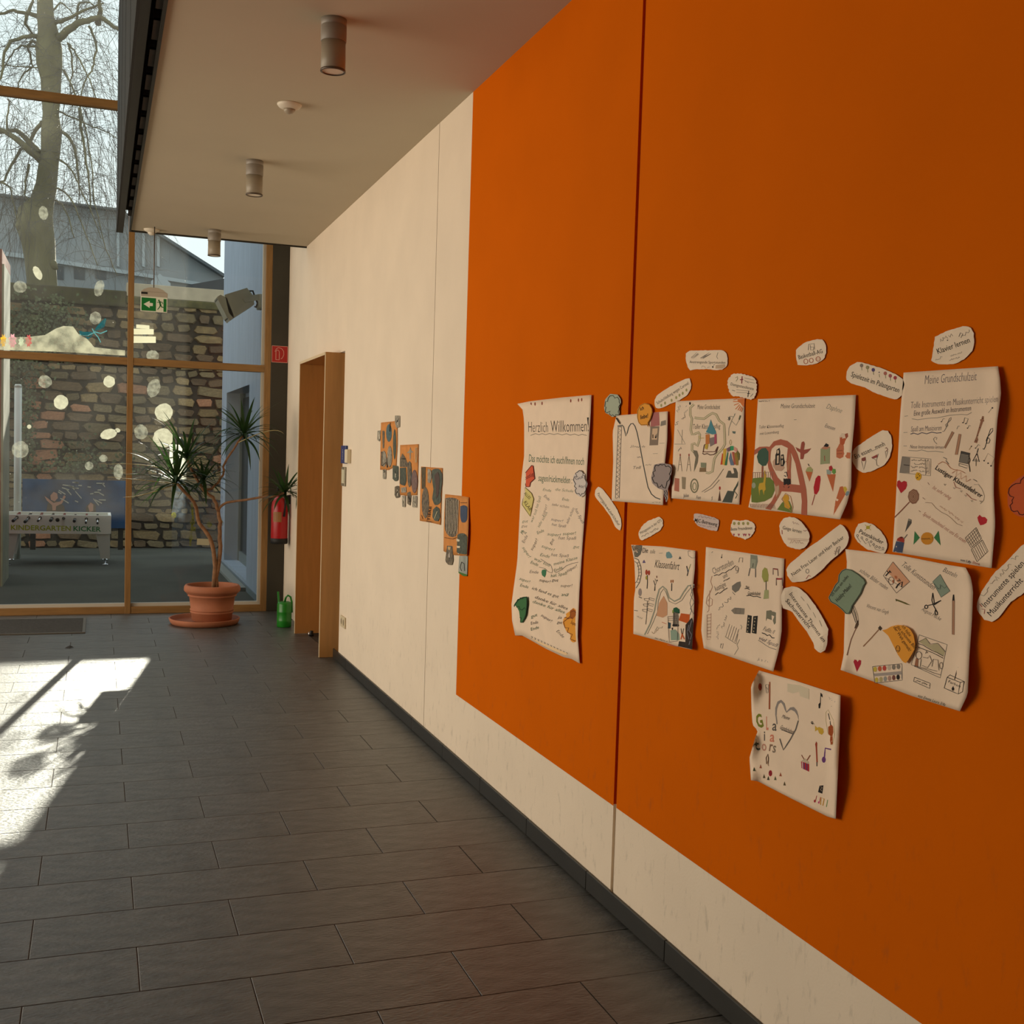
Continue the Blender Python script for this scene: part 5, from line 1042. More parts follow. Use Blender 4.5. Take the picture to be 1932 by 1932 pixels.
it += [('f', '3f5c4c', '200 1105 240 1100 268 1140 268 1230 240 1280 205 1285 165 1250 150 1190 165 1135'), ('f', '9a5a40', '198 1285 215 1285 212 1440 195 1440'), ('f', '6f7f38', '105 1408 180 1400 280 1400 320 1440 330 1530 300 1600 230 1640 150 1655 95 1650 92 1540'), ('o', '9fa68e', 118, 1480, 20, 30)]
for k in range(10): it.append(('l', 'a07868', .7, '%d 1350 %d 1405' % (110 + 22 * k, 108 + 22 * k)))
for k in range(16): it.append(('l', 'a07868', .7, '%d %d %d %d' % (80 + 16 * k, 1665 + (k % 4), 90 + 16 * k, 1700 + k)))
it += [('l', 'a07868', .8, '105 1350 320 1345'), ('f', 'cfa838', '228 1360 245 1370 235 1470 240 1520 225 1540 222 1580 205 1520 180 1530 178 1590 165 1500 175 1460 215 1450'), ('l', 'cfa838', 1.6, '228 1330 232 1450')]
it += [('f', 'c9a38a', '310 1240 330 1210 400 1260 430 1300 400 1335 340 1330 315 1290'), ('f', DK, '350 1120 378 1100 385 1140 380 1270 335 1275 338 1170 348 1150'), ('f', 'd8c0a4', '354 1180 372 1175 370 1255 352 1260'), ('o', 'd8c0a4', 364, 1140, 10, 20), ('f', DK, '395 1170 418 1165 425 1220 435 1245 418 1285 392 1285 388 1220'), ('f', 'd8c0a4', '400 1225 414 1222 410 1272 400 1272'), ('o', 'd8c0a4', 406, 1195, 9, 15)]
for k in range(6): it.append(('l', DK, 2.2, '%d %d %d %d' % (425 + 12 * k, 1410 + (k % 2) * 4, 428 + 12 * k, 1478 - (k % 3) * 5)))
it += [('l', DK, 1.6, '430 1350 450 1345 460 1390'), ('l', DK, 1.4, '425 1380 445 1390'), ('l', DK, 1, '420 1490 430 1500'), ('l', DK, 1.5, '465 1505 480 1490'), ('f', 'b8805c', '470 1200 485 1150 490 1210 475 1330 455 1320'), ('l', 'b8805c', 1.5, '440 1240 480 1230')]
it += [('f', '70803a', '355 1725 400 1660 430 1630 480 1640 505 1700 502 1758'), ('o', 'd8a030', 444, 1610, 32, 38), ('f', 'd8a030', '425 1640 470 1640 490 1700 470 1720 430 1700'), ('c', 'c08a60', 1, '400 1620 440 1560 490 1590 515 1700 505 1755'), ('l', 'a8845c', 1.2, '345 1480 370 1470 380 1560 350 1620'), ('f', 'c9a78a', '340 1490 375 1480 370 1560 345 1600')]
it += [('f', 'a05040', '605 1040 625 1035 635 1060 625 1120 700 1105 660 1150 630 1165 618 1215 590 1215 590 1150 560 1130 540 1092 590 1115 598 1060'), ('f', '9aa07a', '795 1110 890 1095 888 1260 840 1262 792 1268'), ('f', 'c08468', '800 1105 850 1070 892 1095 850 1118'), ('f', DK, '825 1085 850 1052 880 1070 865 1092'), ('l', 'a84a40', 1.3, '835 1180 838 1235')]
it += [('f', 'c46a3e', '642 1335 715 1340 682 1442'), ('f', 'a8a870', '645 1330 660 1300 690 1290 718 1320 712 1345 650 1340'), ('l', DK, 1.2, '668 1262 680 1285'), ('f', 'b81e2a', '770 1380 792 1385 796 1420 780 1530 755 1572 730 1565 724 1500 745 1410'), ('l', 'a04a3a', 1.5, '738 1570 708 1680')]
it += [('f', 'c46a3e', '858 1365 948 1368 920 1545'), ('f', '9aa8a0', '855 1320 890 1320 905 1350 890 1372 858 1366'), ('f', 'b02a30', '880 1290 905 1278 920 1310 905 1335 880 1325'), ('f', '6a9a4a', '915 1310 945 1315 950 1350 930 1368 910 1350')]
it += [('f', 'c46a3e', '990 1495 1020 1488 1048 1570 1030 1600 925 1782 945 1640'), ('f', 'd0b040', '1025 1495 1050 1492 1065 1520 1045 1560 1030 1530'), ('f', '7a8e98', '1060 1540 1085 1540 1078 1575 1055 1590 1045 1570')]
it += [('f', 'c4704c', '955 1115 970 1090 985 1060 1010 1055 1030 1075 1035 1120 1060 1145 1100 1150 1095 1210 1060 1205 1030 1190 990 1210 955 1195'), ('f', 'b85a34', '990 985 1060 1010 1035 1060 1020 1080 990 1060'), ('f', 'e0c8b0', '988 985 1010 950 1040 955 1040 1000 1010 1010'), ('f', 'a0543c', '1040 960 1070 950 1075 985 1050 1015'), ('l', '8a4430', .9, '960 1130 1020 1125'), ('l', '8a4430', .9, '958 1160 1015 1158')]
drawing(t, lfD, cD, it)
# ---------------------------------------------------------------- E music poster
t = pthing('music_poster', 'tall white pencil poster of instruments hearts and sweets at the right', 'poster', (1785, 880), GRP)
lfE = G([(1882, 780, 16, 90, .016), (1874, 1000, 12, 80, .012), (1690, 1020, 12, 40, .006), (1800, 930, 40, 50, .003)], .003)
sheet('sheet', [(1705, 703), (1883, 691)], [(1883, 691), (1887, 715), (1889, 745), (1882, 790), (1879, 830), (1876, 870), (1875, 930), (1878, 990), (1871, 1072)], [(1684, 1041), (1700, 1044), (1871, 1072)], [(1705, 703), (1698, 790), (1690, 950), (1684, 1041)], lfE, t, N=30)
VI = '6a6068'
it = [('t', VI, 'Meine Grundschulzeit', '830 670 1360 630', 95, .35, -.015), ('t', VI, 'Tolle Instrumente im Musikunterricht spielen', '695 915 1570 850', 70, .3, -.015), ('t', '4e4450', 'Eine große Auswahl an Instrumenten', '720 990 1300 935', 55, .3, -.01), ('t', VI, 'Spaß am Musizieren', '690 1150 1000 1135', 55, .3, -.01), ('t', '4e4450', 'Neue Instrumente lernen', '680 1320 1020 1325', 38, .3, -.01),
      ('l', GR, .9, '700 1020 760 1030 860 1015 960 1010 1080 985 1200 975 1260 980 1305 955'), ('l', '5a5460', 1.5, '685 1175 720 1165 760 1178 800 1160 850 1172 900 1155 950 1165 1000 1160'), ('l', GR, 1, '665 1340 750 1345 800 1335 860 1352 940 1348 1020 1360'), ('l', GR, .8, '625 995 660 990'), ('l', GR, .8, '615 1160 655 1158'), ('l', GR, .8, '615 1295 650 1295')]
drawing(t, lfE, (1590, 600, .18638), it, 'heading_lines')
it = [('f', '9a6a50', '1045 150 1065 155 1062 190 1068 210 1055 215 990 390 1000 420 985 460 950 450 975 390 1025 215 1020 190 1035 185'), ('l', DK, 1, '1040 175 1060 180'), ('l', DK, .8, '1010 280 1030 285'), ('l', DK, .8, '985 370 1000 375'), ('l', DK, .9, '965 430 985 438'),
      ('l', DK, 1.4, '1050 520 1065 530 1080 500 1100 430 1115 370 1140 300 1165 290 1165 320 1140 350 1105 390 1090 430 1100 460 1120 460 1135 425 1120 400 1095 415'),
      ('f', 'b08468', '700 325 725 340 625 520 610 510'), ('f', 'b8886a', '778 355 805 360 765 590 735 590'), ('c', '7a5a48', .7, '778 355 805 360 765 590 735 590'), ('c', '7a5a48', .7, '700 325 725 340 625 520 610 510'),
      ('o', DK, 825, 226, 10, 6), ('o', DK, 858, 237, 10, 6), ('l', DK, .8, '833 224 845 170 885 182 866 235'), ('o', DK, 877, 288, 8, 6), ('l', PEN, .8, '882 286 895 258 915 262'), ('o', DK, 1161, 58, 9, 9), ('l', PEN, .7, '1155 62 1115 115'), ('o', DK, 580, 215, 7, 6), ('l', PEN, .7, '586 212 600 180 620 182'),
      ('l', PEN, .9, '590 325 610 325 635 280 650 230 670 180 690 165 690 190 650 230 625 250 635 275 655 260 645 240'), ('l', PEN, .8, '755 300 770 265 790 265'), ('l', PEN, .9, '520 420 530 400 510 390 490 410 500 440 530 470'),
      ('o', DK, 922, 495, 7, 6), ('o', DK, 968, 516, 8, 6), ('l', PEN, .8, '974 512 1000 475 1020 488'), ('l', 'b08a50', .8, '918 500 895 535'),
      ('f', '4a4642', '805 550 905 575 895 600 800 580'), ('f', '7d766c', '800 582 895 602 880 695 780 675'), ('c', DK, .9, '805 550 905 575 880 695 780 675'), ('c', DK, .9, '780 690 878 715 870 745 778 715'), ('l', DK, 1.4, '890 600 905 650 892 690 905 785'),
      ('c', DK, 1.6, '985 575 1012 670 938 662'), ('l', DK, 1.5, '985 570 1000 520'), ('l', DK, 1.1, '975 630 975 720'), ('l', DK, 1, '945 650 1005 655'), ('o', DK, 1066, 660, 9, 8), ('o', DK, 1112, 688, 10, 8), ('o', DK, 1145, 718, 10, 9), ('l', 'b09a84', .8, '1070 655 1110 575 1185 630 1150 712'),
      ('f', '8d8378', '135 612 225 625 215 800 105 795'), ('c', PEN, .8, '135 612 460 640 455 830 105 795'), ('l', DK, 1.2, '150 705 218 714'), ('s', PEN, .7, '240 660 440 665', 22), ('s', PEN, .8, '270 700 390 705', 30), ('s', PEN, .7, '230 740 440 750', 22), ('s', PEN, .7, '230 780 440 790', 22), ('l', PEN, .7, '395 640 400 820'), ('c', PEN, .6, '415 660 440 662 436 810 412 805'),
      ('f', 'dba41e', '300 790 330 795 352 820 350 860 325 885 300 880 282 850 284 815'), ('o', DK, 318, 812, 5, 7), ('o', DK, 332, 832, 5, 6), ('l', DK, 1.3, '296 860 312 848'),
      ('f', 'b8242e', '120 1030 95 985 72 945 78 895 100 880 125 905 155 888 185 900 190 940 175 980'), ('f', 'b8242e', '1022 1395 1000 1350 990 1305 1015 1275 1042 1300 1075 1300 1105 1330 1098 1365 1060 1388'),
      ('f', '8f6650', '260 980 300 995 325 1040 322 1100 290 1145 250 1152 215 1125 198 1070 210 1015'), ('e', 'c09a7c', .7, 262, 1066, 44, 60), ('e', 'c09a7c', .7, 262, 1066, 30, 42), ('e', 'c09a7c', .7, 260, 1068, 16, 24), ('l', '8f5640', 1.8, '215 1130 130 1220 45 1305'),
      ('l', '7a4a3c', .8, '425 908 445 935'), ('l', '7a4a3c', .8, '365 1078 395 1100'), ('l', '7a4a3c', .8, '322 1228 345 1242'), ('t', 'a04a38', 'Ist sehr ruhig', '475 975 680 1105', 44, .3, -.01), ('t', 'a04a38', 'Spielt manchmal mit uns Eis essen', '365 1275 850 1600', 46, .3, -.01), ('l', '8a6a54', .8, '395 1135 470 1140 520 1200 580 1245 650 1280 700 1320 760 1380 820 1400'), ('s', 'b07a5c', .6, '560 1180 820 1380', 26),
      ('f', '3c7a48', '275 1460 335 1535 262 1615'), ('f', '3c7a48', '548 1455 572 1625 495 1535'), ('o', 'd08a24', 418, 1545, 72, 72), ('t', '3a2210', 'mmm..!', '355 1560 480 1555', 28), ('f', '4a5470', '65 1575 158 1590 135 1708 30 1695'), ('f', 'b03c30', '70 1570 80 1545 110 1525 145 1535 160 1560 155 1592'), ('f', '6a2a20', '105 1535 125 1522 145 1535 120 1545'), ('l', PEN, 1.3, '150 1550 192 1498'),
      ('f', '57504a', '205 1318 240 1330 240 1370 165 1475 190 1380'), ('f', '8f8678', '205 1322 235 1332 230 1350 202 1342'),
      ('c', DK, .8, '975 1420 1038 1545 918 1650 850 1540'), ('c', DK, .8, '1045 1560 1112 1690 985 1810 918 1670')]
for k in range(6): it += [('l', DK, .6, '%d %d %d %d' % (965 - 20 * k, 1435 + 20 * k, 1025 - 19 * k, 1550 + 17 * k)), ('l', DK, .6, '%d %d %d %d' % (1035 - 20 * k, 1575 + 18 * k, 1098 - 20 * k, 1700 + 18 * k))]
for k in range(3): it += [('l', DK, .5, '%d %d %d %d' % (868 + 16 * k, 1565 + 28 * k, 985 + 16 * k, 1445 + 30 * k))]
it += [('t', BL, 'von Lilly', '795 1800 915 1830', 32, .2), ('t', '9a4a40', 'Emma', '930 1830 1010 1850', 32, .2)]
it += [('t', DK, 'Lustiger Klassenlehrer', '505 755 1030 1085', 56, 0, .004), ('l', 'b8764c', 1, '540 700 590 670 640 690 680 740 720 760 790 770 850 800'), ('l', 'b8764c', 1, '700 800 760 760 740 840 800 790 800 870 860 830 860 900 910 870'), ('l', PEN, 1, '600 620 640 640 630 660 665 700'), ('l', GR, .7, '950 930 1000 930 1040 980 1070 1060 1060 1110 1020 1150'), ('l', 'a05a48', .9, '720 900 740 960 800 980'), ('l', 'a05a48', .9, '860 1030 920 1090 980 1110'), ('l', PEN, 1, '940 870 985 895')]
for x, y in ((620, 930), (725, 970), (805, 1005), (855, 1055), (925, 1115), (1025, 1120)): it.append(('l', GR, .8, '%d %d %d %d %d %d' % (x - 10, y - 8, x, y + 12, x + 12, y - 6)))
drawing(t, lfE, (1680, 760, .16568), it)
# ---------------------------------------------------------------- F class trip
cF = (1170, 950, .17081)
t = pthing('class_trip_drawing', 'drawing headed Klassenfahrt with balloons wavy track and orange ticket', 'drawing', (1250, 1125), GRP)
lfF = G([(1310, 1120, 9, 70, .010), (1192, 1030, 8, 10, .01), (1304, 1220, 12, 14, .012)], .003)
sheet('sheet', [(1191, 1028), (1250, 1031), (1312, 1039)], [(1312, 1039), (1311, 1075), (1307, 1110), (1310, 1130), (1309, 1170), (1306, 1226)], [(1195, 1196), (1250, 1211), (1280, 1220), (1306, 1226)], [(1191, 1028), (1197, 1060), (1199, 1110), (1196, 1130), (1195, 1196)], lfF, t)
it = [('l', '57504a', 1.3, '240 465 238 510 222 560 190 590 160 585'), ('f', '6b6a60', '125 465 240 460 230 540 200 580 165 590 150 540')]
for k in range(7): it.append(('l', 'b09a84', .8, '140 470 %d %d' % (160 + 12 * k, 590 - 18 * k)))
it += [('l', '57504a', 1.4, '155 600 200 620 230 700 235 780 215 870 175 935'), ('l', '57504a', 1, '160 640 190 660 205 720 205 790 190 850 165 880')]
for k in range(7): it.append(('l', '57504a', .8, '%d %d %d %d' % (180 + (k if k < 3 else 6 - k) * 8, 660 + 35 * k, 212 + (k if k < 4 else 6 - k) * 7, 645 + 38 * k)))
it += [('t', PEN, 'Die', '245 545 305 545', 60, .2), ('t', GR, 'tolle', '330 550 385 555', 50, .2), ('s', GR, .7, '430 560 470 560', 24), ('t', DK, 'Klassenfahrt', '380 705 650 735', 90, .2, -.005), ('f', '73969a', '510 540 540 530 565 555 578 590 560 605 515 605 505 575'), ('c', PEN, .8, '750 525 830 530 828 600 790 600 755 575'), ('f', '6a5a80', '250 640 265 620 282 655 248 658'), ('f', '57504a', '645 615 660 580 678 612')]
it += [('o', 'a8442c', 291, 760, 14, 30), ('o', 'a8442c', 318, 765, 14, 28), ('l', DK, 1.5, '300 790 302 870 297 940'), ('o', 'a89a3c', 290, 820, 10, 22), ('l', DK, 1.3, '370 850 385 900 385 960'), ('l', PEN, 1, '385 830 400 870 385 910'), ('o', '7a4a34', 405, 810, 6, 14), ('o', DK, 408, 850, 6, 10), ('l', DK, 1.6, '385 920 380 965'), ('o', 'a8683c', 563, 860, 8, 18), ('o', 'a8683c', 583, 858, 8, 18), ('l', DK, 1.6, '570 880 568 965'), ('l', '8a8a4c', 1.5, '780 670 755 740'), ('l', DK, 2, '735 690 750 760 740 800'), ('l', '7a7a8c', 1.4, '740 720 760 750')]
it += [('l', '9a9a88', 2.4, '270 1450 330 1330 380 1180 400 1060 430 950 470 915 510 950 540 1040 600 1080 660 1050 700 980 750 910 820 895'), ('l', '7f7c70', .9, '300 1440 360 1320 410 1200 420 1080 450 980 480 940 505 980 540 1080 610 1110 680 1070 730 990 780 930 825 925'), ('f', 'cf9a74', '400 1240 430 1100 480 1020 520 1100 520 1230 470 1260'), ('l', '6a6a66', 1, '775 900 800 1000 770 1100 790 1180 770 1230'), ('l', '6a6a66', 1, '820 900 775 1010 820 1090 775 1160 820 1230')]
for y, x in ((1060, 320), (1120, 310), (1180, 300)): it += [('c', '57504a', .8, '%d %d %d %d %d %d %d %d' % (x - 55, y - 10, x, y - 10, x - 5, y + 20, x - 50, y + 8)), ('c', '57504a', .8, '%d %d %d %d %d %d %d %d' % (x, y - 20, x + 60, y - 5, x + 50, y + 15, x + 2, y))]
it += [('l', '57504a', .9, '300 1080 295 1200 282 1335'), ('o', '9a8a84', 220, 980, 20, 44), ('l', DK, 1.3, '205 1030 240 1045'), ('l', DK, 1, '155 1180 195 1185'), ('s', GR, .7, '180 1250 240 1280', 20)]
it += [('f', 'c85a1c', '672 1212 770 1225 760 1330 645 1290'), ('f', '24583a', '590 1155 620 1145 655 1170 655 1215 610 1205 580 1190'), ('f', '8a9a3c', '575 1180 590 1175 590 1210 577 1210')]
for x in (590, 603, 618, 635): it += [('l', DK, 1.1, '%d 1200 %d 1340' % (x, x - 4)), ('o', DK, x - 2, 1345, 12, 14)]
it += [('f', '2f4a58', '530 1310 560 1320 555 1380 525 1380'), ('f', '8fa492', '555 1400 610 1390 650 1440 655 1510 560 1510'), ('f', DK, '570 1370 585 1372 580 1400 568 1390'), ('l', 'c8602c', 2.2, '690 1430 670 1500'), ('l', 'c8602c', 2.2, '680 1440 710 1500'), ('l', '2f2a20', 1, '680 1440 672 1380'), ('l', '2f2a20', 1, '690 1440 700 1380'), ('f', '30241e', '650 1520 720 1530 722 1340 790 1260 805 1320 790 1610 640 1575'), ('l', '8a8a98', .9, '790 1290 760 1400 790 1450 760 1560'), ('l', '8a8a98', .9, '760 1340 740 1420 760 1500'), ('c', PEN, .8, '525 1250 640 1240 630 1520 540 1530'), ('l', PEN, .7, '530 1270 640 1265'), ('l', PEN, .7, '530 1290 640 1290'), ('l', 'c8704c', 1, '460 1310 510 1330'), ('s', '9a9484', .8, '390 1400 480 1390', 36), ('s', 'a08a70', .8, '360 1440 440 1400', 26), ('s', PEN, .7, '380 1490 520 1530', 18), ('l', 'c07060', 1, '520 1560 640 1580')]
drawing(t, lfF, cF, it)
# ---------------------------------------------------------------- G choir lessons
t = pthing('choir_drawing', 'pencil drawing headed Chorstunden with keyboard piano and yellow tree', 'drawing', (1402, 1150), GRP)
lfG = G([(1472, 1190, 10, 70, .014), (1455, 1262, 16, 18, .018), (1326, 1190, 9, 50, .010), (1332, 1034, 8, 8, .006)], .003)
sheet('sheet', [(1332, 1032), (1400, 1042), (1480, 1054)], [(1480, 1054), (1478, 1100), (1475, 1140), (1475, 1190), (1470, 1225), (1459, 1267)], [(1328, 1223), (1380, 1240), (1459, 1267)], [(1332, 1032), (1329, 1100), (1325, 1160), (1323, 1190), (1328, 1223)], lfG, t)
it = [('t', PEN, 'Chorstunden', '1035 780 1260 670', 70, .3, -.005), ('t', PEN, 'und', '1145 830 1195 800', 50, .3, -.005), ('t', PEN, 'lustige', '1055 970 1175 910', 60, .3, -.005), ('l', DK, 1.3, '1035 798 1070 785 1090 792 1130 765 1160 765 1200 735 1225 730 1275 685'), ('l', DK, 1.1, '1140 860 1160 845 1180 842 1210 820'), ('l', DK, 1.3, '1050 1010 1080 985 1100 992 1140 960 1185 932'),
      ('f', '8a8d7c', '1440 565 1515 575 1520 640 1500 720 1435 715'), ('f', 'a0a28e', '1450 610 1500 620 1490 715 1440 710'), ('l', DK, 1.1, '1470 660 1465 705'), ('l', PEN, 1.8, '1435 715 1418 800'), ('l', PEN, 1.8, '1495 720 1495 815'), ('f', 'a0a054', '1570 740 1595 705 1625 720 1640 790 1635 860 1590 870 1565 810'), ('l', '4a4234', 1.6, '1612 850 1612 1005'), ('f', 'a8aa78', '1595 955 1640 955 1640 1050 1582 1055'),
      ('l', '5a3a34', 1.5, '1690 785 1690 715 1740 722 1745 800'), ('f', 'a05048', '1695 715 1742 722 1740 735 1695 728'), ('l', '5a3a34', 1.6, '1725 905 1725 825 1790 825 1795 910'), ('f', 'a83c40', '1728 825 1785 822 1785 842 1730 842'),
      ('f', '7c766c', '1235 910 1290 870 1330 860 1335 910 1310 960 1270 985 1235 950'), ('l', PEN, 1, '1240 975 1250 990 1270 1010'), ('t', DK, 'Meine', '1385 935 1425 940', 32, .2), ('t', DK, 'Grundschulzeit', '1410 1010 1550 1015', 44, .3), ('l', DK, 1.2, '1375 942 1400 938 1432 950'), ('l', DK, 1.4, '1395 1020 1430 1012 1470 1028 1510 1025 1555 1040'),
      ('f', '8a8072', '1225 1180 1265 1150 1375 1158 1370 1225 1260 1220'), ('c', PEN, .8, '1280 1160 1330 1162 1325 1215 1275 1212'), ('f', '262420', '1408 1230 1455 1240 1440 1435 1390 1425'), ('f', '262420', '1470 1245 1520 1240 1505 1440 1455 1430'),
      ('f', '7d7a66', '1615 1185 1660 1178 1722 1205 1720 1320 1700 1340 1680 1290 1625 1270 1610 1300'), ('t', PEN, 'Fußball', '1575 1400 1700 1445', 50, .3), ('l', DK, 1.6, '1565 1428 1600 1440 1625 1460 1650 1450 1680 1485 1705 1485'), ('l', PEN, 1, '1525 1510 1560 1530 1600 1560 1650 1590 1725 1615'), ('t', VI, 'viel Spaß', '1530 1500 1730 1590', 44, .3), ('t', PEN, 'Johann', '1515 1730 1590 1750', 34, .3), ('s', GR, .7, '1590 1750 1635 1755', 22),
      ('l', 'b0846c', 1.2, '1015 800 1000 860 1020 920 1000 970 960 1040 950 1100 980 1140 1015 1120 1020 1060 990 1040 970 1080'), ('l', 'b0846c', 1, '990 960 980 1180 960 1200'), ('e', PEN, 1, 1290, 720, 14, 26), ('l', PEN, 1, '1280 770 1300 760 1308 710'), ('l', DK, .9, '1310 650 1320 600 1355 600 1350 650'), ('o', DK, 1120, 595, 7, 9), ('l', PEN, .7, '1120 590 1125 560'), ('l', GR, 1, '1330 1340 1345 1360 1335 1390'), ('l', PEN, 1, '1115 1560 1140 1545 1130 1600 1108 1590 1115 1545'), ('l', GR, 1, '1320 1500 1290 1560 1305 1600 1280 1640 1262 1670'), ('l', GR, 1, '1160 1470 1280 1550 1300 1440'), ('l', PEN, 1, '980 570 1025 530')]
for k in range(5): it += [('o', 'b8a88c', 1418 - 4 * k + 4, 1268 + 36 * k, 6, 9), ('o', 'b8a88c', 1490 - 4 * k, 1268 + 36 * k, 6, 9), ('l', GR, .7, '%d %d %d %d' % (1165 + 25 * k, 1470 + 14 * k, 1210 + 25 * k, 1330 + 14 * k))]
for k in range(8): it.append(('l', 'b0846c', .9, '%d %d %d %d' % (962, 1230 + 35 * k, 1002, 1225 + 35 * k)))
it += [('l', 'b0846c', .9, '1005 1210 1000 1500 960 1500 960 1230'), ('s', PEN, .9, '1090 1180 1240 1040', 26), ('s', PEN, .7, '1140 1380 1180 1230', 26), ('s', PEN, .7, '1080 1500 1100 1330', 26)]
drawing(t, lfG, cF, it)
# ---------------------------------------------------------------- H art lessons
cH = (1560, 1020, .17595)
t = pthing('art_lesson_drawing', 'large white drawing of brushes scissors paint box and small framed pictures', 'drawing', (1710, 1190), GRP)
lfH = G([(1830, 1150, 14, 70, .014), (1822, 1280, 16, 60, .020), (1590, 1255, 12, 22, .012), (1826, 1078, 12, 14, .014)], .003)
sheet('sheet', [(1595, 1036), (1700, 1048), (1790, 1066), (1822, 1071)], [(1822, 1071), (1832, 1090), (1836, 1115), (1834, 1170), (1829, 1240), (1826, 1310), (1811, 1342)], [(1586, 1264), (1640, 1283), (1720, 1313), (1811, 1342)], [(1595, 1036), (1598, 1060), (1595, 1130), (1593, 1190), (1592, 1235), (1586, 1264)], lfH, t, N=28)
it = [('t', PEN, 'schöne Bilder malen', '345 330 640 530', 48, .3, -.005), ('t', PEN, 'Tolle Kunststunden', '800 270 1140 530', 62, .3, -.005), ('t', PEN, 'Basteln', '1240 330 1385 400', 56, .3, -.005), ('t', PEN, 'Vincent van Gogh', '425 715 655 790', 44, .3, -.01), ('t', PEN, 'August Macke', '1010 745 1215 860', 44, .3, -.01), ('t', DK, 'von Emma Laura 3/4a', '975 1675 1265 1775', 34, .3, -.005),
      ('f', 'd8a07c', '708 228 888 440 810 495 640 330'), ('c', '6a5a50', .9, '708 228 888 440 745 562 605 375'), ('l', '6a5a50', .7, '625 395 810 500'), ('l', DK, 2.2, '630 378 655 350 680 330'), ('l', DK, 1.6, '660 345 650 330 640 325'), ('l', DK, 1.6, '668 330 670 320 690 345'), ('l', DK, 2.4, '740 510 760 475 785 455'), ('l', DK, 2, '755 430 790 430 770 410'), ('l', DK, 1.8, '790 450 810 440 800 500'), ('e', '6a5a50', .9, 690, 430, 30, 40), ('f', 'b86a44', '700 425 715 420 718 450 705 455'), ('f', 'b86a44', '725 375 750 380 755 410 730 405'),
      ('f', '8a9a88', '1215 362 1320 540 1225 608 1135 440'), ('c', '4c5450', .8, '1215 362 1275 470 1320 540 1225 608 1135 440'), ('l', '4c5450', .9, '1150 460 1200 520 1230 480 1260 510 1290 490'), ('l', '4c5450', .8, '1180 510 1220 520 1215 470'),
      ('l', '6a6030', 3, '745 635 800 655 850 675'), ('l', '4a4420', 1.6, '740 625 745 650'), ('f', '6a6030', '845 665 900 692 850 685'), ('f', 'b08468', '1345 640 1370 645 1368 1010 1342 1005'), ('f', DK, '1352 578 1365 578 1370 645 1344 645'), ('c', '7a5a48', .6, '1345 640 1370 645 1368 1010 1342 1005'),
      ('e', DK, 1.8, 1066, 710, 17, 18), ('l', DK, 1.6, '1085 695 1130 685 1225 640 1150 690'), ('l', DK, 1.6, '1135 560 1125 640 1140 690 1170 745'), ('l', DK, 1.4, '1135 560 1148 640 1150 685'), ('c', DK, 1.8, '1165 740 1185 770 1185 795 1168 797 1158 770'),
      ('f', '5a4430', '335 850 342 900 320 945 295 940 310 890'), ('l', '8a6048', 1.8, '315 935 260 1060 215 1230'), ('f', '4a3a2c', '570 910 595 940 575 968 548 938'), ('l', '9a7050', 2, '560 950 480 1040 390 1135'),
      ('f', 'b01e34', '322 1408 300 1340 285 1300 295 1275 318 1280 330 1300 345 1278 368 1285 365 1325'),
      ('c', '57504a', 1, '490 1350 805 1320 808 1495 515 1528'), ('f', 'a89c94', '505 1425 795 1400 797 1435 512 1455'), ('f', '9c948c', '800 1360 806 1360 808 1480 798 1482')]
for k, c_ in enumerate(('c9b24a', 'c4603a', 'c04a40', 'c8b8a4', '8a8074', '8a8074')): it.append(('o', c_, 517 + 50 * k, 1380 - 6 * k, 20, 28))
for k, c_ in enumerate(('c9b24a', 'b8a878', '9a9a94', 'b08a7c', '7a4a40', '2a2420')): it.append(('o', c_, 533 + 46 * k, 1494 - 6 * k, 18, 28))
it += [('c', '57504a', .9, '990 1010 1290 1115 1215 1472 905 1330'), ('f', 'b8ac88', '985 1085 1060 1045 1110 1120 1180 1100 1265 1190 1250 1240'), ('l', '57504a', .9, '985 1085 1060 1045 1110 1110 1190 1100 1270 1190'), ('l', DK, 1.1, '980 1105 1030 1120 1070 1145 1130 1180 1180 1200 1250 1240'), ('l', DK, 1.1, '975 1140 1050 1170 1130 1200 1210 1240 1245 1260'), ('f', 'a06a4c', '955 1260 980 1270 975 1360 940 1340'), ('e', '57504a', .9, 985, 1230, 32, 40), ('l', '57504a', .9, '1010 1270 1000 1350'), ('l', '57504a', .9, '1030 1250 1080 1260 1100 1230 1125 1290 1080 1360 1020 1340'), ('l', '57504a', .9, '1125 1350 1140 1270 1190 1280 1200 1390'), ('e', '57504a', .9, 1225, 1340, 18, 34), ('l', '57504a', .9, '940 1350 1050 1380 1150 1420 1220 1440'), ('l', '57504a', .8, '930 1340 1040 1365 1180 1400'), ('l', DK, 1, '1060 1210 1065 1185 1080 1205'),
       ('c', DK, 1, '940 1465 1108 1530 1102 1585 930 1508'), ('s', DK, .8, '950 1510 1100 1560', 20), ('c', DK, 1.2, '1290 1465 1430 1520 1408 1645 1258 1580'), ('l', DK, 1.1, '1290 1465 1320 1440 1470 1510 1455 1620 1408 1645'), ('l', DK, 1.1, '1430 1520 1470 1510'), ('l', '4a3a2c', 2, '1370 1490 1405 1355'), ('t', DK, 'Farben', '1300 1520 1425 1575', 30), ('o', DK, 1352, 1590, 14, 20), ('l', DK, 1.2, '1355 1560 1352 1580')]
drawing(t, lfH, cH, it)
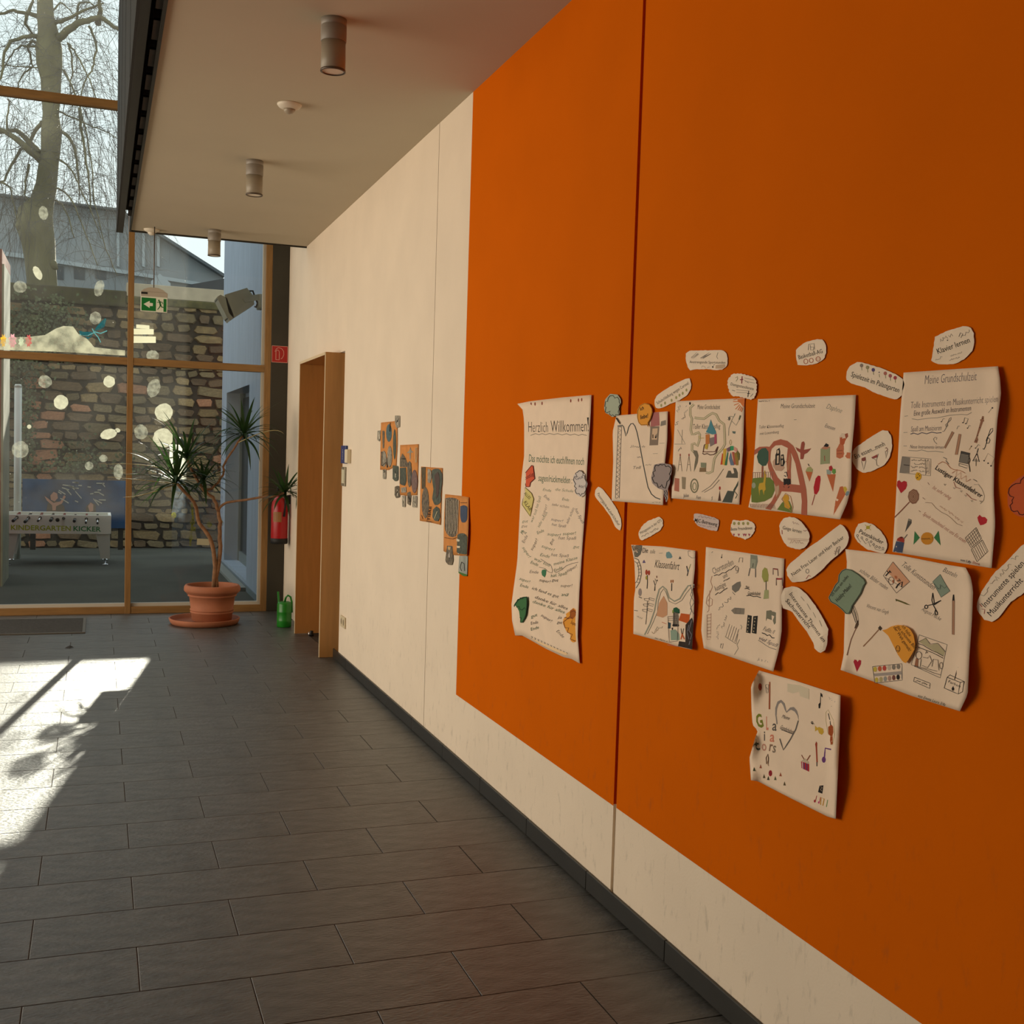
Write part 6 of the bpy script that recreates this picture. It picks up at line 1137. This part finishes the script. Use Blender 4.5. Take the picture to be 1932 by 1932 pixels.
bubble('speech_bubble', 'sage green flag shaped bubble over the left edge of the art lesson drawing', (1598, 1115), '200 300 260 310 340 360 400 410 420 455 395 490 365 570 310 650 275 700 262 745 240 785 205 790 160 740 100 690 40 660 15 610 60 530 90 470 120 440 125 370 160 320', cH, m_bsg, .006,
       [('c', DK, 1, '206 306 262 318 338 366 396 416 412 456 388 488 358 568 304 648 268 700 254 740 236 778 208 782 164 734 104 684 46 654 24 610 66 532 96 474 126 442 132 372 164 326'), ('t', DK, 'Ich hatte ein tolles', '60 600 235 385', 34, .2), ('t', DK, 'Hobby-Malen!', '115 660 270 490', 44, .2), ('l', DK, 1.4, '262 745 290 820 310 880'), ('l', DK, 1.4, '275 700 310 790 322 870')])
bubble('speech_bubble', 'amber sail shaped bubble in the middle of the art lesson drawing', (1703, 1212), '595 962 640 950 690 920 760 903 830 910 890 945 930 1010 945 1090 945 1160 900 1240 850 1315 815 1300 760 1220 710 1120 660 1020', cH, m_bor, .010,
       [('t', '5a3a10', 'Ich habe', '800 920 885 1030', 34, .1), ('t', '5a3a10', 'das schönste Bild', '745 925 940 1165', 34, .1), ('t', '5a3a10', 'der Welt gemalt!', '710 930 880 1190', 34, .1), ('e', '5a3a10', .9, 760, 1160, 22, 34), ('o', '5a3a10', 752, 1150, 3, 4), ('o', '5a3a10', 768, 1152, 3, 4), ('l', '5a3a10', .8, '750 1172 760 1178 770 1172')])
# ---------------------------------------------------------------- I gladiators sheet
cI = (1390, 1240, .17075)
t = pthing('gladiators_drawing', 'lowest curled and torn drawing lettered Gladiators with a grey heart outline', 'drawing', (1500, 1400), GRP)
lfI = G([(1583, 1330, 10, 60, .022), (1577, 1450, 10, 90, .026), (1418, 1300, 12, 24, .026), (1418, 1400, 10, 30, .022), (1418, 1465, 12, 16, .018), (1422, 1275, 10, 14, .015)], .004)
sheet('sheet', [(1432, 1265), (1500, 1284), (1586, 1312)], [(1586, 1312), (1584, 1400), (1580, 1480), (1577, 1545)], [(1417, 1472), (1430, 1474), (1490, 1505), (1562, 1541), (1577, 1545)], [(1432, 1265), (1417, 1294), (1418, 1340), (1420, 1368), (1430, 1378), (1424, 1395), (1414, 1430), (1417, 1472)], lfI, t, N=30)
it = [('o', 'b0442c', 258, 328, 20, 42), ('l', '5a1a10', .8, '245 310 275 340'), ('f', 'a0522c', '358 272 372 272 370 575 352 575'), ('c', PEN, 1, '318 305 352 300 345 395 328 395'), ('l', PEN, .7, '325 330 348 360'),
      ('t', '7a8024', 'G', '230 780 300 765', 150, 0, .03), ('t', 'd8866c', 'L', '325 800 350 800', 150, 0, .02), ('t', '57504a', 'a', '390 808 438 812', 120, 0, .01), ('t', '57504a', 'i', '300 920 312 920', 110, 0, .02), ('t', 'd8866c', 'a', '362 930 412 935', 120, 0, .015), ('t', '4a4a3c', 't', '205 1030 260 1020', 120, 0, .02), ('t', 'c8907c', 'o', '280 1035 330 1030', 120, 0, .01), ('t', '8a6a54', 'r', '355 1035 390 1040', 120, 0, .01), ('t', '8a7a68', 's', '392 1050 425 1055', 120, 0, .01),
      ('f', '948a84', '425 640 425 560 450 490 490 470 530 510 550 600 590 555 630 550 665 590 682 650 684 700 670 645 640 600 600 580 575 592 550 615 532 585 512 530 488 498 462 520 445 570 440 640'), ('l', '948a84', 2, '430 620 440 700 445 740'), ('l', '6a625c', 2.2, '680 700 650 800 590 910 515 1025 475 900'),
      ('t', PEN, 'Meine', '495 670 580 695', 44, .3), ('t', PEN, 'Grundschulzeit', '475 790 620 850', 50, .3), ('l', DK, 1, '490 800 620 850'), ('f', DK, '925 390 945 410 950 445 930 430 928 520 920 565 905 565 902 520 920 500'), ('s', PEN, .8, '1010 450 1080 520', 30), ('s', PEN, .8, '1040 540 1060 590', 24),
      ('c', 'a89a5c', .7, '985 610 1010 580 1040 640 1070 700 1078 850 1060 970 1030 960 1010 850 985 700'), ('f', 'a04a18', '1045 745 1065 765 1068 830 1060 860 1062 960 1040 970 1028 910 1035 870 1012 850 1010 770'), ('l', DK, 1.6, '1012 620 1030 700 1040 780'), ('f', '5a2a10', '1040 790 1050 790 1052 850 1042 850'), ('f', 'd0a838', '865 755 890 780 910 770 955 790 962 830 940 858 910 840 895 800 865 820'), ('l', DK, 1, '830 720 840 745'), ('l', DK, 1, '845 730 855 740'), ('e', DK, 1, 832, 722, 10, 12),
      ('f', 'a03c24', '878 928 890 950 888 1000 895 1160 880 1160 872 1000 866 960'), ('l', DK, 1.6, '885 1160 885 1205'), ('l', '6a3a78', 2.6, '968 1120 978 1005 1045 1020'), ('o', '6a3a78', 962, 1132, 22, 34), ('f', 'b02430', '710 1150 800 1180 800 1265 715 1225'), ('l', 'd0c8c8', 1.6, '725 1160 728 1230'), ('l', '4a4a78', 1.6, '745 1165 748 1240'), ('l', '4a4a78', 1.6, '775 1172 775 1250'), ('f', 'c8b89c', '712 1145 760 1120 800 1160 790 1180'), ('l', '8a4a34', 1.4, '715 1080 745 1130'), ('l', '8a4a34', 1.8, '812 1082 775 1140'),
      ('l', '5a3a24', 1.6, '330 1180 325 1110 345 1070 350 1110 345 1190'), ('l', 'b89a7c', 1.5, '330 1140 350 1200'), ('o', 'a01c2c', 372, 1282, 20, 34), ('o', DK, 365, 1270, 5, 7), ('o', DK, 378, 1290, 5, 7), ('f', DK, '915 1420 958 1415 945 1508 898 1490'), ('l', 'b09a84', 1, '925 1430 945 1440 925 1460 940 1480'),
      ('o', 'a82c34', 862, 1590, 11, 16), ('l', 'a82c34', 1.1, '870 1585 884 1530'), ('o', 'c0447a', 906, 1605, 9, 13), ('l', 'c0447a', 1.1, '913 1600 925 1545'), ('l', 'd09a2c', 1.6, '925 1630 930 1550 965 1565 950 1640'), ('l', '4f8a3c', 1.3, '990 1655 1005 1575')]
for x, y, c_ in ((192, 1240, '3a4a2c'), (264, 1210, 'a0583c'), (426, 1340, '5a5a3c'), (484, 1298, 'a0583c'), (528, 1400, '5a4a2c'), (302, 1318, '5a4a2c'), (348, 1340, '3a3a24')): it.append(('f', c_, '%d %d %d %d %d %d' % (x - 14, y + 16, x, y - 28, x + 15, y + 18)))
it.append(('f', 'dccdb2', '560 290 620 300 700 310 800 350 798 465 700 430 690 380 620 400 560 380'))
drawing(t, lfI, cI, it)
# ---------------------------------------------------------------- paper labels
LG = 'cut out word labels on the orange wall'
def label(name_label, px, poly, crop, items, base=.003, jag=0.25, lifts=(), m=None, seed=1):
    t_ = pthing('word_label', name_label, 'label', px, LG); L = G(list(lifts), base)
    P_ = [(crop[0] + x * crop[2], crop[1] + y * crop[2]) for x, y in nums(poly)]
    cutout('paper_shape', P_, L, t_, m, jag=jag, seed=seed); drawing(t_, L, crop, items); return t_
cM = (1120, 640, .17595); cE1 = (1590, 600, .18638); cL2 = (1380, 960, .16563); cG3 = (1280, 640, .08282); cBR = (1590, 900, .23816)
label('paper label reading Anstrengende Sportstunden', (1334, 679), '250 262 990 246 1085 300 1128 460 1105 610 1010 690 860 708 660 680 500 690 400 680 262 715 200 600 170 480 172 320', cG3,
      [('t', DK, 'Anstrengende Sportstunden', '255 545 1068 560', 62, 0, -.005), ('l', PEN, .9, '290 420 420 300 300 440 450 320 340 440 460 340'), ('l', PEN, .9, '500 430 700 310 520 440 740 330 560 440'), ('l', PEN, .8, '900 300 870 400 900 450'), ('o', DK, 782, 632, 18, 18), ('l', PEN, .7, '790 600 830 570'), ('s', GR, .6, '530 650 720 650', 40), ('f', 'c8ac90', '850 590 1060 570 1070 620 1000 670 840 670')])
label('paper label reading Domgottesdienste with small crosses', (1400, 730), '1230 790 1400 780 1560 815 1700 860 1760 920 1785 1050 1780 1200 1730 1340 1660 1380 1500 1340 1340 1300 1230 1300 1160 1200 1120 1050 1125 920', cG3,
      [('t', DK, 'Domgottesdienste', '1185 1050 1710 1165', 72, 0, -.005), ('l', '8a2a3a', 1.8, '1450 845 1440 1010'), ('l', '8a2a3a', 1.6, '1400 925 1475 915'), ('l', '3a302c', 1.4, '1603 1170 1580 1315'), ('l', '3a302c', 1.3, '1565 1235 1630 1240'), ('l', '8a8a5c', 1, '1300 880 1345 850 1350 900 1310 960'), ('l', GR, .7, '1500 880 1720 930'), ('l', GR, .7, '1520 960 1740 1000'), ('l', GR, .7, '1500 930 1600 1000'), ('l', GR, .7, '1320 1150 1600 1180'), ('l', GR, .7, '1320 1210 1560 1220'), ('l', PEN, .9, '1220 1160 1290 1180'), ('l', PEN, .9, '1640 1310 1700 1240')], jag=.6, base=.005)
label('slanted paper label reading Schulschließung wegen Corona', (1269, 742), '985 425 1030 420 1048 480 1040 540 1005 600 920 655 820 695 740 735 690 745 660 730 650 660 680 600 760 545 870 480', cM,
      [('t', DK, 'Schulschließung wegen Corona!', '685 700 1025 480', 34, 0, -.005)] + [('o', 'a8a06a', x, y, 10, 17) for x, y in ((725, 710), (765, 685), (835, 655), (885, 625), (920, 600), (955, 580), (995, 545))], jag=.15)
label('rounded paper label reading Basketball-AG', (1530, 664), '640 30 750 0 820 5 850 60 855 130 830 200 750 250 640 265 565 262 545 180 550 100', cD,
      [('t', DK, 'Basketball-AG', '575 203 818 138', 44, 0, .0), ('l', PEN, .9, '670 110 675 50 730 45 735 105'), ('l', PEN, .8, '690 80 725 80 720 110 695 110 690 60'), ('e', 'b87a64', 1.4, 645, 225, 20, 24), ('e', 'b87a64', 1.4, 700, 215, 20, 22), ('e', 'b87a64', 1.6, 770, 200, 22, 22), ('l', 'b87a64', .8, '755 200 790 200')], jag=.25, seed=4)
label('topmost paper label reading Klavier lernen', (1798, 651), '1215 82 1290 90 1325 150 1332 240 1315 330 1240 410 1155 460 1060 470 970 468 895 440 912 350 935 190 1060 130', cE1,
      [('t', DK, 'Klavier lernen', '965 365 1290 245', 58, 0, .0), ('s', GR, .8, '990 240 1120 180', 30), ('l', PEN, 1, '1175 190 1190 150 1215 160 1195 200'), ('s', GR, .8, '1240 200 1290 120', 30), ('s', GR, .7, '940 430 1020 400', 26), ('s', GR, .6, '1090 390 1210 350', 14), ('s', GR, .6, '1080 430 1190 400', 12), ('o', PEN, 1060, 225, 7, 6)], jag=.2, seed=5)
fl_ = []
for i, (x, y, c_) in enumerate(((190, 480, '8a7a6c'), (250, 500, '9a906a'), (308, 525, '5a4a78'), (430, 560, 'b06a5c'), (480, 585, 'a85a5c'), (530, 605, 'a8404c'), (368, 550, '5a4a68'))): fl_ += [('o', c_, x, y, 17 if i < 6 else 6, 19 if i < 6 else 6), ('l', '8a8a5c', .9, '%d %d %d %d' % (x, y + 18, x + 4, y + 50))]
label('paper label reading Spielezeit im Palastgarten with small flowers', (1650, 718), '70 490 155 440 240 462 400 510 540 570 610 620 625 670 600 780 545 828 480 812 330 760 220 700 90 665 32 620 42 540', cE1,
      [('t', DK, 'Spielezeit im Palastgarten', '80 590 565 755', 54, 0, .0)] + fl_, jag=.2, seed=6)
label('paper label reading Eis essen...mmh with ice cream doodles', (1647, 852), '290 1200 400 1135 455 1140 495 1200 500 1320 470 1420 420 1490 300 1550 210 1570 140 1530 100 1460 100 1350 130 1310 190 1270', cE1,
      [('t', DK, 'Eis essen...mmh', '130 1425 430 1290', 48, 0, .0), ('f', '8a4a40', '190 1420 230 1405 235 1440 215 1450 190 1445'), ('l', PEN, 1, '190 1450 212 1535 235 1445'), ('f', '9a4a44', '290 1410 350 1380 350 1410 300 1425'), ('l', PEN, .9, '290 1410 340 1440 360 1375'), ('l', PEN, .9, '338 1440 345 1490 370 1500'), ('l', '8a5a50', 1.4, '430 1320 440 1310 455 1330 440 1350'), ('l', PEN, .9, '430 1345 437 1420 455 1345')], jag=.2, seed=7)
label('steeply slanted label reading Pausenspiele auf dem Schulhof at the lower left', (1147, 960), '50 1580 95 1605 170 1700 250 1820 295 1930 298 2010 285 2055 235 2020 180 1900 100 1790 40 1720 12 1680 20 1610', cM,
      [('t', DK, 'Pausenspiele auf dem Schulhof', '35 1660 262 2000', 30, 0, -.005), ('s', GR, .6, '70 1740 200 1900', 20)], jag=.1, seed=8)
label('small slanted label reading Mittagessen in der GTS', (1228, 995), '300 195 430 145 470 175 475 240 440 300 340 360 235 412 210 380 202 320 240 250', cF,
      [('t', DK, 'Mittagessen in der GTS', '228 340 462 195', 30, 0, -.005), ('s', PEN, .8, '240 380 440 270', 24)], jag=.3, seed=9)
label('small label reading MJC-Betreuung', (1334, 985), '815 115 850 108 950 130 1040 155 1090 180 1092 230 1070 305 1000 295 900 265 850 240 812 180', cF,
      [('t', DK, 'MJC-Betreuung', '820 200 1070 250', 40, 0, .01), ('s', 'a08a8c', .7, '860 150 1060 180', 18), ('s', 'a08a8c', .7, '860 235 1050 280', 16)], jag=.3, seed=10, m=mat('label_mauve', 'd2bdb4', 0.85))
label('small label reading Beste Freundinnen with little hearts', (1402, 999), '1245 180 1330 190 1400 180 1470 210 1492 245 1485 310 1440 370 1385 400 1330 375 1250 360 1220 310 1222 250', cF,
      [('t', DK, 'Beste Freundinnen', '1225 300 1460 285', 36, 0, .0)] + [('o', 'a09a5c', x, 220, 14, 18) for x in (1260, 1310, 1360, 1410)] + [('f', 'a8485c', '%d 365 %d 335 %d 330 %d 340 %d 330 %d 340' % (x, x - 12, x - 6, x, x + 8, x + 12)) for x in (1255, 1310, 1365, 1385, 1425)], jag=.3, seed=12)
label('round label reading Geige lernen', (1498, 1005), '590 110 660 92 730 100 800 150 860 230 895 300 880 380 840 440 765 465 640 430 590 370 555 280 545 180', cL2,
      [('t', DK, 'Geige lernen', '580 230 795 280', 42, 0, .0), ('s', 'b08a84', .8, '690 170 790 180', 30), ('l', 'a04a44', 1.2, '575 240 578 290'), ('l', '8a4a50', 1, '820 245 840 255 858 240'), ('l', 'b08a78', .7, '640 335 880 350'), ('s', 'b08a78', .8, '660 390 840 400', 34), ('l', 'b08a78', .7, '640 350 870 365')], jag=.25, seed=13, base=.006)
label('oval label reading Patenkinder with a little sun', (1642, 1013), '1410 240 1450 170 1520 152 1610 175 1700 250 1760 340 1778 420 1765 470 1740 512 1650 490 1540 460 1440 380 1397 310', cL2,
      [('t', DK, 'Patenkinder', '1450 272 1720 405', 48, 0, .005), ('o', 'b8a83c', 1555, 212, 22, 20)] + [('e', PEN, .9, x, y, 10, 12) for x, y in ((1435, 305), (1485, 330), (1540, 350), (1590, 375), (1620, 405), (1652, 430), (1685, 440), (1725, 450))] + [('l', GR, .8, '1430 320 1470 380 1490 345 1530 400 1560 370 1580 430 1610 400 1640 460 1690 470 1740 470')] + [('l', 'b8a83c', .9, '1520 180 1590 245'), ('l', 'b8a83c', .9, '1520 245 1590 180')], jag=.2, seed=14)
label('long slanted label reading Nette Frau Lauer und Herr Becker', (1545, 1043), '1160 235 1245 172 1290 210 1330 280 1338 350 1310 430 1230 510 1120 600 1030 700 930 780 830 825 690 838 640 770 625 680 670 620 780 530 880 440 1000 360', cL2,
      [('t', DK, 'Nette Frau Lauer und Herr Becker', '700 770 1285 335', 44, 0, .0), ('e', PEN, 1, 865, 710, 18, 24), ('l', 'a85a50', 1.3, '850 800 880 755 900 770'), ('l', PEN, .9, '1200 440 1180 530 1220 470 1215 520 1240 430'), ('s', '8a6a5c', 1, '1180 520 1250 440', 40)], base=.006, jag=.2, seed=15, lifts=[(1490, 1090, 12, 12, .006)])
label('bent label reading Interessante Themen im Sachunterricht', (1518, 1170), '600 905 700 880 770 900 860 975 960 1110 1040 1240 1105 1370 1095 1450 1092 1530 1070 1610 1005 1643 945 1590 940 1540 860 1400 760 1270 690 1170 640 1150 575 1130 562 1000', cL2,
      [('t', DK, 'Interessante Themen im', '655 975 1040 1520', 46, 0, .0), ('t', DK, 'Sachunterricht', '612 1050 880 1365', 46, 0, .0), ('l', GR, .7, '790 1000 830 1050'), ('l', GR, .7, '860 1080 900 1150'), ('l', GR, .7, '930 1180 960 1240'), ('l', GR, .7, '1000 1270 1030 1340')], base=.006, jag=.1, seed=16, lifts=[(1478, 1120, 14, 24, .010), (1552, 1215, 14, 26, .012)])
label('slanted label reading Instrumente spielen Musikunterricht at the right frame edge', (1890, 1100), '1415 545 1460 520 1520 560 1540 650 1480 880 1420 930 1330 990 1240 1110 1190 1148 1120 1130 1062 1050 1065 990 1110 890 1200 760 1280 690', cBR,
      [('t', DK, 'Instrumente spielen', '1130 1035 1440 690', 50, 0, .0), ('t', DK, 'Musikunterricht', '1175 1105 1430 825', 50, 0, .0), ('l', '9a3a34', 1.3, '1085 1005 1105 1030'), ('l', '9a3a34', 1.1, '1100 1045 1125 1050 1120 1085'), ('s', GR, .8, '1110 950 1400 620', 34)], jag=.2, seed=17)
bubble('speech_bubble', 'dark outlined orange cloud bubble cut off by the right frame edge', (1922, 935), '1440 -20 1500 -10 1560 60 1560 200 1500 300 1420 322 1370 300 1335 270 1308 230 1305 120 1330 60 1390 10', cBR, mat('bubble_deep_orange', 'c4500f', 0.8), .004,
       [('c', '4a1408', 1.8, '1436 0 1410 25 1406 50 1370 52 1345 65 1318 90 1312 125 1325 150 1355 160 1340 185 1345 205 1325 225 1335 262 1355 275 1385 268 1400 295 1425 300 1445 290 1500 280 1540 200 1540 60 1500 10')])
# ---------------------------------------------------------------- kraft collages on the white wall
cK = (700, 770, .17079)
m_d1 = mat('print_dark', '1e1a16', 0.5, col2='8a7a60', var=.3, scale=60, stretch=(1, 1.6, 1)); m_d2 = mat('print_teal', '5a7a80', 0.5, col2='2a3a3c', var=.3, scale=60, stretch=(1, 1.6, 1)); m_d3 = mat('print_pale', 'b9ae98', 0.5, col2='5a544a', var=.3, scale=60, stretch=(1, 1.6, 1)); m_d4 = mat('print_green', '262c24', 0.5, col2='5a6250', var=.3, scale=60, stretch=(1, 1.6, 1)); m_d5 = mat('print_blue', '33486a', 0.5, col2='28364a', var=.3, scale=60, stretch=(1, 1.6, 1))
KG = 'orange kraft paper collages'; SG = 'small cut out photographs around the collages'
def photo(t_, poly, m, k, L, nm='photo_cutout'):
    P_ = [(cK[0] + x * cK[2], cK[1] + y * cK[2]) for x, y in nums(poly)]
    cutout(nm, P_, lambda x, y: L(x, y) + k, t_, m)
def collage(label_, px, T, Rr, B, Lf, photos, its, lifts=()):
    f = lambda s: [(cK[0] + x * cK[2], cK[1] + y * cK[2]) for x, y in nums(s)]
    t_ = pthing('kraft_collage', label_, 'collage', px, KG); L = G(list(lifts), .003)
    sheet('kraft_sheet', f(T), f(Rr), f(B), f(Lf), L, t_, m_kraft, N=10)
    for i, (poly, m) in enumerate(photos): photo(t_, poly, m, .0012 + .0004 * i, L)
    drawing(t_, L, cK, its, 'ink_marks', .004); return t_
def oval(cx_, cy_, rx, ry, n=12): return ' '.join('%.0f %.0f' % (cx_ + rx * math.cos(2 * math.pi * k / n), cy_ + ry * math.sin(2 * math.pi * k / n)) for k in range(n))
collage('farthest orange collage with a teal figure above two pale ones', (733, 842), '110 160 290 140', '290 140 292 400 278 640', '100 680 190 685 278 640', '110 160 105 400 100 680', [(oval(198, 275, 32, 100), m_d2), ('125 250 150 250 145 440 128 445', m_d1), (oval(260, 400, 17, 170), m_d4), (oval(140, 560, 30, 90), m_d3), (oval(205, 535, 26, 118), m_d3), ('110 480 130 480 125 640 108 640', m_d1), ('170 560 182 540 182 660 170 660', m_d1)], [('l', '2a1c10', 1, '210 160 205 260'), ('l', DK, 1, '120 640 160 600 180 650')])
collage('second orange collage with an aeroplane shape and purple figure', (772, 885), '322 408 525 398', '525 398 520 650 510 960', '315 960 400 968 510 960', '322 408 316 700 315 960', [('435 430 445 470 475 490 440 490 438 570 428 570 425 495 390 500 425 465', m_d3), ('320 560 345 500 375 540 400 600 398 650 318 650', m_d1), (oval(425, 730, 24, 145), m_d2), ('318 660 385 655 390 800 375 860 318 840', m_d4), (oval(478, 810, 34, 130), mat('print_purple', '5a3c40', 0.5, col2='8a7060', var=.2, scale=60, stretch=(1, 1.6, 1))), ('330 880 385 870 390 930 335 935', m_d3), ('395 600 440 600 440 860 410 860', m_d1)], [('c', 'c8b890', .9, '490 440 505 435 508 500 500 600 490 600'), ('l', DK, 1.2, '340 560 380 560')])
collage('third orange collage with two large dark ovals', (812, 932), '553 645 680 655 790 662', '790 662 782 900 768 1290', '538 1245 650 1262 768 1290', '553 645 545 900 538 1245', [('555 655 605 650 600 880 560 900', mat('print_ochre', '6a5420', 0.5, col2='2a2418', var=.3, scale=60, stretch=(1, 1.6, 1))), (oval(600, 1045, 40, 175), m_d1), ('670 690 700 668 755 670 785 720 785 820 770 960 775 1030 740 1070 700 1070 675 1000 690 900 675 800', m_d4), ('625 670 660 680 670 760 655 830 625 820', m_d3), ('685 1120 720 1085 755 1110 765 1200 740 1250 700 1245 678 1200', m_d4), ('700 740 740 700 760 780 745 960 720 1000 715 860', mat('print_brownred', '4a3228', 0.5))], [('t', '2a2018', 'TIERE', '642 1245 665 1085', 26, 0, .02), ('l', 'c8b890', 1, '700 1220 730 1140'), ('l', DK, .8, '555 1180 570 1225'), ('l', DK, 1, '610 1250 670 1258')], lifts=[(810, 985, 20, 8, .005)])
collage('nearest orange collage with white stripes overlapping the orange field', (859, 1000), '818 950 1000 970 1080 985', '1080 985 1078 1300 1062 1630', '800 1580 820 1590 920 1625 1062 1630', '818 950 805 1250 800 1580', [('820 995 870 985 960 1000 968 1020 955 1330 935 1420 880 1430 830 1380 815 1330', m_d1), ('985 1085 1030 1070 1065 1090 1060 1230 1040 1265 1000 1262 985 1200', m_d5), ('955 1400 985 1380 1040 1385 1062 1420 1058 1620 1000 1610 945 1600', m_d4)], [('l', 'b8ac98', 1.1, '%d %d %d %d' % (840 + 18 * k, 1010 + (k % 3) * 8, 838 + 16 * k, 1360 + (k % 2) * 30)) for k in range(8)] + [('f', 'd8ccb4', '945 1440 980 1455 975 1475 945 1470'), ('f', 'd8ccb4', '945 1520 985 1525 980 1545 950 1545'), ('f', 'd8ccb4', '955 1600 975 1605 965 1615'), ('l', '5a3a20', .9, '985 1045 1055 1045'), ('l', '5a3a20', .9, '810 1430 900 1445 940 1430')], lifts=[(884, 1020, 6, 60, .010)])
for lb, px, poly, m in (('small pale photo strip at the top right corner of the farthest collage', (750, 795), '265 82 318 82 316 210 280 220 262 160', m_d3), ('small pale photo cutout at the left edge of the farthest collage', (716, 822), '72 250 108 245 102 320 92 370 68 350', m_d3),
                        ('small photo strip hanging below the farthest collage', (725, 893), '130 680 165 675 163 785 128 780', m_d3), ('dark photo cutout between the first and second collage', (746, 894), '240 632 300 640 300 795 268 812 238 780', m_d4),
                        ('round dark photo cutout low left of the second collage', (750, 929), '262 870 295 855 318 870 318 985 275 995 260 960', m_d1), ('leftmost of three small photo strips under the second collage', (761, 945), '342 970 382 965 378 1095 345 1090', m_d3),
                        ('middle of three small photo strips under the second collage', (772, 941), '400 935 435 920 442 960 432 1078 400 1055', m_d1), ('rightmost of three small photo strips under the second collage', (782, 948), '462 970 508 968 505 1098 455 1095', m_d3),
                        ('dark penguin photo hanging below the nearest collage', (847, 1048), '840 1520 900 1520 908 1680 895 1735 850 1730 820 1690', m_d1), ('pale photo with green lower edge below the nearest collage', (873, 1067), '975 1632 1068 1630 1062 1855 1020 1855 965 1810', mat('print_mist', 'a9aca0', 0.5, col2='7a7e78', var=.2, scale=10))):
    o_t = pthing('photo_snippet', lb, 'photograph', px, SG); P_ = [(cK[0] + x * cK[2], cK[1] + y * cK[2]) for x, y in nums(poly)]
    L = G([], .004); cutout('photo_print', P_, L, o_t, m)
    its = []
    if 'green' in lb: its = [('f', '4a7030', '965 1805 1062 1840 1060 1856 1020 1856 968 1822'), ('l', DK, 1.3, '1000 1700 985 1760 1000 1800'), ('l', DK, 1.2, '1000 1700 1030 1720 1035 1800')]
    elif 'penguin' in lb: its = [('f', 'c8a878', '848 1530 880 1535 870 1570 850 1560'), ('f', 'c8bcb0', '855 1620 865 1590 870 1650 858 1650')]
    else: 
        rg2 = random.Random(px[0]); its = [('l', rg2.choice(('3a342c', 'd0c8b4', '6a6454')), 1.2, '%.0f %.0f %.0f %.0f' % ((px[0] - 700) / .17079 + rg2.uniform(-14, 14), (px[1] - 770) / .17079 + rg2.uniform(-40, 40), (px[0] - 700) / .17079 + rg2.uniform(-14, 14), (px[1] - 770) / .17079 + rg2.uniform(-40, 40))) for _ in range(4)]
    drawing(o_t, L, cK, its, 'print_marks')
